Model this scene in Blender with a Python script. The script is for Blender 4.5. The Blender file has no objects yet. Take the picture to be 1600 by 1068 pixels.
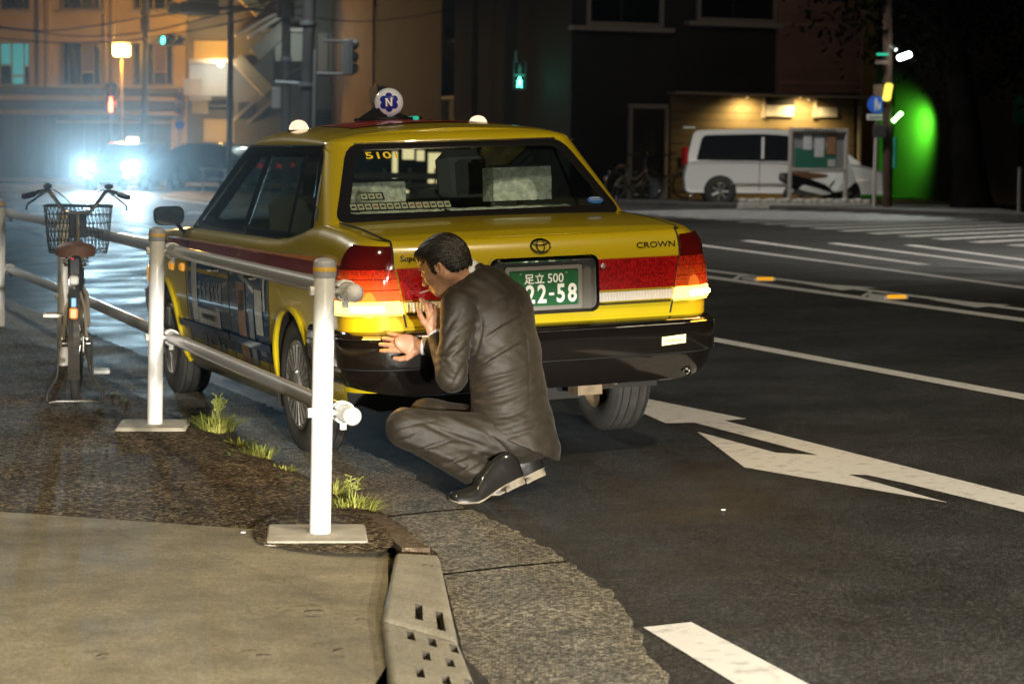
import bpy, bmesh, math, random
import numpy as np
from mathutils import Vector, Matrix
random.seed(7); np.random.seed(7)
SC = bpy.context.scene; COL = SC.collection
rad = math.radians
# ------------------------------------------------------------------ camera
CF, CH, CP, CR = 3662.28, 1.3278, .0778, .0118       # focal length in photo pixels, height, pitch down, roll
cam = bpy.data.objects.new('camera', bpy.data.cameras.new('camera')); COL.objects.link(cam)
cam.matrix_world = Matrix.Translation((0, 0, CH)) @ Matrix.Rotation(rad(90) - CP, 4, 'X') @ Matrix.Rotation(CR, 4, 'Z')
cam.data.sensor_width = 36; cam.data.lens = CF / 1600 * 36
cam.data.clip_start = .05; cam.data.clip_end = 900
cam.data.dof.use_dof = True; cam.data.dof.focus_distance = 9.55; cam.data.dof.aperture_fstop = 5.2
SC.camera = cam
# ------------------------------------------------------------------ night sky
W = bpy.data.worlds.new('World'); SC.world = W; W.use_nodes = True
nt = W.node_tree; bg = nt.nodes['Background']
sky = nt.nodes.new('ShaderNodeTexSky'); sky.sky_type = 'NISHITA'; sky.sun_disc = False
sky.sun_elevation = rad(2); sky.sun_rotation = rad(200)
nt.links.new(sky.outputs[0], bg.inputs[0]); bg.inputs[1].default_value = .003
SC.view_settings.view_transform = 'Standard'; SC.view_settings.look = 'None'
SC.view_settings.exposure = 0; SC.view_settings.gamma = 1; SC.view_settings.use_curve_mapping = False
SC.cycles.max_bounces = 6; SC.cycles.diffuse_bounces = 2; SC.cycles.glossy_bounces = 3
SC.cycles.transmission_bounces = 6; SC.cycles.transparent_max_bounces = 10
SC.cycles.sample_clamp_indirect = 4; SC.cycles.use_denoising = True
SC.cycles.caustics_reflective = False; SC.cycles.caustics_refractive = False
# ------------------------------------------------------------------ lamps of the street (seen or inferred, plus one added facade fill)
def lamp(name, kind, loc, power, color, radius=.1, target=None, angle=None, blend=.3, parent=None):
    d = bpy.data.lights.new(name, kind); d.energy = power; d.color = color
    if kind in ('POINT', 'SPOT'): d.shadow_soft_size = radius
    if kind == 'AREA': d.size = radius
    o = bpy.data.objects.new(name, d); COL.objects.link(o); o.location = loc
    if target is not None:
        o.rotation_euler = (Vector(target) - Vector(loc)).to_track_quat('-Z', 'Y').to_euler()
    if angle: d.spot_size = rad(angle); d.spot_blend = blend
    if parent: o.parent = parent
    return o
WARM = (1, .80, .52); NEUT = (1, .95, .86)
def low_beam(name, loc, power, target):
    """dipped headlamp of a vehicle waiting behind the photographer: a sharp cut-off above its level"""
    o = lamp(name, 'SPOT', loc, power, (1, .94, .84), .06, target, 70, .35)
    d = o.data; d.use_nodes = True; t = d.node_tree
    em = t.nodes['Emission']; tc = t.nodes.new('ShaderNodeTexCoord')
    sp = t.nodes.new('ShaderNodeSeparateXYZ'); dv = t.nodes.new('ShaderNodeMath'); dv.operation = 'DIVIDE'
    mr = t.nodes.new('ShaderNodeMapRange'); mr.interpolation_type = 'SMOOTHSTEP'
    ab = t.nodes.new('ShaderNodeMath'); ab.operation = 'ABSOLUTE'
    t.links.new(tc.outputs['Normal'], sp.inputs[0]); t.links.new(sp.outputs['Z'], ab.inputs[0])
    t.links.new(sp.outputs['Y'], dv.inputs[0]); t.links.new(ab.outputs[0], dv.inputs[1])
    mr.inputs['From Min'].default_value = -.012; mr.inputs['From Max'].default_value = .012
    mr.inputs['To Min'].default_value = 1; mr.inputs['To Max'].default_value = .055
    t.links.new(dv.outputs[0], mr.inputs[0]); t.links.new(mr.outputs[0], em.inputs['Strength'])
    return o
low_beam('headlamp_beam', (1.35, -1.2, .86), 6200, (-.55, 9, .72))
low_beam('headlamp_beam', (2.55, -.8, .86), 6200, (.65, 9.4, .72))
lamp('street_lamp_or_fill', 'SPOT', (4.5, 3.0, 8.5), 2300, WARM, .25, (.2, 10.5, 0), 115, .6)
lamp('street_lamp_or_fill', 'SPOT', (-2.5, 2.5, 6.0), 900, (1, .84, .50), .25, (-1.2, 7.6, 0), 100, .7)
lamp('street_lamp_or_fill', 'SPOT', (9, 33, 9), 3800, NEUT, .3, (8.5, 33, 0), 118, .5)
lamp('street_lamp_or_fill', 'SPOT', (4.2, 47.5, 9), 2600, (1, .95, .88), .3, (4.8, 49, 0), 90, .5)
lamp('street_lamp_or_fill', 'SPOT', (1.5, 44, 9), 330, (1, .80, .68), .3, (4.2, 60, 6.0), 42, .8)  # added fill aimed at the dark facades, no lamp seen there
lamp('street_lamp_or_fill', 'SPOT', (-7.5, 19, 6.5), 900, (1, .96, .86), .22, (-3.5, 15.5, 0), 125, .6)
lamp('street_lamp_or_fill', 'SPOT', (-6, 55, 10), 1500, (.80, .92, 1), .3, (-6, 54, 0), 110, .6)
# ------------------------------------------------------------------ from photo pixels to places in the world
def ray(x, y):
    u, v = x - 800, y - 534; c, s = math.cos(CR), math.sin(CR)
    u, v = u * c + v * s, -u * s + v * c
    return Vector((0, 0, CH)), Vector((u, -v * math.sin(CP) + CF * math.cos(CP), -v * math.cos(CP) - CF * math.sin(CP))) / CF
def at(x, y, Y):
    o, d = ray(x, y); return o + d * (Y / d.y)
def atz(x, y, z=0.):
    o, d = ray(x, y); return o + d * ((z - o.z) / d.z)
TX, TY, TH, TT = -.2004, 11.0346, .3544, .041          # the taxi: rear axle, heading, lean of the crowned road
DV = Vector((-math.sin(TH), math.cos(TH), 0)); RV = Vector((math.cos(TH), math.sin(TH), 0))
def gz(v):
    S = .041
    if v < 4: return S * v
    if v < 10: return S * 4 + S * (v - 4) - S * (v - 4) ** 2 / 12
    return S * 7
def uvof(p): q = Vector((p[0] - TX, p[1] - TY, 0)); return q.dot(DV), q.dot(RV)
def lane(u, v, dz=0.):
    p = Vector((TX, TY, 0)) + DV * u + RV * v; p.z = gz(v) + dz; return p
def gnd(x, y, dz=0.):
    z = 0.
    for _ in range(60):
        p = atz(x, y, z); z = .5 * z + .5 * (gz(uvof(p)[1]) + dz)
    return p
TM = Matrix.Translation((TX, TY, 0)) @ Matrix.Rotation(TH, 4, 'Z') @ Matrix.Rotation(-TT, 4, 'Y')
TMI = TM.inverted()
def tpl(x, y, ax, val):
    """point of the taxi's own frame under a pixel, on the plane axis=val"""
    o, d = ray(x, y); o = TMI @ o; d = TMI.to_3x3() @ d
    return o + d * ((val - o[ax]) / d[ax])
# ------------------------------------------------------------------ mesh builder
class MB:
    def __init__(s): s.v = []; s.f = []; s.m = []
    def add(s, vs, fs, m=0):
        b = len(s.v); s.v += [tuple(p) for p in vs]; s.f += [tuple(b + i for i in f) for f in fs]; s.m += [m] * len(fs); return s
    def box(s, c, d, m=0, R=None):
        c = Vector(c); vs = []
        for z in (-.5, .5):
            for x, y in ((-.5, -.5), (.5, -.5), (.5, .5), (-.5, .5)):
                p = Vector((x * d[0], y * d[1], z * d[2])); vs.append(c + (R @ p if R else p))
        return s.add(vs, [(3, 2, 1, 0), (4, 5, 6, 7), (0, 1, 5, 4), (1, 2, 6, 5), (2, 3, 7, 6), (3, 0, 4, 7)], m)
    def bbox(s, c, d, b=.01, m=0, R=None):
        """box with chamfered edges"""
        c = Vector(c); hx, hy, hz = d[0] / 2, d[1] / 2, d[2] / 2; b = min(b, hx * .9, hy * .9, hz * .9); rings = []
        for z, i in ((-hz, b), (-hz + b, 0), (hz - b, 0), (hz, b)):
            X, Y = hx - i, hy - i; k = b if i == 0 else b * .6; k = min(k, X, Y)
            rings.append([(X - k, -Y, z), (X, -Y + k, z), (X, Y - k, z), (X - k, Y, z), (-X + k, Y, z), (-X, Y - k, z), (-X, -Y + k, z), (-X + k, -Y, z)])
        vs = [c + (R @ Vector(p) if R else Vector(p)) for r in rings for p in r]; fs = [tuple(range(7, -1, -1)), tuple(range(24, 32))]
        for k in range(3):
            for i in range(8): fs.append((k * 8 + i, k * 8 + (i + 1) % 8, k * 8 + 8 + (i + 1) % 8, k * 8 + 8 + i))
        return s.add(vs, fs, m)
    def tube(s, pts, r, n=8, m=0, closed=False, caps=True):
        pts = [Vector(p) for p in pts]; N = len(pts); rs = r if isinstance(r, (list, tuple)) else [r] * N
        vs = []; prev = None
        for i, p in enumerate(pts):
            a = pts[i - 1] if (i or closed) else p; b = pts[(i + 1) % N] if (i < N - 1 or closed) else p
            t = (b - a).normalized()
            if prev is None: q = t.orthogonal().normalized()
            else:
                q = prev - t * prev.dot(t); q = q.normalized() if q.length > 1e-6 else t.orthogonal().normalized()
            prev = q; w = t.cross(q)
            vs += [p + (q * math.cos(k / n * math.tau) + w * math.sin(k / n * math.tau)) * rs[i] for k in range(n)]
        fs = [(i * n + k, i * n + (k + 1) % n, (i + 1) % N * n + (k + 1) % n, (i + 1) % N * n + k) for i in range(N if closed else N - 1) for k in range(n)]
        if caps and not closed: fs += [tuple(range(n - 1, -1, -1)), tuple(range((N - 1) * n, N * n))]
        return s.add(vs, fs, m)
    def cyl(s, a, b, r, r2=None, n=16, m=0): return s.tube([a, b], [r, r if r2 is None else r2], n, m)
    def lathe(s, prof, o=(0, 0, 0), ax=(0, 0, 1), n=24, m=0, closed=False):
        o = Vector(o); ax = Vector(ax).normalized(); q = ax.orthogonal().normalized(); w = ax.cross(q); vs = []
        for r, h in prof:
            vs += [o + ax * h + (q * math.cos(k / n * math.tau) + w * math.sin(k / n * math.tau)) * r for k in range(n)]
        N = len(prof)
        fs = [(i * n + k, i * n + (k + 1) % n, (i + 1) % N * n + (k + 1) % n, (i + 1) % N * n + k) for i in range(N if closed else N - 1) for k in range(n)]
        return s.add(vs, fs, m)
    def grid(s, rows, m=0, flip=False, keep=None):
        R, C = len(rows), len(rows[0]); vs = [p for r in rows for p in r]; fs = []
        for i in range(R - 1):
            for j in range(C - 1):
                f = (i * C + j, i * C + j + 1, (i + 1) * C + j + 1, (i + 1) * C + j)
                if keep is not None:
                    c = (Vector(vs[f[0]]) + Vector(vs[f[1]]) + Vector(vs[f[2]]) + Vector(vs[f[3]])) / 4
                    if not keep(c): continue
                fs.append(f[::-1] if flip else f)
        return s.add(vs, fs, m)
    def prism(s, poly, off, m=0, side=None):
        n = len(poly); a = [Vector(p) for p in poly]; off = Vector(off); b = [p + off for p in a]
        fs = [tuple(range(n - 1, -1, -1)), tuple(range(n, 2 * n))]
        s.add(a + b, fs, m)
        return s.add(a + b, [(i, (i + 1) % n, n + (i + 1) % n, n + i) for i in range(n)], m if side is None else side)
    def poly(s, pts, m=0): return s.add(pts, [tuple(range(len(pts)))], m)
    def ell(s, c, r, R=None, n=16, m=0):
        c = Vector(c); vs = []; k = n // 2
        for i in range(k + 1):
            t = i / k * math.pi
            for j in range(n):
                a = j / n * math.tau
                p = Vector((math.sin(t) * math.cos(a) * r[0], math.sin(t) * math.sin(a) * r[1], math.cos(t) * r[2])); vs.append(c + (R @ p if R else p))
        fs = [(i * n + j, (i + 1) * n + j, (i + 1) * n + (j + 1) % n, i * n + (j + 1) % n) for i in range(k) for j in range(n)]
        return s.add(vs, fs, m)
    def build(s, name, mats, par=None, sm=40, **pr):
        me = bpy.data.meshes.new(name); me.from_pydata(s.v, [], s.f)
        for q in (mats if isinstance(mats, (list, tuple)) else [mats]): me.materials.append(q)
        if any(s.m): me.polygons.foreach_set('material_index', s.m)
        bm = bmesh.new(); bm.from_mesh(me); bmesh.ops.remove_doubles(bm, verts=bm.verts, dist=1e-5)
        if len(bm.faces) < 200000: bmesh.ops.recalc_face_normals(bm, faces=bm.faces)
        if sm:
            for f in bm.faces: f.smooth = True
            lim = rad(sm)
            for e in bm.edges:
                if len(e.link_faces) == 2 and e.calc_face_angle(0) > lim: e.smooth = False
        bm.to_mesh(me); bm.free()
        o = bpy.data.objects.new(name, me); COL.objects.link(o)
        if par: o.parent = par
        for k, v in pr.items(): o[k] = v
        return o
def thing(name, label, cat, loc=(0, 0, 0), rz=0., group=None, M=None):
    o = bpy.data.objects.new(name, None); COL.objects.link(o); o.empty_display_size = .1
    if M is not None: o.matrix_world = M
    else: o.location = loc; o.rotation_euler = (0, 0, rz)
    o['label'] = label; o['category'] = cat
    if group: o['group'] = group
    return o
def tag(o, label, cat, group=None):
    o['label'] = label; o['category'] = cat
    if group: o['group'] = group
    return o
def copy_part(o, par, loc=None, M=None):
    c = o.copy(); COL.objects.link(c); c.parent = par
    if M is not None: c.matrix_local = M
    if loc is not None: c.location = loc
    return c
def copy_tree(o, par=None):
    c = o.copy(); COL.objects.link(c); c.parent = par
    for ch in list(o.children): copy_tree(ch, c)
    return c
def itp(x, tab):
    if x <= tab[0][0]: return tab[0][1]
    for (a, b), (c, d) in zip(tab, tab[1:]):
        if x <= c: t = (x - a) / (c - a); return b + (d - b) * t
    return tab[-1][1]
def spl(pts, k=6):
    """Catmull-Rom through points"""
    P = [Vector(p) for p in pts]; P = [P[0] * 2 - P[1]] + P + [P[-1] * 2 - P[-2]]; out = []
    for i in range(1, len(P) - 2):
        for j in range(k):
            t = j / k; a, b, c, d = P[i - 1:i + 3]
            out.append(.5 * ((2 * b) + (c - a) * t + (2 * a - 5 * b + 4 * c - d) * t * t + (3 * b - a - 3 * c + d) * t ** 3))
    out.append(P[-2]); return out
def rrect(w, h, r, n=5):
    out = []
    for cx, cy, a0 in ((w / 2 - r, h / 2 - r, 0), (-w / 2 + r, h / 2 - r, 90), (-w / 2 + r, -h / 2 + r, 180), (w / 2 - r, -h / 2 + r, 270)):
        for i in range(n + 1): a = rad(a0 + 90 * i / n); out.append((cx + r * math.cos(a), cy + r * math.sin(a)))
    return out
def rpoly(P, r, n=4):
    """polygon with rounded corners (2D)"""
    out = []; N = len(P); r = r if isinstance(r, (list, tuple)) else [r] * N
    for i in range(N):
        p = Vector(P[i]).to_2d(); a = (Vector(P[i - 1]).to_2d() - p); b = (Vector(P[(i + 1) % N]).to_2d() - p)
        k = min(r[i], a.length * .45, b.length * .45); s = p + a.normalized() * k; e = p + b.normalized() * k
        for j in range(n + 1): t = j / n; out.append(tuple(s * (1 - t) ** 2 + p * 2 * t * (1 - t) + e * t * t))
    return out
def inpoly(x, y, P):
    c = False; n = len(P)
    for i in range(n):
        x1, y1 = P[i]; x2, y2 = P[i - 1]
        if (y1 > y) != (y2 > y) and x < (x2 - x1) * (y - y1) / (y2 - y1) + x1: c = not c
    return c
FONTC = {}
def letters(mb, txt, size, M, m=0, depth=.004, bold=0., sx=1.):
    """solid letters in the local xy plane of M"""
    key = (txt, depth, bold)
    if key not in FONTC:
        cu = bpy.data.curves.new('txt', 'FONT'); cu.body = txt; cu.size = 1; cu.align_x = 'CENTER'; cu.align_y = 'CENTER'
        cu.offset = bold; cu.resolution_u = 3
        o = bpy.data.objects.new('txt', cu); COL.objects.link(o)
        bpy.context.view_layer.update(); me = o.to_mesh()
        FONTC[key] = ([v.co.copy() for v in me.vertices], [tuple(p.vertices) for p in me.polygons])
        o.to_mesh_clear(); bpy.data.objects.remove(o); bpy.data.curves.remove(cu)
    V, F = FONTC[key]; n = len(V)
    a = [M @ Vector((p.x * size * sx, p.y * size, 0)) for p in V]; b = [M @ Vector((p.x * size * sx, p.y * size, depth)) for p in V]
    mb.add(a + b, [tuple(i + n for i in f) for f in F], m)
    ed = {}
    for f in F:
        for i in range(len(f)): e = (f[i], f[(i + 1) % len(f)]); ed[tuple(sorted(e))] = ed.get(tuple(sorted(e)), 0) + 1
    mb.add(a + b, [(i, j, j + n, i + n) for (i, j), k in ed.items() if k == 1], m)
# ------------------------------------------------------------------ materials
def mat(name, col, rough=.5, metal=0., var=0., vs=8., bump=0., bs=60., spec=.5, emit=None, es=0., coat=0., rv=0., stretch=None, col2=None, det=4.):
    m = bpy.data.materials.new(name); m.use_nodes = True; t = m.node_tree; b = t.nodes['Principled BSDF']
    b.inputs['Base Color'].default_value = (*col, 1); b.inputs['Roughness'].default_value = rough; b.inputs['Metallic'].default_value = metal
    b.inputs['Specular IOR Level'].default_value = spec; b.inputs['Coat Weight'].default_value = coat; b.inputs['Coat Roughness'].default_value = .04
    if emit: b.inputs['Emission Color'].default_value = (*emit, 1); b.inputs['Emission Strength'].default_value = es
    tc = t.nodes.new('ShaderNodeTexCoord'); src = tc.outputs['Object']
    if stretch:
        mp = t.nodes.new('ShaderNodeMapping'); mp.inputs['Scale'].default_value = stretch; t.links.new(src, mp.inputs[0]); src = mp.outputs[0]
    def noise(sc, d=det):
        n = t.nodes.new('ShaderNodeTexNoise'); n.inputs['Scale'].default_value = sc; n.inputs['Detail'].default_value = d; t.links.new(src, n.inputs['Vector']); return n
    if var or col2:
        n = noise(vs); r = t.nodes.new('ShaderNodeValToRGB'); r.color_ramp.elements[0].position = .3; r.color_ramp.elements[1].position = .7
        c2 = col2 if col2 else tuple(c * (1 + var) for c in col); c1 = col if col2 else tuple(c * (1 - var) for c in col)
        r.color_ramp.elements[0].color = (*c1, 1); r.color_ramp.elements[1].color = (*c2, 1)
        t.links.new(n.outputs[0], r.inputs[0]); t.links.new(r.outputs[0], b.inputs['Base Color'])
    if rv:
        n = noise(vs * 1.7); q = t.nodes.new('ShaderNodeMapRange'); q.inputs['To Min'].default_value = max(.02, rough - rv); q.inputs['To Max'].default_value = min(1, rough + rv)
        q.inputs['From Min'].default_value = .3; q.inputs['From Max'].default_value = .7
        t.links.new(n.outputs[0], q.inputs[0]); t.links.new(q.outputs[0], b.inputs['Roughness'])
    if bump:
        n = noise(bs, 6.); bp = t.nodes.new('ShaderNodeBump'); bp.inputs['Strength'].default_value = bump; bp.inputs['Distance'].default_value = .01
        t.links.new(n.outputs[0], bp.inputs['Height']); t.links.new(bp.outputs[0], b.inputs['Normal'])
    return m
def glow(name, col, s):
    m = bpy.data.materials.new(name); m.use_nodes = True; t = m.node_tree; t.nodes.clear()
    o = t.nodes.new('ShaderNodeOutputMaterial'); e = t.nodes.new('ShaderNodeEmission'); e.inputs[0].default_value = (*col, 1); e.inputs[1].default_value = s
    t.links.new(e.outputs[0], o.inputs[0]); return m
def glassy(name, tint=(.8, .9, .85), refl=.12):
    m = bpy.data.materials.new(name); m.use_nodes = True; t = m.node_tree; t.nodes.clear()
    o = t.nodes.new('ShaderNodeOutputMaterial'); mx = t.nodes.new('ShaderNodeMixShader'); tr = t.nodes.new('ShaderNodeBsdfTransparent'); gl = t.nodes.new('ShaderNodeBsdfGlossy')
    fr = t.nodes.new('ShaderNodeFresnel'); ge = t.nodes.new('ShaderNodeNewGeometry'); io = t.nodes.new('ShaderNodeMapRange'); io.inputs['To Min'].default_value = 1.5; io.inputs['To Max'].default_value = 1 / 1.5; t.links.new(ge.outputs['Backfacing'], io.inputs[0]); t.links.new(io.outputs[0], fr.inputs[0])
    tr.inputs[0].default_value = (*tint, 1); gl.inputs['Roughness'].default_value = .01; gl.inputs[0].default_value = (.95, .97, 1, 1)
    t.links.new(fr.outputs[0], mx.inputs[0]); t.links.new(tr.outputs[0], mx.inputs[1]); t.links.new(gl.outputs[0], mx.inputs[2]); t.links.new(mx.outputs[0], o.inputs[0]); return m

def prism_lens(name, lo, hi, emit=None):
    """moulded lens: a lattice of little prisms with their sparkle painted in as random reds under a clear smooth face"""
    m = mat(name, lo, .22, coat=.9, spec=.15); t = m.node_tree; b = t.nodes['Principled BSDF']; L = t.links; tc = t.nodes.new('ShaderNodeTexCoord')
    sc = t.nodes.new('ShaderNodeVectorMath'); sc.operation = 'MULTIPLY'; sc.inputs[1].default_value = (170, 3, 105); L.new(tc.outputs['Object'], sc.inputs[0])
    fl = t.nodes.new('ShaderNodeVectorMath'); fl.operation = 'FLOOR'; L.new(sc.outputs[0], fl.inputs[0]); wn = t.nodes.new('ShaderNodeTexWhiteNoise'); L.new(fl.outputs[0], wn.inputs[0])
    r = t.nodes.new('ShaderNodeValToRGB'); e = r.color_ramp.elements; e[0].color = (*lo, 1); e[1].color = (*hi, 1); e[0].position = .2; e[1].position = 1.; L.new(wn.outputs[0], r.inputs[0]); L.new(r.outputs[0], b.inputs['Base Color'])
    fr = t.nodes.new('ShaderNodeVectorMath'); fr.operation = 'FRACTION'; L.new(sc.outputs[0], fr.inputs[0]); ln = t.nodes.new('ShaderNodeVectorMath'); ln.operation = 'DISTANCE'; ln.inputs[1].default_value = (.5, .5, .5); L.new(fr.outputs[0], ln.inputs[0])
    bp = t.nodes.new('ShaderNodeBump'); bp.inputs['Strength'].default_value = .6; bp.inputs['Distance'].default_value = .004; L.new(ln.outputs['Value'], bp.inputs['Height']); L.new(bp.outputs[0], b.inputs['Normal'])
    if emit:
        sp = t.nodes.new('ShaderNodeSeparateXYZ'); mr = t.nodes.new('ShaderNodeMapRange'); mr.interpolation_type = 'SMOOTHSTEP'
        L.new(tc.outputs['Object'], sp.inputs[0]); L.new(sp.outputs['Z'], mr.inputs[0]); mr.inputs['From Min'].default_value = .745; mr.inputs['From Max'].default_value = .90; mr.inputs['To Min'].default_value = emit; mr.inputs['To Max'].default_value = .02
        b.inputs['Emission Color'].default_value = (1, .15, .012, 1); L.new(mr.outputs[0], b.inputs['Emission Strength'])
    else: b.inputs['Emission Color'].default_value = (1, .01, .01, 1); b.inputs['Emission Strength'].default_value = .045
    return m
# ------------------------------------------------------------------ ground, road and pavement
M = {}
def asphalt(name, base, c2, rough, bumps, s1=220., light=None, spot=.5, stain=.35, dist=.006, crack=0.):
    """bound aggregate: stones of two tones in a voronoi pack, blotches, stains and optional cracks"""
    m = bpy.data.materials.new(name); m.use_nodes = True; t = m.node_tree; b = t.nodes['Principled BSDF']; L = t.links
    tc = t.nodes.new('ShaderNodeTexCoord')
    def N(sc, d=5., r=.55):
        n = t.nodes.new('ShaderNodeTexNoise'); n.inputs['Scale'].default_value = sc; n.inputs['Detail'].default_value = d; n.inputs['Roughness'].default_value = r; L.new(tc.outputs['Object'], n.inputs['Vector']); return n.outputs[0]
    def ramp(src, p0, c0, p1, c1):
        r = t.nodes.new('ShaderNodeValToRGB'); e = r.color_ramp.elements; e[0].position = p0; e[1].position = p1; e[0].color = (*c0, 1); e[1].color = (*c1, 1); L.new(src, r.inputs[0]); return r.outputs[0]
    def mix(a_, b_, f, mode='MIX'):
        q = t.nodes.new('ShaderNodeMix'); q.data_type = 'RGBA'; q.blend_type = mode
        if isinstance(f, float): q.inputs[0].default_value = f
        else: L.new(f, q.inputs[0])
        L.new(a_, q.inputs[6]); L.new(b_, q.inputs[7]); return q.outputs[2]
    vo = t.nodes.new('ShaderNodeTexVoronoi'); vo.inputs['Scale'].default_value = s1; L.new(tc.outputs['Object'], vo.inputs['Vector'])
    sx_ = t.nodes.new('ShaderNodeSeparateColor'); L.new(vo.outputs['Color'], sx_.inputs[0])
    hi = light or tuple(min(1, c * 1.7) for c in c2)
    stones = ramp(sx_.outputs[0], spot, (0, 0, 0), min(1, spot + .45), (1, 1, 1))
    g0 = ramp(N(s1 * .35, 4), .35, base, .65, c2)
    bright = t.nodes.new('ShaderNodeRGB'); bright.outputs[0].default_value = (*hi, 1)
    col = mix(g0, bright.outputs[0], stones)
    blot = ramp(N(.9, 6, .62), .32, (1 - stain,) * 3, .68, (1 + stain * .55,) * 3); col = mix(col, blot, 1., 'MULTIPLY')
    blot2 = ramp(N(5.5, 5, .6), .34, (1 - stain * .7,) * 3, .66, (1 + stain * .4,) * 3); col = mix(col, blot2, 1., 'MULTIPLY')
    spots = ramp(N(13, 2), .24, (.45, .42, .38), .30, (1, 1, 1)); col = mix(col, spots, .55, 'MULTIPLY')
    if crack:
        vc = t.nodes.new('ShaderNodeTexVoronoi'); vc.feature = 'DISTANCE_TO_EDGE'; vc.inputs['Scale'].default_value = crack
        ad = t.nodes.new('ShaderNodeVectorMath'); ad.operation = 'MULTIPLY_ADD'; nn = t.nodes.new('ShaderNodeTexNoise'); nn.inputs['Scale'].default_value = 2.5; nn.inputs['Detail'].default_value = 6; L.new(tc.outputs['Object'], nn.inputs['Vector'])
        L.new(nn.outputs['Color'], ad.inputs[0]); ad.inputs[1].default_value = (.7, .7, .7); L.new(tc.outputs['Object'], ad.inputs[2]); L.new(ad.outputs[0], vc.inputs['Vector'])
        cr = ramp(vc.outputs['Distance'], .002, (.35, .33, .30), .008, (1, 1, 1)); col = mix(col, cr, .3, 'MULTIPLY')
    L.new(col, b.inputs['Base Color'])
    rr = t.nodes.new('ShaderNodeMapRange'); rr.inputs['To Min'].default_value = max(.1, rough - .18); rr.inputs['To Max'].default_value = min(1, rough + .12); L.new(N(1.4, 5), rr.inputs[0]); rr.inputs['From Min'].default_value = .35; rr.inputs['From Max'].default_value = .65; L.new(rr.outputs[0], b.inputs['Roughness'])
    ma = t.nodes.new('ShaderNodeMath'); ma.operation = 'MULTIPLY_ADD'; ma.inputs[1].default_value = -1.2; L.new(vo.outputs['Distance'], ma.inputs[0]); L.new(N(s1 * .18, 5), ma.inputs[2])
    bp = t.nodes.new('ShaderNodeBump'); bp.inputs['Strength'].default_value = bumps; bp.inputs['Distance'].default_value = dist
    L.new(ma.outputs[0], bp.inputs['Height']); L.new(bp.outputs[0], b.inputs['Normal'])
    return m
M['road'] = asphalt('road_asphalt', (.020, .0195, .019), (.037, .036, .035), .60, .7, 150, (.10, .096, .09), .62, .26, .004, .16)
M['pave'] = asphalt('pavement_asphalt', (.024, .018, .011), (.085, .064, .038), .95, 1., 75, (.34, .26, .16), .55, .35, .014)
M['patch'] = asphalt('patch_asphalt', (.018, .015, .011), (.050, .042, .031), .85, 1., 110, (.15, .125, .09), .6, .3, .008)
M['conc'] = asphalt('driveway_concrete', (.165, .138, .086), (.215, .182, .116), .9, .5, 170, (.29, .26, .17), .5, .34, .002, .42)
M['road'].node_tree.nodes['Principled BSDF'].inputs['Specular IOR Level'].default_value = .28
M['pave'].node_tree.nodes['Principled BSDF'].inputs['Specular IOR Level'].default_value = .12
M['gutter'] = asphalt('gutter_concrete', (.040, .034, .023), (.115, .100, .070), .85, 1., 105, (.36, .32, .23), .45, .35, .010)
M['kerb'] = asphalt('kerb_concrete', (.20, .18, .13), (.27, .25, .185), .85, .5, 190, (.36, .33, .26), .5, .22, .002)
M['dark_hole'] = mat('recess_dirt', (.045, .037, .027), .95, var=.3, vs=60)
M['paint'] = mat('road_paint', (.40, .39, .37), .55, vs=16, col2=(.78, .77, .74), bump=.3, bs=200, det=12)
M['paint'].node_tree.nodes['Color Ramp'].color_ramp.elements[0].position = .22; M['paint'].node_tree.nodes['Color Ramp'].color_ramp.elements[1].position = .46
M['paintold'] = mat('worn_road_paint', (.22, .22, .21), .6, vs=9, col2=(.50, .50, .48), det=10, bump=.2, bs=200)
M['farpave'] = asphalt('far_pavement', (.045, .042, .038), (.07, .066, .06), .85, .3, 60)

def edge_at(tab, u):
    return itp(u, tab)
GUT = [(-14, -7), (-8, -3.0), (-6, -1.62), (-4.86, -1.12), (-3.71, -.81), (-2.9, -.70), (-1.64, -.655), (-.9, -.58), (1.69, -.50), (4.24, -.51), (60, -.6)]     # road / gutter
KRB = [(-14, -7.9), (-8, -4.0), (-6, -2.30), (-4.62, -1.60), (-2.78, -1.08), (-1.8, -1.0), (1.41, -1.05), (8.25, -.95), (60, -1.1)]                        # gutter / kerb
# road: one sheet out to the horizon
us = [-40, -20, -12] + [x * .5 - 8 for x in range(0, 60)] + [24, 27, 30, 34, 38, 44, 50, 60, 75, 95, 120, 160, 240, 420]
vs_ = [-300, -120, -60, -30, -15, -8, -5, -3, -2, -1.6, -1.3, -1., -.7, -.4, 0, .5, 1, 2, 3, 4, 5, 6, 7, 8, 9, 10, 12, 15, 20, 30, 50, 90, 200, 400]
def gzr(v): return gz(v) if v > -1.4 else gz(-1.4)
rows = []
for u in us:
    row = []
    for v in vs_:
        p = lane(u, v); p.z = gzr(v); row.append(p)
    rows.append(row)
road = MB().grid(rows).build('road', M['road'], kind='structure')
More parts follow.
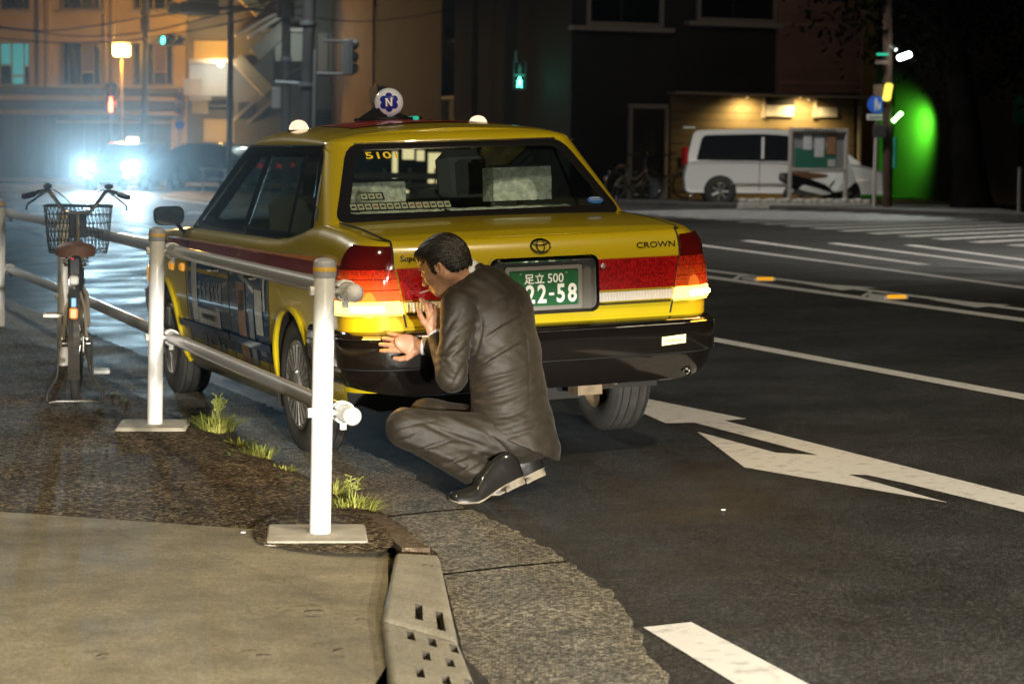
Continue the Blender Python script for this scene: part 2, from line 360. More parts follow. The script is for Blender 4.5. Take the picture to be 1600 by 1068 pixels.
# gutter slabs: broken edge against the asphalt, joints between
def strip(u0, u1, ta, tb, za, zb, n, jit=0., sd=0):
    rn = random.Random(sd); A, B = [], []
    for i in range(n + 1):
        u = u0 + (u1 - u0) * i / n; a = lane(u, edge_at(ta, u) + (rn.uniform(-jit, jit))); b = lane(u, edge_at(tb, u))
        a.z += za; b.z += zb; A.append(a); B.append(b)
    return A, B
gut = bpy.data.objects.new('gutter', None); COL.objects.link(gut); gut['kind'] = 'structure'
joints = [-9, -7.6, -6.3, -3.15, -1.95, .1, 1.9, 3.7, 5.5, 7.3, 9.1, 12, 16, 22]
for i in range(len(joints) - 1):
    a, b = joints[i] + .012, joints[i + 1] - .012; n = max(6, int((b - a) / .06)) if a < 9 else 8
    A, B = strip(a, b, GUT, KRB, .010, .006, n, .016 if a < 9 else 0, i)
    lo = [p - Vector((0, 0, .06)) for p in A]; mid = [p + (q - p) * .5 + Vector((0, 0, .003)) for p, q in zip(A, B)]
    MB().grid([lo, [p + (q - p) * .02 for p, q in zip(A, B)], mid, B, [q - Vector((0, 0, .06)) for q in B]]).build('gutter_slab', M['gutter'], gut, sm=50)
# pavement on the left, its lip towards the gutter and the concrete driveway in front
def dline(v): return itp(v, [(-30, 18.2), (-2.43, -1.73), (-1.23, -2.63), (-.9, -2.9)])
def walkz(u, v): return 0.0
P = []
us2 = [x * .2 - 3 for x in range(0, 66)] + [11, 13, 16, 20, 26, 34, 44, 58]
rows = []
for u in us2:
    k = edge_at(KRB, u); row = []
    for d in (.0, .05, .12, .25, .5, .9, 1.4, 2, 3, 5, 9, 16, 30):
        v = k - d - (.0 if u > -2.5 else .17); p = lane(u, v)
        zz = (gz(k) + .012) * max(0, 1 - d / .12)
        p.z = zz; row.append(p)
    rows.append(row)
def beyond(p): u, v = uvof(p); return u > dline(v) - .02
pav = MB().grid(rows, keep=lambda c: uvof(c)[0] > dline(uvof(c)[1]) - .25).build('pavement', M['pave'], kind='structure')
# driveway sheet, a few mm above the pavement edge
rows = []
for i in range(31):
    t = i / 30; row = []
    for j in range(31):
        s = j / 30; v = -1.23 - s * 14
        u0 = dline(v) + .012 * math.sin(s * 260) + random.uniform(-.006, .006); kv = None
        u = u0 - t * 9
        k = edge_at(KRB, u) - .17
        p = lane(u, min(v, 0)); row.append((u, v))
    rows.append(row)
rows3 = []
for r in range(31):
    t = r / 30; row = []
    for j in range(31):
        s = (j / 30) ** 1.6
        a = Vector(lane(-2.63, -1.23)).lerp(lane(-9.0, -4.75), t)
        w = lane(-2.63 - t * 6.4, itp(-2.63 - t * 6.4, [(-14, -8), (-9.0, -4.75), (-6, -2.48), (-4.52, -1.80), (-2.63, -1.215)]))
        d = (lane(-1.73, -2.43) - lane(-2.63, -1.23)).normalized()
        p = w + d * 12 * s; wob = .010 * math.sin(s * 330) + .008 * math.sin(s * 731 + 1) if r == 0 else 0
        p += Vector((0, 1, 0)) * wob; p.z = .006 - .05 * math.exp(-s * 12 / .25) * 0 + (-.02 * math.exp(-s * 40)); row.append(p)
    rows3.append(row)
drive = MB().grid(rows3).build('driveway', M['conc'], kind='structure')
# dark asphalt patch round the near post
pp = [atz(*q) for q in ((418, 812), (470, 800), (560, 804), (612, 842), (604, 864), (560, 867), (500, 866), (440, 858), (402, 850), (396, 830))]
pp = spl(pp + pp[:1], 9)[:-1]; rnp = random.Random(12); pp = [p + Vector((rnp.uniform(-.008, .008), rnp.uniform(-.012, .012), .0095)) for p in pp]
MB().poly(pp).build('pavement_patch', M['pave'], kind='structure')
# dropped kerb block with its grid of recesses
kb = bpy.data.objects.new('kerb', None); COL.objects.link(kb); kb['kind'] = 'structure'
def kerb_block(A, B, C, D_, holes, cut):
    """A,B far left/right; C,D near left/right (top corners); holes in (s across, t along)"""
    mb = MB(); ns, nt_ = 24, 48
    def S(s, t): return (A.lerp(B, s)).lerp(C.lerp(D_, s), t)
    def hole(s, t): return any(abs(s - a) < w and abs(t - b) < h for a, b, w, h in holes)
    ss = [i / ns for i in range(ns + 1)]; ts = [j / nt_ for j in range(nt_ + 1)]
    for a, b, w, h in holes: ss += [a - w, a + w]; ts += [b - h, b + h]
    ss = sorted(set(round(x, 4) for x in ss)); ts = sorted(set(round(x, 4) for x in ts))
    def top(s, t): 
        p = S(s, t); e = min(s, 1 - s); p.z -= .012 * max(0, 1 - e / .08) ** 2 + .006 * max(0, 1 - min(t, 1 - t) / .03); return p
    for i in range(len(ss) - 1):
        for j in range(len(ts) - 1):
            sc, tc = (ss[i] + ss[i + 1]) / 2, (ts[j] + ts[j + 1]) / 2
            q = [top(ss[i], ts[j]), top(ss[i + 1], ts[j]), top(ss[i + 1], ts[j + 1]), top(ss[i], ts[j + 1])]
            if not hole(sc, tc): mb.add(q, [(0, 1, 2, 3)], 0)
    for a, b, w, h in holes:
        c = [top(a - w, b - h), top(a + w, b - h), top(a + w, b + h), top(a - w, b + h)]; cc = sum(c, Vector()) / 4
        lo = [p.lerp(cc, .06) - Vector((0, 0, .03)) for p in c]
        mb.add(c + lo, [(0, 1, 5, 4), (1, 2, 6, 5), (2, 3, 7, 6), (3, 0, 4, 7)], 1); mb.add(lo, [(0, 1, 2, 3)], 1)
    per = [top(0, t) for t in ts] + [top(s, 1) for s in ss[1:]] + [top(1, t) for t in ts[::-1][1:]] + [top(s, 0) for s in ss[::-1][1:]]
    lo = [p - Vector((0, 0, .12)) for p in per]; n = len(per)
    mb.add(per + lo, [(i, (i + 1) % n, n + (i + 1) % n, n + i) for i in range(n)], 0)
    return mb
def kz(x, y, z): return atz(x, y, z)
K0, K1 = kz(618, 861, .012), kz(686, 864, -.005)
K2, K3 = kz(596, 966, .012), kz(716, 1000, -.012)
kerb_block(K0, K1, K2, K3, [(.50, .80, .055, .09), (.80, .84, .055, .10)], 0).build('kerb_block', [M['kerb'], M['dark_hole']], kb, sm=50)
K4, K5 = kz(612, 1080, .006), kz(752, 1090, -.02)
d = (K4 - K2) * .012
kerb_block(K2 + d, K3 + d, K4, K5, [(.36, .14, .05, .07), (.63, .16, .05, .07), (.90, .18, .05, .07), (.50, .42, .05, .07), (.78, .46, .05, .07), (.37, .70, .05, .07), (.66, .76, .05, .07), (.92, .78, .05, .07)], 0).build('kerb_block', [M['kerb'], M['dark_hole']], kb, sm=50)
# rusty kerb remnant past the block
q = [kz(560, 802, .005), kz(600, 806, .0), kz(672, 858, -.01), kz(628, 858, -.005)]
M['rust'] = asphalt('rusty_kerb', (.050, .034, .020), (.12, .080, .048), .9, .8, 110, (.22, .16, .10), .55)
MB().prism([p - Vector((0, 0, .06)) for p in q], (0, 0, .066)).build('kerb_block', M['rust'], kb)
for (x0, x1, y0) in ((-2, 0, 0),):
    ks = [1.0, 2.2, 3.4, 4.6, 5.8, 7.0, 8.2, 10, 13]
    for a, b in zip([-1.75, -.6] + ks[:-1], [-.62, .98] + [k - .02 for k in ks[1:]]):
        A, B = strip(a, b, KRB, [(u, v - .13) for u, v in KRB], .014, .024, 8, .006, int(a * 7))
        MB().grid([[p - Vector((0, 0, .05)) for p in A], A, B, [p - Vector((0, 0, .05)) for p in B]]).build('kerb_block', M['rust'] if a < -.5 else M['gutter'], kb)

# painted markings (children of the road), each a sheet of its own
def mark(pts, name='road_marking', m='paint', dz=.004, sub=True):
    mb = MB(); pts = [Vector(p) for p in pts]
    bm = bmesh.new(); vv = [bm.verts.new((p.x, p.y, 0)) for p in pts]; bm.faces.new(vv)
    if sub:
        bmesh.ops.triangulate(bm, faces=bm.faces[:])
        for _ in range(2): bmesh.ops.subdivide_edges(bm, edges=[e for e in bm.edges if e.calc_length() > .7], cuts=1); bmesh.ops.triangulate(bm, faces=bm.faces[:])
    for v in bm.verts: v.co.z = gz(uvof(v.co)[1]) + dz
    bm.verts.index_update()
    mb.add([v.co.copy() for v in bm.verts], [tuple(v.index for v in f.verts) for f in bm.faces]); bm.free()
    return mb.build(name, M[m], road, sm=0)
def G(*pp): return [gnd(x, y) for x, y in pp]
def line_uv(u0, v0, u1, v1, w, name='lane_line', m='paint', nseg=8):
    L, R = [], []
    for i in range(nseg + 1):
        t = i / nseg; u = u0 + (u1 - u0) * t; v = v0 + (v1 - v0) * t
        L.append(lane(u, v - w / 2, .004)); R.append(lane(u, v + w / 2, .004))
    return MB().grid([L, R]).build(name, M[m], road, sm=0)
# long lines: near lane edge, double line with chevrons, taper lines
line_uv(-12, 2.90, 27, 3.42, .13)
line_uv(-9, 5.05, 29, 6.65, .16)
line_uv(-9, 5.74, 27, 6.75, .12)
line_uv(-6, 5.89, 16.6, 8.76, .15)
for a, b in (((1165, 376), (1445, 414)), ((1300, 380), (1640, 424)), ((1420, 383), (1650, 413))):
    A, B = gnd(*a), gnd(*b); ua, ub = uvof(A), uvof(B); line_uv(*ua, *ub, .17)
for x, y in ((1128, 431), (1330, 457)):                                 # slanted bars between the double line
    mark(G((x + 30, y - 3), (x + 38, y - 3), (x + 22, y + 7), (x + 13, y + 7)), 'chevron_bar')
for x, y in ((1240, 441), (1450, 468)):
    mark(G((x, y), (x + 130, y + 9), (x + 75, y + 13)), 'chevron_bar')
# the combined straight-and-left arrow in the taxi's lane
mark(G((1003, 622), (1166, 655), (1132, 658), (1600, 776), (1600, 801), (1420, 757), (1355, 743), (1325, 742), (1480, 786), (1163, 731), (1089, 675), (1212, 708), (1278, 712), (1085, 661), (1040, 662), (990, 640)), 'arrow_marking')
mark(G((1600, 776), (1760, 816), (1760, 840), (1600, 801)), 'arrow_marking')
# broken edge dash in the foreground
mark(G((1005, 981), (1080, 973), (1330, 1105), (1215, 1110)), 'lane_line')
# zebra crossing beyond
S0 = Vector((33.4, 14.85)); S1 = Vector((13.6, 12.65)); n = 18
for i in range(n):
    a = S0.lerp(S1, i / (n - 1)); b = S0.lerp(S1, (i + .42) / (n - 1)); dr = Vector((.553, .833)) * (7.4 - .04 * i)
    MB().poly([lane(*a, .004), lane(*b, .004), lane(*(b + dr), .004), lane(*(a + dr), .004)]).build('crosswalk_stripe', M['paintold'], road, sm=0)
# markings on the far left lanes
mark(G((0, 347), (70, 363), (70, 369), (30, 356), (0, 358)), 'arrow_marking')
mark(G((15, 333), (340, 331), (340, 334), (15, 336)), 'stop_line', sub=False)
mark(G((165, 341), (310, 367), (310, 371), (165, 344)), 'lane_line', sub=False)
mark(G((255, 309), (330, 318), (330, 320), (255, 311)), 'lane_line', sub=False)
# far pavement beyond the crossing with its kerb edge
fp = [gnd(930, 320), gnd(1150, 326.5), gnd(1380, 334), gnd(1640, 345)]
A = [p.copy() for p in fp]; B = [p + Vector((0, 0, .1)) for p in fp]; C = [p + Vector((p.x * .8, 160, .1)) for p in fp]
MB().grid([A, B, C]).build('far_pavement', M['farpave'], kind='structure')
fp2 = [gnd(-260, 288), gnd(20, 287), gnd(190, 290), gnd(280, 294.5), gnd(420, 299), gnd(640, 300), gnd(935, 318)]
A = [p.copy() for p in fp2]; B = [p + Vector((0, 0, .1)) for p in fp2]; C = [p + Vector((p.x * .3, 160, .1)) for p in fp2]
MB().grid([A, B, C]).build('far_pavement', M['farpave'], kind='structure')
# raised amber reflectors on the median
M['reflbody'] = mat('reflector_body', (.28, .27, .24), .5)
M['amber_refl'] = mat('amber_reflector', (.9, .42, .02), .3, emit=(1, .42, .02), es=.25)  # emission stands in for headlight thrown back by the reflector
for k, (x, y) in enumerate(((1183, 434.5), (1385, 462.5))):
    p = gnd(x, y + 3); o = thing('road_stud', ['raised road stud with amber reflector, farther one on the median beside the taxi', 'raised road stud with amber reflector, nearer one on the median at right'][k], 'road stud', p, TH)
    MB().prism([(-.11, -.16, 0), (.11, -.16, 0), (.08, .16, 0), (-.08, .16, 0)], (0, 0, .03)).build('body', M['reflbody'], o)
    MB().box((0, -.163, .022), (.17, .012, .03)).build('reflector', M['amber_refl'], o)
# ------------------------------------------------------------------ white guard pipe along the kerb
M['white'] = mat('white_painted_steel', (.76, .76, .75), .32, vs=16, col2=(.70, .70, .68), bump=.06, bs=30, rv=.12)
M['galv'] = mat('galvanised_pipe', (.50, .51, .53), .30, .1, coat=.3)
M['yellowband'] = mat('yellow_reflective_band', (.70, .42, .06), .4)
M['footing'] = mat('concrete_footing', (.40, .37, .30), .9, var=.18, vs=14, bump=.5, bs=120)
M['greycap'] = mat('grey_post_top', (.33, .34, .38), .4)
fence = thing('guard_fence', 'white guard pipe fence of posts and two rails between pavement and taxi', 'fence', lane(-.8, -1.38, 0))
fi = Matrix.Translation(fence.location).inverted()
def fl(p): return fi @ Vector(p)
FP = []; FN = 0
for u in (-2.547, .91, 4.37, 7.83, 11.29):
    p = lane(u, -1.439 + (u + 2.547) * .0364); p.z = 0; p.x -= .035 * max(0, FN - 2); FN += 1; FP.append(p)
HT = .965
TOPO = Vector((.012, .0, 0))
for k, p in enumerate(FP):
    b = fl(p); t = b + TOPO + Vector((0, 0, HT - .0)); r = .0375
    mb = MB(); mb.tube([b + Vector((0, 0, -.01)), b.lerp(t, .5), t], r, 24)
    post = mb.build('post', M['white'], fence)
    MB().lathe([(r + .0015, -.055), (r + .003, -.05), (r + .003, -.006), (r * .93, .004), (r * .6, .012), (0, .015)], t, (TOPO.x, 0, 1), 24).build('post_cap', M['greycap'], post)
    MB().lathe([(r + .004, -.034), (r + .0042, -.033), (r + .0042, -.019), (r + .004, -.018)], t, (TOPO.x, 0, 1), 24).build('reflective_band', M['yellowband'], post)
    R = Matrix.Rotation(TH * .25, 3, 'Z')
    if k < 2: MB().bbox(b + Vector((-.01, .0, -.035)), ((.36, .40, .10) if k == 0 else (.34, .40, .10)), .012, R=R).build('concrete_footing', M['footing'], fence)
RO = Vector((.072, .02, 0))                                               # rails run on the road side of the posts
for hz, rr in ((.862, .030), (.437, .030)):
    ends = []
    for k in range(5):
        ends.append(fl(FP[k]) + RO + TOPO * (hz / HT) + Vector((0, 0, hz)))
    d0 = (ends[0] - ends[1]).normalized()
    pts = [ends[0] + d0 * .16] + ends
    for i in range(len(pts) - 1):
        a, b = pts[i], pts[i + 1]
        mb = MB()
        if i == 0: mb.lathe([(rr, .0), (rr, .11), (rr * 1.08, .115), (rr * 1.06, .135), (rr * .8, .15), (rr * .4, .158), (0, .16)], b, (a - b), 20); mb.build('rail_end', M['white'], fence)
        else: mb.tube([a, a.lerp(b, .5), b], rr, 20); mb.build('rail', M['galv'], fence)
    for k in range(5):
        c = ends[k]; dirv = (ends[1] - ends[0]).normalized(); pc = fl(FP[k]) + TOPO * (hz / HT) + Vector((0, 0, hz))
        mb = MB(); side = (c - pc); sn = Vector((0, 0, 1)).cross(dirv)
        ring = [c + (Vector((0, 0, math.cos(a))) - sn * math.sin(a)) * (rr + .006) for a in [rad(x) for x in range(-60, 241, 20)]]
        for off in (-.02, .02): mb.tube([q + dirv * off for q in ring], .0045, 6)
        mb.grid([[q - dirv * .02 for q in ring], [q + dirv * .02 for q in ring]])
        mb.tube([pc + sn * .05, pc - sn * .055], .010, 8); mb.cyl(pc + sn * .038, pc + sn * .052, .018, n=6)
        mb.tube([c + Vector((0, 0, -rr - .004)), c + Vector((0, 0, -rr - .03))], .012, 8)
        mb.build('rail_bracket', M['white'], fence)
# ------------------------------------------------------------------ the taxi
taxi = thing('taxi', 'yellow taxi sedan with red side stripe stopped at the kerb, its indicator lit', 'taxi', M=TM)
M['yellow'] = mat('yellow_lacquer', (.50, .385, .008), .28, coat=.8, var=.03, vs=3)
M['black_gloss'] = mat('black_gloss_trim', (.012, .011, .012), .18, coat=.6)
M['bumper'] = mat('black_bumper', (.0045, .0035, .003), .14, coat=1., rv=.03, vs=6)
M['rubber'] = mat('tyre_rubber', (.035, .033, .030), .85, var=.25, vs=14, bump=.3, bs=120)
M['chrome'] = mat('chrome', (.75, .75, .75), .08, 1.)
M['dark'] = mat('dark_underside', (.012, .011, .010), .8)
M['lining'] = mat('cabin_lining', (.05, .05, .047), .85)
M['seatgrey'] = mat('grey_seat_cloth', (.34, .36, .32), .9, bump=.3, bs=150)
M['red_lens'] = prism_lens('red_tail_lens', (.13, .002, .003), (.36, .007, .007))
M['red_dark'] = mat('dark_red_lens', (.07, .003, .003), .1, coat=.8)
M['bulb_lens_hot'] = prism_lens('red_lens_before_flashing_bulb', (.12, .002, .003), (.50, .012, .010), 1.5); M['bulb_lens'] = prism_lens('red_lens_beside_bulb', (.09, .002, .003), (.42, .008, .008), .30)
M['clear_lens'] = mat('clear_reversing_lens', (.62, .60, .56), .18, coat=.5, bump=.2, bs=60)
M['amber_on'] = glow('lit_amber_indicator', (1, .56, .08), 7.)
M['amber_core'] = glow('amber_bulb', (1, .80, .36), 26.)
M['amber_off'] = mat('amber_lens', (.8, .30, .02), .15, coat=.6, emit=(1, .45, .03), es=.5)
M['redstripe'] = mat('red_side_stripe', (.23, .018, .020), .25, coat=.6)
M['orangestripe'] = mat('orange_pinstripe', (.72, .24, .012), .25, coat=.6)
M['blue_ad'] = mat('blue_door_wrap', (.006, .050, .130), .18, coat=1., vs=3.5, col2=(.014, .105, .24))
M['glass'] = glassy('window_glass', (.86, .93, .89))
M['sideglass'] = glassy('tinted_side_glass', (.50, .56, .54))
M['rimgrey'] = mat('hubcap', (.30, .29, .27), .35, .6, var=.2, vs=20)
HW = [(.18, .74), (.24, .795), (.34, .822), (.46, .838), (.60, .846), (.75, .846), (.84, .838), (.90, .822)]
YR = [(.18, -.88), (.26, -.94), (.40, -.985), (.60, -1.012), (.70, -1.022), (.90, -1.022)]
YF = [(.18, 3.42), (.3, 3.50), (.6, 3.56), (.9, 3.52)]
ZD = [(-1.05, .992), (-.97, 1.004), (-.85, 1.018), (-.6, 1.042), (-.3, 1.056), (-.1, 1.045), (.1, 1.01), (.3, .985), (.6, .975), (2.2, .975), (2.45, .965), (3.0, .93), (3.3, .89), (3.52, .84)]
def outline(hw, yr, yf, rc, q, bow=.035):
    """one half (x>0) of a plan outline, q 0..5: rear, corner, side, corner, front -> point, normal"""
    rr = rc; rf = .42 if yf > 3 else rc
    if q <= 1: x = q * (hw - rr); y = yr; n = Vector((0, -1))
    elif q <= 2: a = (q - 1) * math.pi / 2; x = hw - rr + rr * math.sin(a); y = yr + rr - rr * math.cos(a); n = Vector((math.sin(a), -math.cos(a)))
    elif q <= 3: t = q - 2; x = hw; y = yr + rr + (yf - yr - rr - rf) * t; n = Vector((1, 0))
    elif q <= 4: a = (q - 3) * math.pi / 2; x = hw - rf + rf * math.cos(a); y = yf - rf + rf * math.sin(a); n = Vector((math.cos(a), math.sin(a)))
    else: x = (5 - q) * (hw - rf); y = yf; n = Vector((0, 1))
    f = (x / hw) ** 2
    if q <= 2: y += bow * f * (1 if q <= 1 else 1)
    else: y += bow * max(0, 1 - (q - 2) * 6) if q < 2.2 else 0
    return Vector((x, y)), n
def body(q, z, off=0., sd=1):
    """lower body: z<=.9 wall; z in (.9, 2): shoulder turning into the deck, k=z-.9 scaled 0..1"""
    if z <= .9:
        p, n = outline(itp(z, HW), itp(z, YR), itp(z, YF), .17, q)
        n3 = Vector((n.x, n.y, 0)); P = Vector((p.x, p.y, z)) + n3 * off
    else:
        k = min(1, z - .9); p, n = outline(.822, -1.022, 3.52, .17, q); a = k * math.pi / 2
        ex = .10 * (1 - math.cos(a)); ey = .045 * (1 - math.cos(a))
        zt = itp(p.y, ZD); P = Vector((p.x - n.x * ex, p.y - n.y * ey, .9 + (zt - .9) * math.sin(a)))
        n3 = Vector((n.x * math.cos(a), n.y * math.cos(a), math.sin(a))).normalized(); P += n3 * off
    return Vector((P.x * sd, P.y, P.z))
SIDEQ = lambda y, z=.6: 2 + (y - (itp(z, YR) + .17)) / (itp(z, YF) - itp(z, YR) - .59)
QL = [i / 8 for i in range(8)] + [1 + i / 8 for i in range(8)] + [2 + i / 110 for i in range(110)] + [3 + i / 14 for i in range(14)] + [4 + i / 5 for i in range(6)]
ZL = [.18 + .02 * i for i in range(37)] + [.9 + k for k in (.15, .3, .45, .6, .75, .88, 1.)]
ARCH = [(0., .335), (2.785, .335)]; AZ = .325
def arch_keep(c):
    if (c.y < -.36 and c.z < .25) or (c.y < -.80 and c.z < .36) or (c.x > .1 and -1.2 < c.y < -.22 and c.z < .42): return False
    return not (abs(c.x) > .45 and any((c.y - y) ** 2 + (c.z - AZ) ** 2 < r * r for y, r in ARCH))
def snap(p):
    if abs(p.x) > .45 and p.z < .9:
        for y, r in ARCH:
            d = math.hypot(p.y - y, p.z - AZ)
            if abs(d - r) < .022 and d > .01: p = Vector((p.x, y + (p.y - y) * r / d, AZ + (p.z - AZ) * r / d))
    return p
mb = MB()
for sd in (1, -1):
    mb.grid([[snap(body(q, z, 0, sd)) for q in QL] for z in ZL], keep=arch_keep)
# deck: bonnet and boot surface, as wide as the turned-in shoulder
half = [body(q, 1.9) for q in QL]
ys = sorted(set(round(p.y, 4) for p in half)); hx = {}
for p in half: hx[round(p.y, 4)] = max(hx.get(round(p.y, 4), 0), p.x)
rows = []
for y in ys:
    rows.append([Vector((hx[y] * s / 14, y, itp(y, ZD) + .012 * (1 - (s / 14) ** 2) * (1 if -.9 < y < 3.2 else .3))) for s in range(-14, 15)])
mb.grid([r for r in rows])
body_o = mb.build('body', M['yellow'], taxi, sm=50)
# wheel wells and underside
mb = MB()
for y, r in ARCH:
    for sd in (1, -1):
        aa = [rad(a) for a in range(-25, 206, 11)]
        mb.grid([[Vector((sd * x, y + r * math.cos(a), AZ + r * math.sin(a))) for a in aa] for x in (.835, .55)])
        mb.poly([Vector((sd * .55, y + r * math.cos(a), AZ + r * math.sin(a))) for a in aa])
mb.box((0, 1.6, .27), (1.0, 3.6, .16)); mb.box((0, -.55, .42), (1.2, .75, .08)); mb.box((0, 1.39, .25), (1.5, 1.9, .12))
mb.cyl((-.68, 0, .31), (.68, 0, .31), .045); mb.ell((0, 0, .31), (.13, .15, .13))
mb.build('underbody', M['dark'], taxi)
M['undermetal'] = mat('sooty_metal', (.20, .15, .09), .6, .3, var=.3, vs=20)
mb = MB(); mb.tube([(.50, -.62, .31), (.50, -.3, .25), (.50, 0, .22), (.50, .4, .27)], .02, 6); mb.box((.46, -.28, .26), (.07, .10, .05)); mb.box((.60, -.32, .285), (.09, .12, .03)); mb.box((.40, -.5, .27), (.12, .12, .05))
mb.build('rear_suspension', M['undermetal'], taxi)
# flared arch lips
for y, r in ARCH:
    for sd in (1, -1):
        if sd > 0 and y < 1: continue
        pts = []
        for a in range(-18 if sd < 0 else 20, (199 if y > 1 else 150) if sd < 0 else 140, 9):
            yy, zz = y + (r + .008) * math.cos(rad(a)), AZ + (r + .008) * math.sin(rad(a)); zz = max(zz, .19)
            x = body(SIDEQ(yy, zz), zz).x + .004; pts.append((sd * x, yy, zz))
        MB().tube(pts, .015, 8).build('wheel_arch_lip', M['yellow'], taxi)
# wheels
def wheel(x, y, sd):
    w = thing_part('wheel', taxi, (x, y, .315))
    hwid = .095; R = .315; prof = [(.205, -hwid + .012), (.225, -hwid), (.262, -hwid - .004), (.292, -hwid + .008)]
    for g in (-.062, -.022, .022, .062):
        prof += [(R - .004 - (.004 if abs(g) > .05 else 0), g - .016), (R - .001, g - .0045), (R - .012, g - .003), (R - .012, g + .003), (R - .001, g + .0045)]
    prof = sorted(prof[4:], key=lambda t: t[1]); prof = [(.205, -hwid + .012), (.225, -hwid), (.262, -hwid - .004), (.292, -hwid + .006), (R - .012, -hwid + .016)] + prof + [(R - .012, hwid - .016), (.292, hwid - .006), (.262, hwid + .004), (.225, hwid), (.205, hwid - .012)]
    MB().lathe(prof, (0, 0, 0), (1, 0, 0), 48).build('tyre', M['rubber'], w, sm=30)
    mb = MB(); s = sd
    mb.lathe([(.208, .082 * s), (.205, .088 * s), (.195, .092 * s), (.185, .080 * s), (.14, .078 * s), (.07, .086 * s), (.06, .10 * s), (.04, .105 * s), (0, .106 * s)], (0, 0, 0), (1, 0, 0), 40)
    for k in range(20):
        a = k / 20 * math.tau; d = Vector((0, math.cos(a), math.sin(a))); tn = Vector((0, -math.sin(a), math.cos(a)))
        p = [d * .075 - tn * .005, d * .185 - tn * .012, d * .185 + tn * .012, d * .075 + tn * .005]
        mb.prism([q + Vector((.076 * s, 0, 0)) for q in p], (.016 * s, 0, 0))
    mb.build('hubcap', M['rimgrey'], w, sm=35)
    mb = MB(); mb.lathe([(.204, -.085 * s), (.20, -.02 * s), (.19, .02 * s), (.10, .03 * s), (.05, -.02 * s), (0, -.02 * s)], (0, 0, 0), (1, 0, 0), 32); mb.build('rim', M['undermetal'], w)
    return w
def thing_part(name, par, loc):
    o = bpy.data.objects.new(name, None); COL.objects.link(o); o.parent = par; o.location = loc; o.empty_display_size = .1; return o
for x, y, sd in ((-.735, 0, -1), (-.735, 2.785, -1), (.735, 0, 1), (.735, 2.785, 1)): wheel(x, y, sd)
# side graphics, following the skin
def side_patch(name, y0, y1, z0, z1, m, off=.0025, sd=-1, par=None, n=None, zf=None):
    n = n or max(2, int((y1 - y0) / .05)); rows = []
    for k in range(5):
        row = []
        for i in range(n + 1):
            y = y0 + (y1 - y0) * i / n; a, b = (zf(y) if zf else (z0, z1)); z = a + (b - a) * k / 4
            p = body(SIDEQ(y, z), z, off, sd); row.append(p)
        rows.append(row)
    return MB().grid(rows, keep=arch_keep).build(name, m, par or taxi, sm=50)
side_patch('red_stripe', -.86, 3.05, .842, .898, M['redstripe'])
mb = MB(); rows = [[body(SIDEQ(-.86 + i * .05, .9), .9 + k, .003, -1) for i in range(78)] for k in (.0, .08)]
mb.grid(rows).build('pinstripe', M['orangestripe'], taxi)
side_patch('door_wrap', .42, 1.20, .28, .80, M['blue_ad'], zf=lambda y: (.28, .80))
side_patch('door_wrap', 1.215, 2.16, .28, .80, M['blue_ad'], zf=lambda y: (.28, .82))
M['adwhite'] = mat('ad_white', (.50, .52, .50), .35, coat=.4, var=.2, vs=25); M['adtan'] = mat('ad_tan', (.30, .17, .10), .35, coat=.4, var=.35, vs=18)
M['adgrey'] = mat('ad_grey', (.22, .27, .30), .35, coat=.4, var=.3, vs=22); M['ink'] = mat('ad_ink', (.02, .025, .04), .4)
for y0, y1, z0, z1, m in ((.86, 1.02, .30, .74, 'adtan'), (.88, 1.0, .60, .70, 'ink'), (.52, .66, .50, .72, 'adwhite'), (.50, .62, .40, .46, 'adgrey'), (1.93, 2.06, .48, .80, 'adwhite'), (1.42, 1.92, .475, .555, 'adwhite'), (1.50, 1.86, .50, .53, 'ink'), (.70, .80, .34, .62, 'adgrey'), (.46, .50, .62, .78, 'adwhite')):
    side_patch('ad_panel', y0, y1, z0, z1, M[m], .005)
for i, (y, w) in enumerate(((1.36, .07), (1.45, .06), (1.54, .05), (1.63, .07), (1.74, .06), (1.84, .07))):
    side_patch('ad_character', y, y + w * .35, .60, .70, M['adgrey'], .005, n=2); side_patch('ad_character', y + w * .2, y + w, .655, .675, M['adgrey'], .006, n=2)
for i in range(7): side_patch('ad_figure', 1.3 + i * .1, 1.36 + i * .1, .30, .34 + .05 * ((i * 7) % 3), M['adgrey'], .005, n=2)
# rocker moulding with bright line
def side_bar(name, y0, y1, z0, z1, m, off, par=None):
    mb = MB(); n = max(2, int((y1 - y0) / .08)); rows = []
    for z, o in ((z0, 0), (z0 + .004, off), (z1 - .004, off), (z1, 0)): rows.append([body(SIDEQ(y0 + (y1 - y0) * i / n, z), z, o + .003, -1) for i in range(n + 1)])
    return mb.grid(rows).build(name, m, par or taxi)
side_bar('side_moulding', .37, 1.195, .425, .47, M['blue_ad'], .014); side_bar('side_moulding', 1.22, 2.36, .425, .47, M['blue_ad'], .014)
side_bar('moulding_trim', .37, 1.195, .47, .478, M['chrome'], .013); side_bar('moulding_trim', 1.22, 2.36, .47, .478, M['chrome'], .013)
side_bar('side_moulding', -.60, -.36, .425, .50, M['black_gloss'], .012)
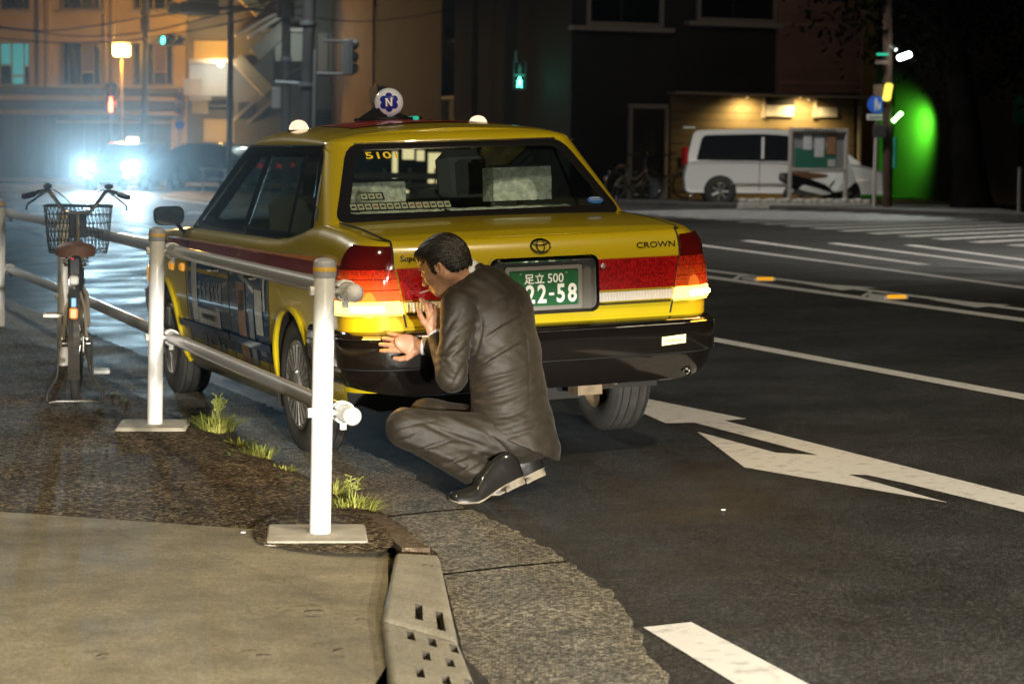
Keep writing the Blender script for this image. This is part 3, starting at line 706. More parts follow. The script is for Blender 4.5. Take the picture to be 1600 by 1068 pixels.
# door gaps and handles
def seam(pts, r=.003, name='panel_gap', m=None, par=None): return MB().tube(pts, r, 5).build(name, m or M['dark'], par or taxi)
for y in (.395, 1.207, 2.2):
    pts = []
    for z in [.26 + .03 * i for i in range(22)]:
        yy = y + (.0 if z > .62 else (-.05 * ((.62 - z) / .36) ** 2 if y > 1 else .16 * ((.62 - z) / .36) ** 1.5))
        if y < 1 and (yy - 0) ** 2 + (z - AZ) ** 2 < .37 ** 2: continue
        pts.append(body(SIDEQ(yy, z), z, .001, -1))
    seam(pts)
for y in (.62, 1.42): MB().tube([body(SIDEQ(yy, .775), .775, o, -1) for yy, o in ((y, .0), (y + .015, .03), (y + .11, .03), (y + .125, .0))], .010, 6).build('door_handle', M['chrome'], taxi)
M['doorshine'] = M['chrome']
# front: simple grille and lamps, indicator repeater on the wing
for sd in (1, -1):
    MB().bbox((sd * .40, 3.545, .66), (.34, .06, .15), .02).build('headlight', M['clear_lens'], taxi)
    MB().bbox((sd * .745, 3.40, .66), (.10, .18, .13), .02, R=Matrix.Rotation(sd * .65, 3, 'Z')).build('front_indicator', M['amber_off'], taxi)
MB().bbox((0, 3.555, .68), (.44, .05, .17), .02).build('grille', M['chrome'], taxi)
MB().bbox((-.848, 2.30, .75), (.02, .085, .045), .008).build('side_repeater', M['amber_off'], taxi)
MB().bbox((-.845, 2.58, .745), (.02, .10, .05), .008).build('side_repeater', M['amber_off'], taxi)
mb = MB(); rows = []
for z, o in ((.24, .0), (.28, .03), (.5, .045), (.58, .035), (.6, .0)): rows.append([body(q, z, o, s) for s, qs in ((1, [2.93 + i * .2 for i in range(11)]),) for q in qs])
mb.grid(rows); mb.grid([[Vector((-p.x, p.y, p.z)) for p in r] for r in rows]); mb.build('front_bumper', M['bumper'], taxi)
# fender mirrors
for sd, yy in ((-1, 2.45), (1, 2.45)):
    mb = MB(); mb.tube([(sd * .79, yy - .12, .90), (sd * .815, yy - .05, .95), (sd * .85, yy, 1.0)], [.014, .012, .012], 8)
    mi = mb.build('mirror_arm', M['black_gloss'], taxi)
    mb = MB(); c = Vector((sd * .88, yy, 1.03)); pr = rrect(.17, .105, .04)
    rows = [[c + Vector((x * k, dy, z * k)) for x, z in pr] for k, dy in ((.9, -.03), (1, -.025), (1, .0), (.85, .05), (.45, .075))]
    for a, b in zip(rows, rows[1:]): mb.grid([a + a[:1], b + b[:1]])
    mb.poly(rows[-1]); mh = mb.build('mirror_housing', M['black_gloss'], taxi)
    MB().poly([c + Vector((x * .88, -.0285, z * .88)) for x, z in pr]).build('mirror_glass', M['chrome'], mh)

# ---- greenhouse
HG = [(.93, .772), (.98, .757), (1.2, .685), (1.41, .612)]
def yrg(z): return -.335 + 1.06 * (z - 1.066)
def yfg(z): return 2.36 - 1.78 * (z - .97)
ZR = [(-.02, 1.455), (.1, 1.474), (.3, 1.494), (.6, 1.508), (1.0, 1.515), (1.3, 1.508), (1.55, 1.485), (1.7, 1.46)]
def cabin(q, z, off=0., sd=1):
    if z <= 1.41:
        p, n = outline(itp(z, HG), yrg(z), yfg(z), .10, q, .055); nz = .42 if q < 2 else (.30 if q <= 3 else .5)
        n3 = Vector((n.x, n.y, nz)).normalized(); P = Vector((p.x, p.y, z)) + n3 * off
    else:
        k = min(1, z - 1.41); p, n = outline(.612, yrg(1.41), yfg(1.41), .10, q, .055); a = k * math.pi / 2
        P = Vector((p.x - n.x * .13 * (1 - math.cos(a)), p.y - n.y * .07 * (1 - math.cos(a)), 1.41)); f = P.x / .612
        zt = itp(P.y, ZR) - .028 * f * f - .012
        P.z = 1.41 + (zt - 1.41) * math.sin(a); n3 = Vector((n.x * math.cos(a), n.y * math.cos(a), math.sin(a) + .3)).normalized(); P += n3 * off
    return Vector((P.x * sd, P.y, P.z))
RWIN = rpoly([(-.662, 1.072), (.662, 1.072), (.512, 1.398), (-.512, 1.398)], [.04, .04, .06, .06])
SWIN = rpoly([(-.055, .985), (2.28, .985), (1.60, 1.372), (.165, 1.372)], [.03, .03, .10, .07])       # y,z side opening
FWIN = rpoly([(-.66, 1.0), (.66, 1.0), (.52, 1.385), (-.52, 1.385)], .05)
def cab_keep(c):
    if c.z > 1.405: return True
    if c.y < .30 and inpoly(c.x, c.z, RWIN) and abs(c.x) < .67 and c.y < yrg(c.z) + .09: return False
    if abs(c.x) > itp(c.z, HG) - .03 and inpoly(c.y, c.z, SWIN): return False
    if c.y > yfg(c.z) - .06 and inpoly(c.x, c.z, FWIN): return False
    return True
QG = [i / 26 for i in range(26)] + [1 + i / 6 for i in range(6)] + [2 + i / 80 for i in range(80)] + [3 + i / 4 for i in range(4)] + [4 + i / 16 for i in range(17)]
ZG = [.93 + .016 * i for i in range(30)] + [1.41] + [1.41 + k for k in (.12, .25, .4, .55, .7, .85, 1.)]
for name, off, m in (('cabin', 0., M['yellow']), ('cabin_lining', -.018, M['lining'])):
    mb = MB()
    for sd in (1, -1): mb.grid([[cabin(q, z, off, sd) for q in QG] for z in ZG], keep=cab_keep)
    half = [cabin(q, 2.41, off) for q in QG]; ys = sorted(set(round(p.y, 4) for p in half)); hx = {}; hz = {}
    for p in half:
        k = round(p.y, 4)
        if p.x >= hx.get(k, -1): hx[k] = p.x; hz[k] = p.z
    rows = []
    for y in ys:
        rows.append([Vector((hx[y] * s / 14, y, hz[y] + (itp(y, ZR) - hz[y] + off) * (1 - (s / 14) ** 2) * min(1, max(0, (y + .02) / .12)) * min(1, max(0, (1.6 - y) / .1)) )) for s in range(-14, 15)])
    mb.grid(rows); mb.build(name, m, taxi, sm=55)
# red panel on the roof
rows = []
for i in range(15):
    y = .42 + i * .07; row = []
    for s in range(-7, 8):
        x = .40 * s / 7; row.append(Vector((x, y, itp(y, ZR) - (.012 + .0 ) * 0 - .045 * (x / .5) ** 2 * .75 + .006)))
    rows.append(row)
MB().grid(rows).build('roof_stripe', mat('red_roof_stripe', (.50, .045, .02), .25, coat=.6), taxi)
# rear window: black band, glass, lettering
def rw(x, z, off):
    hw = itp(z, HG); q = abs(x) / (hw - .10)
    if q > 1: q = 1 + math.asin(min(1, (abs(x) - hw + .10) / .10)) / (math.pi / 2)
    p = cabin(q, z, off, 1 if x >= 0 else -1); return Vector((x, p.y, p.z))
def band(outer, inner, fn, m, name, off=.004, par=None):
    mb = MB(); n = len(outer)
    def dense(P, k=5): return [tuple(Vector(P[i]).lerp(Vector(P[(i + 1) % n]), j / k)) for i in range(n) for j in range(k)]
    O, I = dense(outer), dense(inner); O.append(O[0]); I.append(I[0])
    rows = [[fn(*p, off) for p in O]] + [[fn(*(Vector(a).lerp(Vector(b), t)), off + .001) for a, b in zip(O, I)] for t in (.33, .66)] + [[fn(*p, off - .006) for p in I]]
    return mb.grid(rows).build(name, m, par or taxi)
ROUT = rpoly([(-.695, 1.060), (.695, 1.060), (.533, 1.412), (-.533, 1.412)], [.05, .05, .075, .075])
RIN = rpoly([(-.628, 1.098), (.628, 1.098), (.492, 1.380), (-.492, 1.380)], [.03, .03, .05, .05])
rb = band(ROUT, RIN, rw, M['black_gloss'], 'rear_window_trim')
rows = [[rw(x / 14 * itp(z, [(1.08, .645), (1.40, .495)]), z, -.004) for x in range(-14, 15)] for z in (1.08, 1.16, 1.24, 1.32, 1.392)]
rg = MB().grid(rows).build('rear_window', M['glass'], taxi, sm=80)
MB().tube([rw(x, 1.413, .006) for x in [i * .05 - .5 for i in range(21)]], .003, 6).build('chrome_strip', M['chrome'], rb)
def on_rw(x, z):
    o = rw(x, z, .003); ex = (rw(x + .01, z, .003) - o).normalized(); ez = (rw(x, z + .01, .003) - o).normalized(); nn = ex.cross(ez).normalized()
    return Matrix((ex, ez, nn)).transposed().to_4x4(), o
M['ylet'] = mat('yellow_lettering', (.80, .55, .03), .4, emit=(1, .7, .05), es=.12)
R, o = on_rw(-.385, 1.352); mb = MB(); letters(mb, '5101', .062, Matrix.Translation(o) @ R, bold=.012, depth=.001, sx=1.35); mb.build('number_lettering', M['ylet'], rg, sm=0)
M['bluest'] = mat('blue_sticker', (.03, .13, .42), .4); M['whitest'] = mat('white_sticker', (.62, .64, .6), .5); M['cream'] = mat('cream_cell', (.42, .43, .34), .6)
R, o = on_rw(.573, 1.115); mb = MB(); Mx = Matrix.Translation(o + Vector((0, -.002, .002))) @ R
mb.poly([Mx @ Vector((.043 * math.cos(a * .2618), .024 * math.sin(a * .2618), .002)) for a in range(24)], 0)
for k, (y, h) in enumerate(((.009, .007), (-.004, .004))):
    for i in range(5): mb.poly([Mx @ Vector((-.026 + i * .0115 + dx, y + dy, .0035)) for dx, dy in ((0, 0), (.007, 0), (.007, h), (0, h))], 1)
mb.build('oval_sticker', [M['bluest'], M['whitest']], rg, sm=0)
# fare stickers: two rows of little cells in black frames
M['redink'] = mat('red_print', (.35, .05, .05), .6)
mb = MB()
def rquad(x0, x1, z0, z1, m, off): mb.add([rw(x0, z0, off), rw(x1, z0, off), rw(x1, z1, off), rw(x0, z1, off)], [(0, 1, 2, 3)], m)
for i in range(14):
    a = -.612 + i * .0335 + .004; rquad(a - .004, a + .0335 - .004, 1.112, 1.148, 1, -.0075); rquad(a, a + .0275, 1.117, 1.143, 0, -.006)
    rquad(a + .006, a + .021, 1.126, 1.134, 2 if i in (3, 8, 9, 10) else 1, -.005)
for i in range(3):
    a = -.545 + i * .034; rquad(a - .004, a + .034 + (.004 if i == 2 else 0), 1.158, 1.192, 1, -.0075); rquad(a, a + .029, 1.163, 1.187, 0, -.006); rquad(a + .008, a + .02, 1.171, 1.179, 1, -.005)
for i in range(18): rquad(-.57 + i * .022, -.556 + i * .022, 1.102, 1.109, 0, -.006)
mb.build('fare_sticker', [M['cream'], M['dark'], M['redink']], rg, sm=0)
# side windows: black frame, pillars, three panes
for sd in (-1, 1):
    def sw(y, z, off, s=sd):
        q = 2 + (y - (yrg(z) + .10)) / (yfg(z) - yrg(z) - .20); p = cabin(max(1.5, min(3.2, q)), z, off, s); return Vector((p.x, y, z)) + Vector((0, 0, 0))
    SO = rpoly([(-.10, .962), (2.36, .962), (1.63, 1.402), (.125, 1.402)], [.03, .03, .12, .09]); SI = rpoly([(-.02, 1.005), (2.19, 1.005), (1.55, 1.352), (.19, 1.352)], [.02, .02, .08, .05])
    fr = band(SO, SI, sw, M['black_gloss'], 'side_window_frame')
    MB().tube([sw(y, 1.405 - max(0, (y - 1.2)) ** 2 * .0, .010) for y in [.13 + i * .1 for i in range(15)]], .006, 6).build('drip_rail', M['black_gloss'], fr)
    MB().tube([sw(y, .966, .010) for y in [-.08 + i * .1 for i in range(24)]], .006, 6).build('belt_trim', M['chrome'], fr)
    def bar(y0, y1, w, name):
        rows = []
        for k in range(7):
            z = .985 + k * .067; y = y0 + (y1 - y0) * k / 6; rows.append([sw(y - w / 2, z, -.002), sw(y - w / 2, z, .006), sw(y + w / 2, z, .006), sw(y + w / 2, z, -.002)])
        MB().grid(rows).build(name, M['black_gloss'], fr)
    bar(1.20, 1.10, .085, 'door_pillar'); bar(.33, .42, .03, 'window_divider')
    for nm, y0, y1, t0, t1 in (('quarter_window', -.04, .33, .16, .42), ('rear_door_window', .33, 1.20, .42, 1.10), ('front_door_window', 1.20, 2.26, 1.10, 1.57)):
        rows = [[sw((y0 + (t0 - y0) * k / 5) * (1 - j / 6) + (y1 + (t1 - y1) * k / 5) * j / 6, .99 + k * .0755, -.004) for j in range(7)] for k in range(6)]
        MB().grid(rows).build(nm, M['sideglass'], fr, sm=80)
# windscreen
rows = [[Vector((itp(z, [(.99, .67), (1.39, .53)]) * s / 8, yfg(z) - .01 - .05 * (s / 8) ** 2, z)) for s in range(-8, 9)] for z in (.99, 1.1, 1.2, 1.3, 1.39)]
MB().grid(rows).build('windscreen', M['glass'], taxi, sm=80)
# pillar stickers
def cpil(y, z, off): q = 2 + (y - (yrg(z) + .10)) / (yfg(z) - yrg(z) - .20); return cabin(max(1.3, q), z, off, -1)
for z0, z1, y0, y1, m in ((1.13, 1.27, -.085, -.045, 'adwhite'), (1.07, 1.12, -.13, -.075, 'adgrey')):
    MB().grid([[cpil(y0 + (z - z0) * .35, z, .004) for z in (z0, (z0 + z1) / 2, z1)], [cpil(y1 + (z - z0) * .35, z, .004) for z in (z0, (z0 + z1) / 2, z1)]]).build('pillar_sticker', M[m], taxi)
# ---- cabin interior
M['lace'] = mat('white_lace_cover', (.78, .84, .82), .9, vs=34, col2=(.34, .40, .40), bump=.6, bs=70, det=6)
mb = MB(); mb.box((0, .30, .93), (1.36, 1.0, .05)); mb.box((0, 1.1, .45), (1.36, 2.4, .05)); mb.build('cabin_floor', M['lining'], taxi)
mb = MB(); mb.grid([[Vector((x * .66 / 8, y, 1.045 - .03 * ((y + .25) / .45))) for x in range(-8, 9)] for y in (-.30, -.1, .1, .2)]); mb.build('parcel_shelf', M['lining'], taxi)
rs = thing_part('rear_seat', taxi, (0, .28, .6))
mb = MB(); mb.bbox((0, .0, .22), (1.26, .20, .50), .06); mb.bbox((0, .42, -.10), (1.26, .7, .2), .06); mb.build('seat_cushion', M['seatgrey'], rs)
def draped(c, w, d, h0, n=14, amp=.006):
    mb = MB(); rows = []; rn = random.Random(int(w * 1000))
    prof = [(-d / 2 - .012, -h0), (-d / 2 - .006, -h0 * .5), (-d / 2, -.01), (-d / 2 + .02, .008), (0, .012), (d / 2 - .02, .008), (d / 2, -.01), (d / 2 + .008, -h0 * .6)]
    for y, z in prof: rows.append([Vector(c) + Vector(((i / n - .5) * w, y + amp * math.sin(i * 1.7), z + amp * .6 * math.sin(i * 2.3 + y * 30))) for i in range(n + 1)])
    return mb.grid(rows)
draped((-.33, .0, .475), .60, .20, .06).build('seat_cover', M['lace'], rs); draped((.32, .0, .475), .62, .20, .06).build('seat_cover', M['lace'], rs)
for x, lace in ((-.36, False), (.36, True)):
    s = thing_part('front_seat', taxi, (x, 1.22, .55)); R = Matrix.Rotation(rad(-12), 3, 'X')
    mb = MB(); mb.bbox((0, -.02, .30), (.50, .13, .62), .05, R=R); mb.bbox((0, .28, .02), (.5, .5, .16), .05); mb.build('seat_back', M['seatgrey'], s)
    mb = MB(); mb.bbox((.03, -.10, .67), (.27, .12, .28), .05, R=R); mb.tube([(-.06, -.08, .55), (-.06, -.09, .66)], .008); mb.tube([(.06, -.08, .55), (.06, -.09, .66)], .008); mb.build('headrest', M['seatgrey'], s)
# head restraints on the rear bench as seen through the back window
def headrest(x, y, z, w, h, m, name='rear_headrest'):
    mb = MB(); rows = []
    for d, k in ((-.055, .86), (-.062, .93), (-.045, 1), (.03, 1), (.055, .92)): rows.append([Vector((x + a * k, y + d, z + b * k)) for a, b in rrect(w, h, .05)])
    for a, b in zip(rows, rows[1:]): mb.grid([a + a[:1], b + b[:1]])
    mb.poly(rows[0]); mb.poly(rows[-1]); return mb.build(name, m, rs)
def lace_hr(x, z, w, h, y=.03):
    mb = MB(); n = 12; rows = []
    for k in range(9):
        t = k / 8; yy = y - .06 + .0 * t; zz = z - h / 2 + h * t
        rows.append([Vector((x + (i / n - .5) * w, yy - .012 * math.cos((i / n - .5) * 3) + .004 * math.sin(i * 2.1 + k), zz + (.004 * math.sin(i * 3.1) if k == 0 else 0))) for i in range(n + 1)])
    rows.append([p + Vector((0, .05, .012)) for p in rows[-1]]); rows.append([p + Vector((0, .06, -.012)) for p in rows[-1]])
    rows.append([p + Vector((0, .01, -h * .8)) for p in rows[-1]])
    mb.grid(rows); L = [r[0] for r in rows[:9]]; mb.grid([L, [p + Vector((-.012, .12, -.004)) for p in L]])
    return mb.build('headrest_cover', M['lace'], rs)
lace_hr(.40, .595, .30, .16)
headrest(.41, .05, .59, .26, .13, M['seatgrey'])
lace_hr(-.36, .57, .33, .11)
headrest(-.36, .05, .565, .28, .09, M['seatgrey'])
mb = MB(); mb.bbox((.085, -.17, 1.062), (.20, .07, .042), .015); sl = mb.build('high_brake_light', M['red_dark'], taxi)
mb = MB(); mb.bbox((.24, -.10, 1.062), (.24, .12, .035), .015); mb.build('shelf_box', M['lining'], taxi)
MB().bbox((0, 2.05, .95), (1.3, .35, .12), .05).build('dashboard', M['lining'], taxi)
mb = MB(); mb.lathe([(.17, -.012), (.182, 0), (.17, .012), (.158, 0)], (.36, 1.75, .92), (0, -.9, .45), 24, closed=True); mb.build('steering_wheel', M['lining'], taxi)
# ---- taxi rear end
def rear(x, z, off=0.):
    hw = itp(min(z, .9), HW) if z <= .9 else .822
    q = abs(x) / (hw - .17)
    if q > 1: q = 1 + min(1, (abs(x) - hw + .17) / .17) * .6
    p = body(q, z, off, 1 if x >= 0 else -1); return p
def deckz(x, y): return itp(y, ZD) + .012 * (1 - (x / .72) ** 2)
rows = []; edgeL, edgeR = [], []
NX = 16
for y in [-.245, -.35, -.5, -.65, -.8, -.88, -.93]:
    w = .674; rows.append([Vector((w * s / NX, y, deckz(w * s / NX, y) + .005)) for s in range(-NX, NX + 1)])
for k in (1., .9, .75, .6, .45, .3, .15, 0.): rows.append([rear((.652 + .003 * (1 - k)) * s / NX, .9 + k, .006) for s in range(-NX, NX + 1)])
for z in (.86, .82, .78, .74, .70, .66, .640): rows.append([rear((.605 + .05 * (z - .64) / .26) * s / NX, z, .006) for s in range(-NX, NX + 1)])
lid = MB().grid(rows).build('boot_lid', M['yellow'], taxi, sm=60)
for j in (0, -1): seam([r[j] + Vector((.004 * (1 if j else -1), 0, -.001)) for r in rows], .0042, 'panel_gap', M['dark'], lid)
seam([p + Vector((0, .006, -.002)) for p in rows[0]], .004, 'panel_gap', M['dark'], lid)
def lens(name, fx0, fx1, z0, z1, off, m, par, nx=10, nz=6, fn=rear):
    rows = []
    zs = [z0, z0 + .003] + [z0 + (z1 - z0) * k / nz for k in range(1, nz)] + [z1 - .003, z1]
    for i, z in enumerate(zs):
        a, b = fx0(z), fx1(z); e = 0 if i in (0, len(zs) - 1) else off; r = [fn(a, z, 0)]
        r += [fn(a + (b - a) * j / nx + (.003 if j == 0 else (-.003 if j == nx else 0)), z, e) for j in range(nx + 1)] + [fn(b, z, 0)]; rows.append(r)
    return MB().grid(rows).build(name, m, par, sm=45)
sx = lambda z: .603 + .05 * (z - .64) / .26
for sd in (1, -1):
    f0 = (lambda z: .252) if sd > 0 else (lambda z: -sx(z) + .004); f1 = (lambda z: sx(z) - .004) if sd > 0 else (lambda z: -.252)
    tl = lens('tail_lamp', f0, f1, .752, .892, .026, M['red_lens'], lid)
    for k in range(2): lens('lens_rib', f0, f1, .797 + k * .046, .799 + k * .046, .0275, M['red_lens'], tl, nz=2)
    rl = lens('reversing_lamp', f0, f1, .703, .748, .024, M['clear_lens'], lid)
    mb = MB(); a, b = f0(.72), f1(.72)
    for i in range(26): x = a + (b - a) * (i + .5) / 26; mb.tube([rear(x, .706, .024), rear(x, .745, .024)], .004, 5)
    mb.build('lens_rib', M['clear_lens'], rl)
    lens('lamp_trim', f0, f1, .692, .701, .020, M['black_gloss'], lid, nz=2)
    lens('lamp_trim', f0, f1, .690, .6925, .023, M['chrome'], lid, nz=2)
    # wrap-round corner lamp
    def qp(q, z, off, s=sd): return body(q, z, off, s)
    def q0(z): hw = itp(min(z, .9), HW); x = sx(min(z, .95)) + .004; return x / (hw - .17) if x < hw - .17 else 1 + (x - hw + .17) / .17 * .62
    q1 = lambda z: itp(z, [(.69, 2.045), (.80, 2.03), (.90, 1.96), (1.2, 1.86), (1.55, 1.70)])
    def clens(name, z0, z1, off, m, par, nz=6, zs=None):
        rows = []; zs = zs or ([z0, z0 + .003] + [z0 + (z1 - z0) * k / nz for k in range(1, nz)] + [z1 - .003, z1])
        for i, z in enumerate(zs):
            a, b = q0(z), q1(z); e = 0 if i in (0, len(zs) - 1) else off
            rows.append([qp(a, z, 0)] + [qp(a + (b - a) * j / 12, z, e) for j in range(13)] + [qp(b, z, 0)])
        return MB().grid(rows).build(name, m, par, sm=45)
    cl = clens('corner_lamp', 0, 0, .016, M['bulb_lens' if sd > 0 else 'bulb_lens_hot'], taxi, zs=[.752, .755, .78, .81, .84, .87, .9, .9 + .12, .9 + .25, .9 + .38, .9 + .5, .9 + .51])
    clens('lens_cap', 0, 0, .018, M['red_dark'], cl, zs=[.885, .887, .9, .9 + .12, .9 + .25, .9 + .38, .9 + .5, .9 + .505])
    for k in range(2): clens('lens_rib', .800 + k * .045, .802 + k * .045, .0175, M['red_lens'], cl, nz=2)
    am = clens('indicator', .696, .750, .016, M['amber_on'], taxi)
    c = qp(1.35, .722, .018); e = qp(1.6, .722, .018); g = qp(1.1, .722, .018)
    MB().tube([g, c, e], .012, 8).build('bulb', M['amber_core'], am)
    clens('lamp_trim', .686, .694, .014, M['chrome'], taxi, nz=2)
    p = qp(1.4, .722, .12); lamp('indicator_light', 'POINT', (0, 0, 0), 5.5 if sd < 0 else 1.8, (1, .46, .05), .09, parent=taxi).location = p
# bright lower strip is the body itself; chrome plate surround, recess and number plate
def rf(x, z, off=0.):
    o = rear(x, z, off); ex = (rear(x + .01, z, off) - o).normalized(); ez = (rear(x, z + .01, off) - o).normalized(); n = ex.cross(ez).normalized()
    return Matrix.Translation(o) @ Matrix((ex, ez, n)).transposed().to_4x4()
PF = rf(0, .792, .006)
def ring(mb, outer, inner, z0, z1, Mx, m=0, zi=None):
    n = len(outer); zi = z1 if zi is None else zi
    A = [Mx @ Vector((x, y, z0)) for x, y in outer]; B = [Mx @ Vector((x, y, z1)) for x, y in outer]; C = [Mx @ Vector((x, y, zi)) for x, y in inner]; D = [Mx @ Vector((x, y, z0)) for x, y in inner]
    rows = [A, B, C, D]; rows = [r + r[:1] for r in rows]; mb.grid(rows, m)
mb = MB(); ring(mb, rrect(.498, .246, .035), rrect(.470, .218, .030), 0, .040, PF); sur = mb.build('plate_surround', M['chrome'], lid)
M['recess'] = mat('plate_recess', (.10, .095, .085), .6)
MB().poly([PF @ Vector((x, y, .003)) for x, y in rrect(.474, .222, .03)]).build('recess_panel', M['recess'], sur)
mb = MB(); mb.bbox(PF @ Vector((0, .112, .040)), (.42, .03, .022), .006); mb.build('plate_lamp_bar', M['chrome'], sur)
M['plate_green'] = mat('plate_green', (.012, .105, .035), .35, coat=.3); M['plate_white'] = mat('plate_white', (.85, .86, .83), .4, emit=(1, 1, .95), es=.0)
M['plate_frame'] = mat('plate_frame', (.42, .40, .37), .3, .7)
QM = PF @ Matrix.Translation((0, -.012, .016)) @ Matrix.Rotation(rad(2), 4, 'X')
pl = MB().prism([QM @ Vector((x, y, 0)) for x, y in rrect(.328, .163, .008)], (QM.to_3x3() @ Vector((0, 0, .003)))).build('number_plate', M['plate_green'], lid)
mb = MB(); ring(mb, rrect(.352, .190, .012), rrect(.318, .155, .008), -.004, .009, QM); mb.build('plate_frame', M['plate_frame'], pl)
mb = MB(); T = lambda x, y: QM @ Matrix.Translation((x, y, .0032))
letters(mb, '足', .046, T(-.066, .037), depth=.001, bold=.02); letters(mb, '立', .046, T(-.018, .037), depth=.001, bold=.02); letters(mb, '500', .055, T(.055, .038), depth=.001, bold=.014, sx=.92)
for ch, x in (('2', -.061), ('2', -.008), ('5', .079), ('8', .132)): letters(mb, ch, .108, T(x, -.030), depth=.001, bold=.03, sx=.78)
mb.bbox(T(.036, -.028) @ Vector((0, 0, .0005)), (.024, .012, .001), .0002, R=QM.to_3x3())
mb.build('plate_lettering', M['plate_white'], pl, sm=0)
mb = MB()
for x in (-.105, .105): mb.lathe([(.005, 0), (.004, .004), (0, .005)], T(x, .062) @ Vector(), QM.to_3x3() @ Vector((0, 0, 1)), 10)
mb.build('plate_bolt', M['plate_frame'], pl)
# key lock by the lamp, emblem, name
Lk = rf(.275, .862, .034); MB().lathe([(.011, 0), (.011, .004), (.007, .006), (0, .006)], Lk @ Vector(), Lk.to_3x3() @ Vector((0, 0, 1)), 16).build('lock_cylinder', M['plate_frame'], lid)
EM = rf(0., .9 + .38, .008); mb = MB()
def ell_ring(rx, ry, w, cx=0, cy=0, n=36):
    mb.tube([EM @ Vector((cx + rx * math.cos(k / n * math.tau), cy + ry * math.sin(k / n * math.tau), .003)) for k in range(n)], w, 6, closed=True)
ell_ring(.044, .030, .0038); ell_ring(.018, .028, .0032, 0, .001); ell_ring(.034, .011, .0032, 0, .014)
mb.build('emblem', M['chrome'], lid)
NM = rf(.545, .9 + .25, .007); mb = MB(); letters(mb, 'CROWN', .036, NM, depth=.003, bold=.006, sx=1.35); mb.build('name_lettering', M['chrome'], lid, sm=0)
NM = rf(-.585, .9 + .18, .007); mb = MB(); letters(mb, 'Super', .034, NM, depth=.003, bold=.006, sx=1.1); mb.build('name_lettering', M['chrome'], lid, sm=0)
# bumper
BZ = [(.345, .79, -1.035), (.350, .825, -1.055), (.40, .848, -1.082), (.462, .858, -1.092), (.466, .853, -1.086), (.472, .866, -1.100), (.56, .872, -1.108), (.596, .868, -1.104), (.612, .862, -1.095), (.624, .850, -1.075), (.628, .80, -1.00)]
def bump(q, i, off=0., sd=1):
    z, hw, yr = BZ[i]
    p, n = outline(hw, yr, -.16, .20, q, .05); return Vector(((p.x + n.x * off) * sd, p.y + n.y * off, z))
def bumpz(x, z, off):
    for i in range(len(BZ) - 1):
        if BZ[i][0] <= z <= BZ[i + 1][0]:
            t = (z - BZ[i][0]) / (BZ[i + 1][0] - BZ[i][0]); hw = BZ[i][1] + (BZ[i + 1][1] - BZ[i][1]) * t; q = min(2, abs(x) / (hw - .20)); 
            p = bump(q, i, off).lerp(bump(q, i + 1, off), t); return Vector((x, p.y, z))
QB = [i / 10 for i in range(10)] + [1 + i / 10 for i in range(10)] + [2 + i / 8 for i in range(9)]
mb = MB()
for sd in (1, -1): mb.grid([[bump(q, i, 0, sd) + Vector((0, 0, .05 * max(0, min(1, (q - 1.) / .8)) * max(0, 1 - i / 3))) for q in QB] for i in range(len(BZ))])
bo = mb.build('rear_bumper', M['bumper'], taxi, sm=28)
for sd in (1, -1): MB().tube([bump(q, 7, .003, sd) + Vector((0, 0, .002)) for q in QB[:24]], .0045, 6).build('bumper_trim', M['chrome'], bo)
for sd in (1, -1): MB().tube([bump(q, 4, .001, sd) for q in QB[:24]], .003, 5).build('bumper_crease', M['dark'], bo)
M['refl'] = mat('reflective_sticker', (.95, .80, .42), .3, emit=(1, .8, .3), es=.15)  # slight glow put in for headlamp light the sticker sends back
pts = [(.53, .503), (.648, .510), (.648, .548), (.53, .541)]
st = MB().poly([bumpz(x, z, .003) for x, z in pts]).build('reflective_sticker', M['refl'], bo, sm=0)
mb = MB()
for i in range(6): mb.poly([bumpz(.553 + i * .013 + dx, .518 + dz, .0045) for dx, dz in ((0, 0), (.008, .0005), (.008, .011), (0, .0105))])
mb.build('sticker_print', mat('orange_print', (.75, .45, .12), .5), st, sm=0)
c = bumpz(.66, .385, .004); MB().lathe([(.016, 0), (.018, .006), (.012, .01), (0, .006)], c, (0, -1, 0), 14).build('tow_cap', M['chrome'], bo)
# ---- roof lamps
M['dome'] = glow('lit_roof_dome', (1, .74, .48), 1.5)
for x in (-.48, .48):
    y = 1.10; z = itp(y, ZR) - .045 * .75 * (x / .5) ** 2
    d = MB(); d.lathe([(.050, -.012), (.050, 0), (.046, .022), (.034, .040), (.016, .049), (0, .051)], (x, y, z), (0, 0, 1), 24); dm = d.build('roof_dome_lamp', M['dome'], taxi)
    MB().lathe([(.056, -.016), (.056, .002), (.050, .004)], (x, y, z), (0, 0, 1), 24).build('lamp_base', M['chrome'], dm)
M['globe'] = mat('white_globe', (.62, .62, .66), .15, coat=.6, emit=(1, 1, 1), es=.12); M['navy'] = mat('blue_print', (.012, .02, .32), .3)
rsx = thing_part('roof_sign', taxi, (0, 1.10, 1.512))
mb = MB(); mb.bbox((0, .02, .012), (.34, .12, .02), .008); mb.build('sign_base', M['black_gloss'], rsx)
mb = MB(); mb.prism([(-.15, -.03, .02), (-.02, -.03, .02), (-.02, -.03, .09), (-.06, -.03, .075)], (0, .09, 0)); mb.prism([(.02, -.03, .02), (.10, -.03, .02), (.06, -.03, .04), (.02, -.03, .05)], (0, .09, 0)); mb.build('sign_wing', M['black_gloss'], rsx)
gb = MB().ell((0, 0, .098), (.074, .074, .074), n=32).build('globe', M['globe'], rsx, sm=80)
gy = math.atan2(-.05, 1)
GR = Matrix.Rotation(-TH + .06, 3, 'Z')
def on_globe(x, y, r): 
    z2 = max(1e-6, r * r - x * x - y * y); return Vector((0, 0, .098)) + GR @ Vector((x, -math.sqrt(z2), y))
mb = MB()
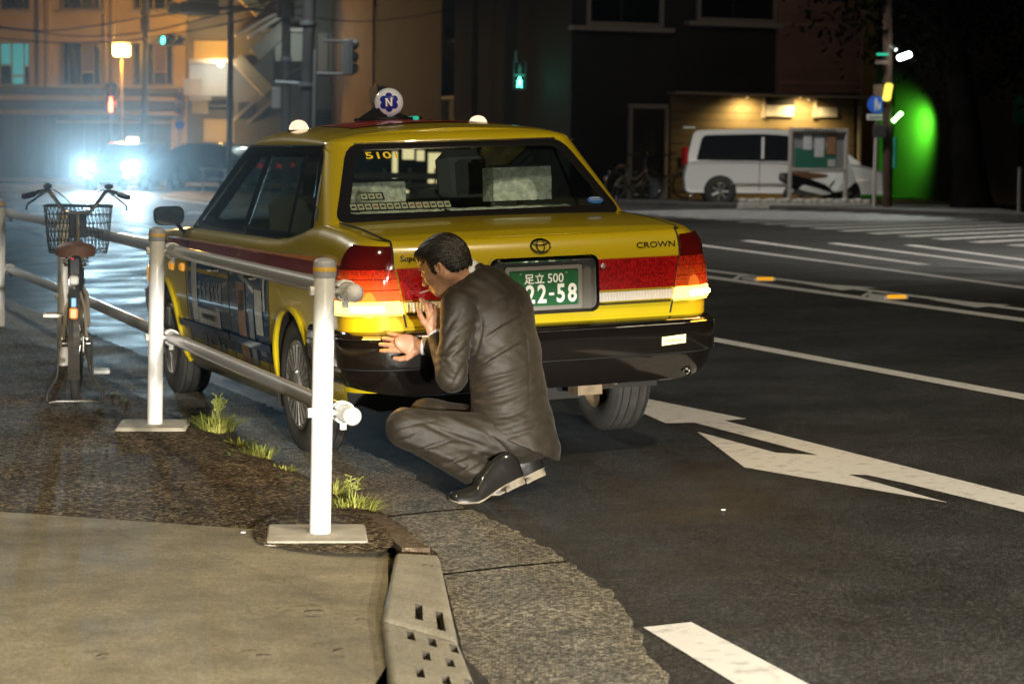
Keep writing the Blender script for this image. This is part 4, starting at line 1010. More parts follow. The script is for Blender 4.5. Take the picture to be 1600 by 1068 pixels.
def disc(cx, cy, rr):
    rows = [[on_globe(cx + rr * k / 5 * math.cos(a * .314159), cy + rr * k / 5 * math.sin(a * .314159), .0752) for a in range(21)] for k in range(6)]; mb.grid(rows)
for k in range(6): a = rad(90 + 60 * k); disc(.031 * math.cos(a), .031 * math.sin(a), .0185)
disc(0, 0, .026); mb.build('flower_mark', M['navy'], gb)
mb = MB()
for P in ([(-.017, -.02), (-.009, -.02), (-.009, .02), (-.017, .02)], [(.009, -.02), (.017, -.02), (.017, .02), (.009, .02)], [(-.017, .02), (-.008, .02), (.017, -.02), (.008, -.02)]):
    a_, b_, c_, d_ = [Vector(q) for q in P]; mb.grid([[on_globe(*(a_.lerp(b_, i / 3).lerp(d_.lerp(c_, i / 3), j / 8)), .0765) for i in range(4)] for j in range(9)])
mb.build('letter_mark', M['plate_white'], gb, sm=0)
MB().bbox((.13, 0, .015), (.03, .1, .02), .006).build('sign_lamp', glow('green_pilot', (.05, .8, .5), .6), rsx)
# ------------------------------------------------------------------ bicycle on its stand
M['frame'] = mat('champagne_frame', (.55, .47, .36), .3, .4, var=.1, vs=10); M['basket'] = mat('black_basket_wire', (.03, .03, .032), .45)
M['saddle'] = mat('brown_saddle', (.16, .075, .035), .55, var=.2, vs=20, bump=.2, bs=90); M['blackplastic'] = mat('black_plastic', (.018, .018, .02), .5)
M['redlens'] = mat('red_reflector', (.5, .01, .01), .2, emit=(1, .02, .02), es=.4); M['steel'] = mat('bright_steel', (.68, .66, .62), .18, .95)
M['amberlens'] = mat('amber_reflector_lens', (.8, .25, .03), .25); M['bluetag'] = mat('blue_tag', (.12, .35, .6), .4)
def torus(R, r, c, ax, n=40, k=8):
    mb = MB(); prof = [(R + r * math.cos(a / k * math.tau), r * math.sin(a / k * math.tau)) for a in range(k)]
    return mb.lathe(prof, c, ax, n, closed=True)
def bicycle(loc, rz, label, cat='bicycle', wide=True):
    b = thing('bicycle', label, cat, loc, rz); X = (1, 0, 0); R = .318
    def whl(y, z):
        w = thing_part('wheel', b, (0, y, z)); torus(R, .021, (0, 0, 0), X).build('tyre', M['rubber'], w)
        torus(R - .026, .011, (0, 0, 0), X).build('rim', M['steel'], w)
        mb = MB()
        for k in range(28):
            a = k / 28 * math.tau; s = 1 if k % 2 else -1; c2 = a + .5 * (1 if k % 4 < 2 else -1)
            mb.tube([(s * .03, .02 * math.cos(c2), .02 * math.sin(c2)), (0, (R - .03) * math.cos(a), (R - .03) * math.sin(a))], .0012, 4, caps=False)
        mb.build('spokes', M['steel'], w); MB().lathe([(.012, -.06), (.012, -.05), (.026, -.035), (.026, -.03), (.018, -.02), (.018, .02), (.026, .03), (.026, .035), (.012, .05), (.012, .06)], (0, 0, 0), X, 16).build('hub', M['steel'], w)
    ry, fy = 0., 1.08; bb = Vector((0, .46, .28)); hd = Vector((0, .88, .80)); hb = Vector((0, .92, .60)); seat = Vector((0, .30, .66))
    whl(ry, .345); whl(fy, .335)
    mb = MB(); mb.tube([hb, (0, .68, .36), bb], .019, 10); mb.tube([hd - Vector((0, -.02, .08)), (0, .62, .50), (0, .37, .50)], .017, 10); mb.tube([bb, seat], .017, 10); mb.tube([hb, hd], .021, 10)
    for s in (1, -1):
        mb.tube([bb + Vector((s * .02, 0, 0)), (s * .05, .25, .31), (s * .062, 0, .345)], .010, 8); mb.tube([seat + Vector((s * .015, 0, -.06)), (s * .05, .14, .50), (s * .062, 0, .345)], .008, 8)
        mb.tube([hb + Vector((s * .02, .01, -.02)), (s * .05, .98, .52), (s * .055, fy, .335)], .012, 8)
    mb.build('frame', M['frame'], b)
    for k, (y, z) in enumerate(((ry, .345), (fy, .335))):
        sg = -1 if k == 0 else 1; rng_ = range(-35, 150, 10) if k == 0 else range(10, 190, 10)
        rows = [[Vector((dx, y + sg * (R + .035 - abs(dx) * .5) * math.cos(rad(a)), z + (R + .035 - abs(dx) * .5) * math.sin(rad(a)))) for dx in (-.03, -.018, 0, .018, .03)] for a in rng_]
        mgk = MB().grid(rows).build('mudguard', M['steel'], b)
        if k == 0: mg = mgk
    MB().bbox((0, -.345, .50), (.045, .02, .06), .008).build('rear_reflector', M['amberlens'], mg); MB().bbox((0, -.20, .665), (.05, .02, .05), .01).build('mudguard_tag', M['adwhite'], mg)
    MB().bbox((0, -.31, .555), (.028, .01, .05), .004).build('registration_tag', M['bluetag'], mg)
    mb = MB()
    for s in (1, -1):
        pts = [(s * .085, 0, .345), (s * .09, -.02, .20), (s * .095, -.04, .14), (s * .145, -.09, .055), (s * .148, -.10, .012)]
        mb.tube(pts, .007, 8)
    mb.tube([(-.148, -.10, .012), (-.135, -.12, .010), (-.09, -.105, .016), (.09, -.105, .016), (.135, -.12, .010), (.148, -.10, .012)], .008, 8); mb.build('stand', M['steel'], b)
    mb = MB(); rows = []
    for y, w, z in ((-.02, .02, .815), (.0, .08, .822), (.04, .108, .830), (.10, .105, .832), (.17, .06, .826), (.25, .03, .824), (.29, .018, .818)):
        rows.append([Vector((w * math.sin(a), y + .10, z + .025 * math.cos(a) - (.03 if abs(a) > 1.4 else 0) - .015 * (abs(math.sin(a)) ** 2))) for a in [rad(k) for k in range(-100, 101, 20)]])
    mb.grid(rows); mb.poly(rows[0]); sd_ = mb.build('saddle', M['saddle'], b)
    mb = MB()
    for s in (1, -1):
        mb.tube([(s * .055 + .014 * math.cos(k * .9), .13 + .014 * math.sin(k * .9), .735 + k * .0022) for k in range(30)], .003, 5)
    mb.tube([(-.06, .13, .73), (.06, .13, .73)], .008, 6); mb.build('saddle_spring', M['steel'], sd_)
    MB().tube([seat, (0, .235, .80)], .013, 10).build('seat_post', M['steel'], b)
    mb = MB(); mb.bbox((0, .02, .70), (.075, .06, .17), .015); lk = mb.build('lock_case', M['blackplastic'], b); MB().bbox((-.012, -.012, .77), (.016, .01, .012), .003).build('tail_light', M['redlens'], lk)
    mb = MB(); mb.lathe([(.0, .035), (.10, .035), (.105, .040), (.10, .045), (0, .045)], bb, X, 28)
    for s in (1, -1):
        d = Vector((0, .05 * s, -.16 * s)) if True else 0; mb.tube([bb + Vector((s * .05, 0, 0)), bb + Vector((s * .075, 0, 0)) + d], .011, 8); mb.cyl(bb + d + Vector((s * .07, 0, 0)), bb + d + Vector((s * .18, 0, 0)), .006)
    mb.cyl(bb - Vector((.08, 0, 0)), bb + Vector((.08, 0, 0)), .02); ck = mb.build('crank', M['steel'], b)
    for s in (1, -1):
        d = Vector((0, .05 * s, -.16 * s)); c = bb + d + Vector((s * .13, 0, 0)); mb = MB()
        for y in (-.04, .04): mb.bbox(c + Vector((0, y, 0)), (.09, .016, .028), .006)
        for x in (-.045, .045): mb.bbox(c + Vector((x, 0, 0)), (.012, .09, .026), .005)
        mb.bbox(c + Vector((0, -.05, 0)), (.055, .006, .02), .002); mb.build('pedal', M['frame'] if s < 0 else M['adwhite'], b)
    MB().bbox((.045, .25, .315), (.02, .56, .10), .01).build('chain_case', M['steel'], b)
    mb = MB()
    for s in (-1, 1):
        mb.tube(spl([(0, .86, .99), (s * .07, .86, 1.005), (s * .125, .84, 1.07), (s * .16, .80, 1.115), (s * .20, .72, 1.115), (s * .25, .60, 1.10)], 5), .011, 8)
    mb.tube([hd, (0, .86, .99)], .014, 8); hbm = mb.build('handlebar', M['steel'], b)
    for s in (-1, 1):
        MB().tube([(s * .235, .635, 1.103), (s * .262, .57, 1.096), (s * .285, .515, 1.09)], [.017, .018, .016], 10).build('grip', M['blackplastic'], hbm)
        MB().tube(spl([(s * .19, .74, 1.11), (s * .23, .70, 1.075), (s * .27, .62, 1.045), (s * .275, .57, 1.02)], 4), .006, 6).build('brake_lever', M['blackplastic'], hbm)
    mb = MB(); mb.bbox((-.165, .78, 1.145), (.05, .05, .035), .012); mb.bbox((.175, .77, 1.145), (.05, .04, .03), .01); mb.build('bell', M['blackplastic'], hbm)
    mb = MB()
    for s in (-1, 1): mb.tube(spl([(s * .2, .72, 1.09), (s * .13, .95, 1.12), (0, 1.0, .98), (0, .9, .8)], 5), .003, 5)
    mb.build('brake_cable', M['blackplastic'], hbm)
    # wire basket
    mb = MB(); c = Vector((0, 1.06, 0)); rings = []
    for z, w, d in ((1.03, .385, .29), (.98, .377, .283), (.93, .368, .276), (.88, .36, .27), (.83, .35, .26), (.78, .335, .25), (.76, .325, .24)):
        ring = [c + Vector((x, y, z)) for x, y in rrect(w, d, .05, 4)]; rings.append(ring)
    for i, r in enumerate(rings): mb.tube(r, .0075 if i == 0 else .003, 6, closed=True)
    def per(k, t):
        n = len(rings[0]); L = [0]
        for i in range(n): L.append(L[-1] + (rings[0][(i + 1) % n] - rings[0][i]).length)
        s = (t % 1) * L[-1]
        for i in range(n):
            if s <= L[i + 1]: f = (s - L[i]) / max(1e-6, L[i + 1] - L[i]); return rings[k][i].lerp(rings[k][(i + 1) % n], f)
    for j in range(56):
        for dr in (-1, 1): mb.tube([per(k, j / 56 + dr * k * .0085) for k in range(7)], .0024, 4, caps=False)
    for x in range(-4, 5): mb.tube([c + Vector((x * .036, -.115, .76)), c + Vector((x * .036, .115, .76))], .0025, 4)
    mb.bbox((0, .915, .92), (.10, .012, .14), .01); mb.build('basket', M['basket'], b)
    mb = MB(); mb.lathe([(.0, .06), (.028, .055), (.033, .02), (.025, -.03), (0, -.035)], (0, 1.0, .72), (0, 1, 0), 16); mb.build('headlight', M['steel'], b)
    return b
bp = atz(113, 628, 0); bike = bicycle((bp.x + .015, bp.y, 0), .165, 'bicycle with black wire basket and brown saddle parked on its stand by the guard fence')
# ------------------------------------------------------------------ weeds along the kerb
M['weed'] = mat('weed_blade', (.17, .24, .03), .65, vs=6, col2=(.42, .40, .09)); M['moss'] = mat('moss', (.035, .06, .012), .95, var=.5, vs=30, bump=1., bs=150)
def tuft(x, y, n, h, spread, label, seed, seeds=0):
    rn = random.Random(seed); p = gnd(x, y); p.z += .03; t = thing('weed_tuft', label, 'weed', p, 0, 'weeds growing along the kerb'); mb = MB()
    for i in range(n):
        a = rn.uniform(0, math.tau); r0 = rn.uniform(0, spread) ; L = h * rn.uniform(.5, 1.1); lean = rn.uniform(.15, 1.0)
        base = Vector((r0 * math.cos(a) * 1.0, r0 * math.sin(a), -.03)); d = Vector((math.cos(a + rn.uniform(-.6, .6)), math.sin(a + rn.uniform(-.6, .6)), 0)); sdv = Vector((-d.y, d.x, 0)); w = rn.uniform(.0024, .0050)
        pts = [base + d * (L * lean * s * s) + Vector((0, 0, L * (s - .45 * lean * s * s))) for s in (0, .35, .7, 1.)]
        rows = [[q - sdv * w * k, q + Vector((0, 0, -.001)), q + sdv * w * k] for q, k in zip(pts, (.8, 1, .7, .08))]; mb.grid(rows)
    mb.build('blades', M['weed'], t, sm=80)
    if seeds:
        mb = MB()
        for i in range(seeds):
            a = rn.uniform(0, math.tau); L = h * rn.uniform(1.1, 1.5); d = Vector((math.cos(a), math.sin(a), 0)) * rn.uniform(.1, .45)
            pts = [Vector((0, 0, 0)) + d * (L * s * s) + Vector((0, 0, L * s)) for s in (0, .5, .8, 1)]
            mb.tube(pts, [.0013, .0012, .001, .0006], 4)
            for k in range(14):
                s = .6 + .4 * k / 14; q = d * (L * s * s) + Vector((0, 0, L * s)); mb.tube([q, q + Vector((rn.uniform(-.02, .02), rn.uniform(-.02, .02), .008))], [.0012, .0022], 4)
        mb.build('seed_heads', M['weed'], t, sm=80)
tuft(340, 676, 260, .115, .085, 'largest weed tuft with seed heads, beside the second fence post', 1, 9)
tuft(403, 720, 160, .085, .065, 'small weed tuft between the two nearest fence posts, next to the largest one', 2)
tuft(442, 742, 90, .055, .05, 'low weed tuft between the fence posts, the middle of the row', 3)
tuft(466, 768, 90, .055, .045, 'dark low weed tuft just behind the nearest fence post', 4)
tuft(552, 806, 240, .095, .085, 'bushy weed tuft to the right of the nearest fence post foot', 5, 3)
tuft(524, 782, 110, .10, .05, 'weed tuft partly hidden behind the nearest fence post', 6)
tuft(376, 700, 70, .06, .06, 'straggling weed between the largest tuft and the small tuft beside it', 11)
tuft(500, 786, 60, .05, .05, 'thin weed left of the nearest fence post, at the end of the row', 12)
tuft(602, 880, 34, .03, .02, 'tiny green weed at the far corner of the dropped kerb block', 7)
tuft(594, 926, 30, .03, .02, 'tiny green weed in the joint halfway along the kerb block', 8)
tuft(446, 864, 34, .025, .03, 'tiny green weed at the front of the nearest post footing', 9)
mb = MB(); rn = random.Random(3)
for i in range(900):
    u = rn.uniform(-1.4, 7.5); v = edge_at(KRB, u) - abs(rn.gauss(.0, .05)) - .08; p = lane(u, v); p.z = .002 if v < -1.2 else gz(v) + .03; s = rn.uniform(.004, .012)
    if u > 1.2 and rn.random() < .2: s *= 1.6
    mb.add([p + Vector((s * math.cos(a), s * math.sin(a), 0)) for a in (0, 2.1, 4.2)] + [p + Vector((0, 0, s * .9))], [(0, 1, 3), (1, 2, 3), (2, 0, 3)])
mb.build('moss', M['moss'], kind='stuff')
# fallen leaves and scraps
M['leaf'] = mat('dry_leaf', (.045, .022, .012), .8, var=.3, vs=40)
for k, (x, y, s, a, lb) in enumerate(((490, 955, .03, .3, 'brown dry leaf on the driveway below the nearest post'), (527, 1016, .026, 1.1, 'reddish dry leaf on the driveway beside the kerb joint'), (412, 1024, .022, .2, 'small dark leaf on the driveway near its lower edge'), (160, 1024, .024, .9, 'small brown leaf on the left part of the driveway'), (668, 884, .022, -.5, 'thin dark twig on top of the dropped kerb block'), (563, 968, .014, .4, 'speck of leaf on the driveway close to the kerb block'))):
    p = atz(x, y, .016 if k == 4 else .012); mb = MB(); n = 7; rows = []
    for i in range(n):
        t = i / (n - 1); w = s * (.42 if k != 4 else .12) * math.sin(math.pi * (t * .94 + .03)); rows.append([Vector(((t - .5) * 2 * s, -w, .002 + .004 * math.sin(t * 4))), Vector(((t - .5) * 2 * s, 0, .001 + .005 * t)), Vector(((t - .5) * 2 * s, w, .004))])
    o = mb.grid(rows).build('fallen_leaf' if k != 4 else 'twig', M['leaf']); o.location = p; o.rotation_euler = (0, 0, a); tag(o, lb, 'leaf' if k != 4 else 'twig', 'litter on the driveway' if k != 4 else None)
for k, (x, y) in enumerate(((1130, 799), (380, 831))):
    p = gnd(x, y) + Vector((0, 0, .008 if k == 0 else .05)); o = MB().bbox((0, 0, 0), (.018, .012, .006), .002).build('paper_scrap', M['adwhite']); o.location = p if k == 0 else atz(x, y, .008); tag(o, ['tiny pale paper scrap on the asphalt below the white arrow', 'tiny white paper scrap on the dark pavement left of the nearest post'][k], 'scrap')
# ------------------------------------------------------------------ the crouching man
def sdf_mesh(fn, lo, hi, h, B=8):
    lo = np.array(lo, float); hi = np.array(hi, float); nb = np.ceil((hi - lo) / (h * B)).astype(int); N = nb * B + 1
    arr = np.full(N, 1., np.float32)
    ii = np.stack(np.meshgrid(*[np.arange(k) for k in nb], indexing='ij'), -1).reshape(-1, 3)
    cen = lo + (ii * B + B / 2) * h; d = fn(cen); keep = np.abs(d) < B * h * 1.25
    for i in ii[d < 0]: arr[i[0] * B:(i[0] + 1) * B + 1, i[1] * B:(i[1] + 1) * B + 1, i[2] * B:(i[2] + 1) * B + 1] = -1
    g = np.stack(np.meshgrid(*[np.arange(B + 1)] * 3, indexing='ij'), -1).reshape(-1, 3); kept = ii[keep]
    for s in range(0, len(kept), 400):
        kb = kept[s:s + 400]; idx = (kb[:, None, :] * B + g[None]).reshape(-1, 3); v = fn(lo + idx * h); arr[idx[:, 0], idx[:, 1], idx[:, 2]] = v
    ins = arr < 0; nx, ny, nz = N - 1
    c = [(a, b, e) for a in (0, 1) for b in (0, 1) for e in (0, 1)]
    cnt = sum(ins[a:a + nx, b:b + ny, e:e + nz].astype(np.int8) for a, b, e in c); cells = np.argwhere((cnt > 0) & (cnt < 8))
    vid = np.full((nx, ny, nz), -1, np.int32); vid[cells[:, 0], cells[:, 1], cells[:, 2]] = np.arange(len(cells))
    acc = np.zeros((len(cells), 3)); num = np.zeros(len(cells))
    val = {q: arr[cells[:, 0] + q[0], cells[:, 1] + q[1], cells[:, 2] + q[2]] for q in c}
    for p in c:
        for ax in range(3):
            if p[ax] == 0:
                q = list(p); q[ax] = 1; q = tuple(q); a, b = val[p], val[q]; m = (a < 0) != (b < 0); t = np.where(m, a / np.where(m, a - b, 1), 0)
                pos = np.tile(np.array(p, float), (len(cells), 1)); pos[:, ax] += t; acc += pos * m[:, None]; num += m
    V = lo + (cells + acc / num[:, None]) * h; F = []
    for ax in range(3):
        a = [slice(None)] * 3; b = [slice(None)] * 3; a[ax] = slice(0, -1); b[ax] = slice(1, None)
        e = np.argwhere(ins[tuple(a)] != ins[tuple(b)]); o1, o2 = [k for k in range(3) if k != ax]
        e = e[(e[:, o1] > 0) & (e[:, o2] > 0) & (e[:, o1] < N[o1] - 1) & (e[:, o2] < N[o2] - 1)]
        def gid(d1, d2):
            k = e.copy(); k[:, o1] -= d1; k[:, o2] -= d2; return vid[k[:, 0], k[:, 1], k[:, 2]]
        q = np.stack([gid(1, 1), gid(0, 1), gid(0, 0), gid(1, 0)], 1); fl = ins[e[:, 0], e[:, 1], e[:, 2]]
        if ax == 1: fl = ~fl
        q[~fl] = q[~fl][:, ::-1]; F.append(q)
    return V, np.concatenate(F)
def mesh_obj(name, parts, m, par=None):
    vs = []; fs = []; b = 0
    for V, F in parts: vs += V.tolist(); fs += (F + b).tolist(); b += len(V)
    me = bpy.data.meshes.new(name); me.from_pydata(vs, [], fs); me.materials.append(m); me.polygons.foreach_set('use_smooth', [True] * len(fs)); me.update()
    o = bpy.data.objects.new(name, me); COL.objects.link(o)
    if par: o.parent = par
    return o
A_ = lambda v: np.array(tuple(v), float)
def cap(P, a, b, r0, r1):
    a, b = A_(a), A_(b); ab = b - a; t = np.clip((P - a) @ ab / (ab @ ab), 0, 1); return np.linalg.norm(P - a - t[:, None] * ab, axis=1) - (r0 + (r1 - r0) * t)
def ellp(P, c, R, r):
    q = (P - A_(c)) @ np.array(R).T; r = np.array(r); k0 = np.linalg.norm(q / r, axis=1); k1 = np.linalg.norm(q / r ** 2, axis=1); return k0 * (k0 - 1) / np.maximum(k1, 1e-6)
def smin(a, b, k):
    h = np.clip(.5 + .5 * (b - a) / k, 0, 1); return b + (a - b) * h - k * h * (1 - h)
def smax(a, b, k): return -smin(-a, -b, k)
def sweep(P, S, l, f):
    """soft elliptical tube along a spine: S = [(point, a along l, b along f)]"""
    best = None
    for (p, a0, b0), (q, a1, b1) in zip(S, S[1:]):
        p, q = A_(p), A_(q); ab = q - p; t = np.clip((P - p) @ ab / (ab @ ab), 0, 1); d = P - p - t[:, None] * ab; a = a0 + (a1 - a0) * t; b = b0 + (b1 - b0) * t
        ax = ab / np.linalg.norm(ab); dl = d @ l; df = d @ f; rest = d - np.outer(dl, l) - np.outer(df, f); dr = np.linalg.norm(rest, axis=1)
        k = np.sqrt((dl / a) ** 2 + (df / b) ** 2 + (dr / np.minimum(a, b)) ** 2); e = (k - 1) * np.minimum(a, b); best = e if best is None else smin(best, e, .02)
    return best
def polyd(P, pts):
    d = None
    for a, b in zip(pts, pts[1:]): e = cap(P, a, b, 0, 0); d = e if d is None else np.minimum(d, e)
    return d
def trace(fn, x, y, Y0=8.6, Y1=10.4):
    o, dr = ray(x, y); o, dr = A_(o), A_(dr); t = Y0 / dr[1]
    for _ in range(60):
        p = o + dr * t; d = fn(p[None])[0]; t += d * .7 / np.linalg.norm(dr)
        if d < .0008: break
        if t * dr[1] > Y1: return None
    return o + dr * t
FK = 1.35
def folds(fn, L):
    """creases: each line is traced onto the cloth and pressed or raised there, fading out towards its ends"""
    out = []
    for pix, amp, w in L:
        P2 = spl([Vector((x, y, 0)) for x, y in pix], 4); pts = [trace(fn, p.x, p.y) for p in P2]; pts = [p for p in pts if p is not None]
        if len(pts) > 2: out.append((pts, amp, w))
    def g(P):
        d = fn(P); near = np.abs(d) < .03; Q_ = P[near]; dd = d[near]
        if len(Q_):
            for pts, amp, w in out:
                n = len(pts) - 1; best = np.full(len(Q_), 9.); tt = np.zeros(len(Q_))
                for i, (a, b) in enumerate(zip(pts, pts[1:])):
                    ab = b - a; t = np.clip((Q_ - a) @ ab / max(ab @ ab, 1e-9), 0, 1); e = np.linalg.norm(Q_ - a - t[:, None] * ab, axis=1); m = e < best; best[m] = e[m]; tt[m] = (i + t[m]) / n
                dd = dd - FK * amp * np.sin(np.pi * np.clip(tt, .0, 1.)) ** .8 * np.exp(-(best / (w * .8)) ** 2)
            d = d.copy(); d[near] = dd
        return d
    return g
def nrm(v): v = np.array(v, float); return v / np.linalg.norm(v)
Q = lambda x, y, Y: A_(at(x, y, Y))
# joints
lt = nrm((-.62, -.78, 0)); ft = nrm((-.78, .62, 0))
shL, elL, wrL = Q(716, 478, 9.37), Q(706, 588, 9.30), Q(684, 530, 9.46)
shR, elR, wrR = Q(797, 468, 9.64), Q(758, 552, 9.66), Q(668, 541, 9.70)
neck = Q(742, 446, 9.50)
SP = [(Q(757, 452, 9.5), .135, .085), (Q(776, 492, 9.51), .185, .118), (Q(786, 550, 9.51), .180, .130), (Q(795, 612, 9.50), .168, .140), (Q(800, 662, 9.48), .178, .160), (Q(806, 704, 9.47), .192, .178)]
hipL, knL, anL = Q(792, 684, 9.40), Q(634, 668, 9.32), Q(752, 742, 9.30)
hipR, knR, anR = Q(812, 680, 9.58), Q(668, 652, 9.60), Q(822, 716, 9.52)
def f_jacket0(P):
    d = sweep(P, SP, lt, ft)
    d = smin(d, cap(P, shL, Q(757, 458, 9.5), .066, .085), .06); d = smin(d, cap(P, shR, Q(757, 458, 9.5), .066, .085), .06)
    a = smin(cap(P, shL, elL, .070, .060), cap(P, elL, wrL, .060, .040), .02); d = smin(d, a, .022)
    b = smin(cap(P, shR, elR, .068, .056), cap(P, elR, wrR, .054, .040), .02); d = smin(d, b, .02)
    return d
J = [([(756, 532), (780, 514), (806, 500), (836, 484)], -.011, .008), ([(762, 520), (790, 502), (822, 488)], .008, .012), ([(722, 592), (752, 574), (786, 552), (826, 530)], -.011, .008), ([(735, 578), (780, 552), (838, 514)], .009, .013),
     ([(722, 608), (762, 592), (808, 580), (848, 562)], -.009, .008), ([(728, 618), (780, 604), (856, 574)], .009, .013), ([(716, 626), (756, 622), (800, 612), (852, 588)], -.010, .008), ([(722, 640), (760, 650), (806, 646), (858, 612)], -.012, .009),
     ([(735, 628), (785, 634), (855, 598)], .009, .013), ([(728, 656), (780, 668), (858, 640)], .008, .014), ([(735, 668), (790, 682), (860, 660)], -.008, .009), ([(730, 634), (752, 652), (776, 664)], -.009, .007),
     ([(742, 474), (752, 500), (750, 528), (738, 566)], -.009, .007), ([(722, 482), (704, 506), (692, 526)], -.008, .009), ([(734, 506), (712, 524), (694, 550)], -.009, .009), ([(745, 552), (724, 572), (706, 606)], -.011, .009), ([(742, 530), (722, 548), (704, 562)], -.008, .007),
     ([(726, 536), (704, 556), (686, 566)], .008, .010), ([(738, 522), (716, 538), (698, 548)], .007, .009), ([(800, 446), (818, 500), (826, 560), (828, 640)], -.004, .006), ([(684, 552), (698, 570), (716, 584)], -.008, .007), ([(690, 580), (704, 592), (722, 594)], -.007, .007), ([(770, 470), (790, 462), (812, 462)], .005, .012)]
f_j1 = folds(f_jacket0, J)
hem = np.array([A_(Q(716, 654, 9.4)), A_(Q(858, 712, 9.5)), A_(Q(800, 684, 9.7))]); hn = nrm(np.cross(hem[1] - hem[0], hem[2] - hem[0])); hn = hn if hn[2] < 0 else -hn
cn = nrm((-.55, .1, .83)); cpt = Q(738, 424, 9.5)
def f_jacket(P):
    d = f_j1(P); ar = np.minimum(cap(P, shL, elL, .09, .09), np.minimum(cap(P, elL, wrL, .085, .075), np.minimum(cap(P, shR, elR, .09, .08), cap(P, elR, wrR, .08, .07))))
    cut = (P - hem[0]) @ hn; cut = np.where(ar < 0, -1, cut)
    d = smax(d, cut, .006)
    d = np.minimum(d, np.maximum(np.abs(cap(P, Q(762, 452, 9.5), Q(726, 424, 9.49), .078, .060)) - .0045, np.maximum((P - cpt) @ cn - .012, -(P - A_(Q(757, 452, 9.5))) @ cn - .02)))
    for w, e in ((wrL, elL), (wrR, elR)): ax = nrm(w - e); d = smax(d, np.where(np.linalg.norm(P - w, axis=1) < .12, (P - w) @ ax - .008, -1), .004)
    return d
wob = lambda P: .0016 * np.sin(P[:, 0] * 61 + 7 * np.sin(P[:, 2] * 23)) * np.sin(P[:, 2] * 47 + 5 * np.sin(P[:, 1] * 19))
M['suit'] = mat('dark_suit_cloth', (.021, .0165, .0105), .56, var=.22, vs=30, bump=.25, bs=260, spec=.4)
sb = M['suit'].node_tree.nodes['Principled BSDF']; sb.inputs['Sheen Weight'].default_value = .04; sb.inputs['Sheen Roughness'].default_value = .4
M['skin'] = mat('skin', (.42, .22, .13), .48, var=.10, vs=40, bump=.15, bs=180); M['skin'].node_tree.nodes['Principled BSDF'].inputs['Subsurface Weight'].default_value = .08
M['skin'].node_tree.nodes['Principled BSDF'].inputs['Subsurface Radius'].default_value = (.01, .004, .002)
M['hair'] = mat('black_hair', (.010, .007, .005), .42, var=.4, vs=60, bump=.5, bs=160, stretch=(1, 1, .25)); M['shirt'] = mat('white_shirt', (.70, .72, .78), .7, bump=.1, bs=200)
M['leather'] = mat('black_leather', (.012, .011, .010), .18, coat=.5, bump=.05, bs=40); M['sole'] = mat('worn_sole', (.20, .17, .12), .7, var=.3, vs=30); M['sock'] = mat('black_sock', (.012, .012, .014), .9)
# head frame
hf = nrm((-.82, .38, -.44)); hl = nrm(np.cross((0, 0, 1), hf)); hu = np.cross(hf, hl); HC = Q(693, 412, 9.47); HR = np.array([hf, hl, hu])
def HP(f, l, u): return HC + hf * f + hl * l + hu * u
def f_head(P):
    d = ellp(P, HP(-.012, 0, .012), HR, (.098, .076, .092))
    d = smin(d, ellp(P, HP(.035, 0, -.035), HR, (.058, .060, .085)), .03)
    d = smin(d, ellp(P, HP(.050, 0, -.092), HR, (.036, .036, .030)), .025)                      # chin
    for s in (1, -1):
        d = smin(d, cap(P, HP(-.015, s * .055, -.055), HP(.045, s * .025, -.100), .022, .016), .025)   # jaw
        d = smin(d, ellp(P, HP(.058, s * .040, -.034), HR, (.024, .024, .020)), .02)              # cheekbone
        d = smax(d, -ellp(P, HP(.094, s * .031, -.006), HR, (.016, .018, .011)), .012)           # eye socket
        d = smin(d, ellp(P, HP(.081, s * .031, -.006), HR, (.012, .013, .0115)), .004)           # eyeball and lid
        d = smin(d, cap(P, HP(.088, s * .012, .012), HP(.074, s * .048, .010), .007, .006), .010)  # brow
        e = ellp(P, HP(-.012, s * .079, -.020), HR, (.019, .010, .033)); e = smax(e, -ellp(P, HP(-.008, s * .088, -.016), HR, (.011, .008, .020)), .006); d = smin(d, e, .006)
        d = smin(d, ellp(P, HP(-.002, s * .076, -.048), HR, (.008, .007, .010)), .006)
    d = smin(d, cap(P, HP(.090, 0, .002), HP(.112, 0, -.040), .008, .012), .010)
    for s in (1, -1): d = smin(d, ellp(P, HP(.101, s * .011, -.044), HR, (.010, .008, .008)), .006)
    d = smin(d, cap(P, HP(.090, -.016, -.068), HP(.090, .016, -.068), .0075, .0075), .006); d = smin(d, cap(P, HP(.087, -.013, -.079), HP(.087, .013, -.079), .008, .008), .006)
    d = smax(d, -cap(P, HP(.098, -.02, -.0735), HP(.098, .02, -.0735), .0025, .0025), .003)
    d = smin(d, cap(P, HP(-.030, 0, -.05), neck + np.array([.03, 0, -.03]), .056, .062), .03)
    return d
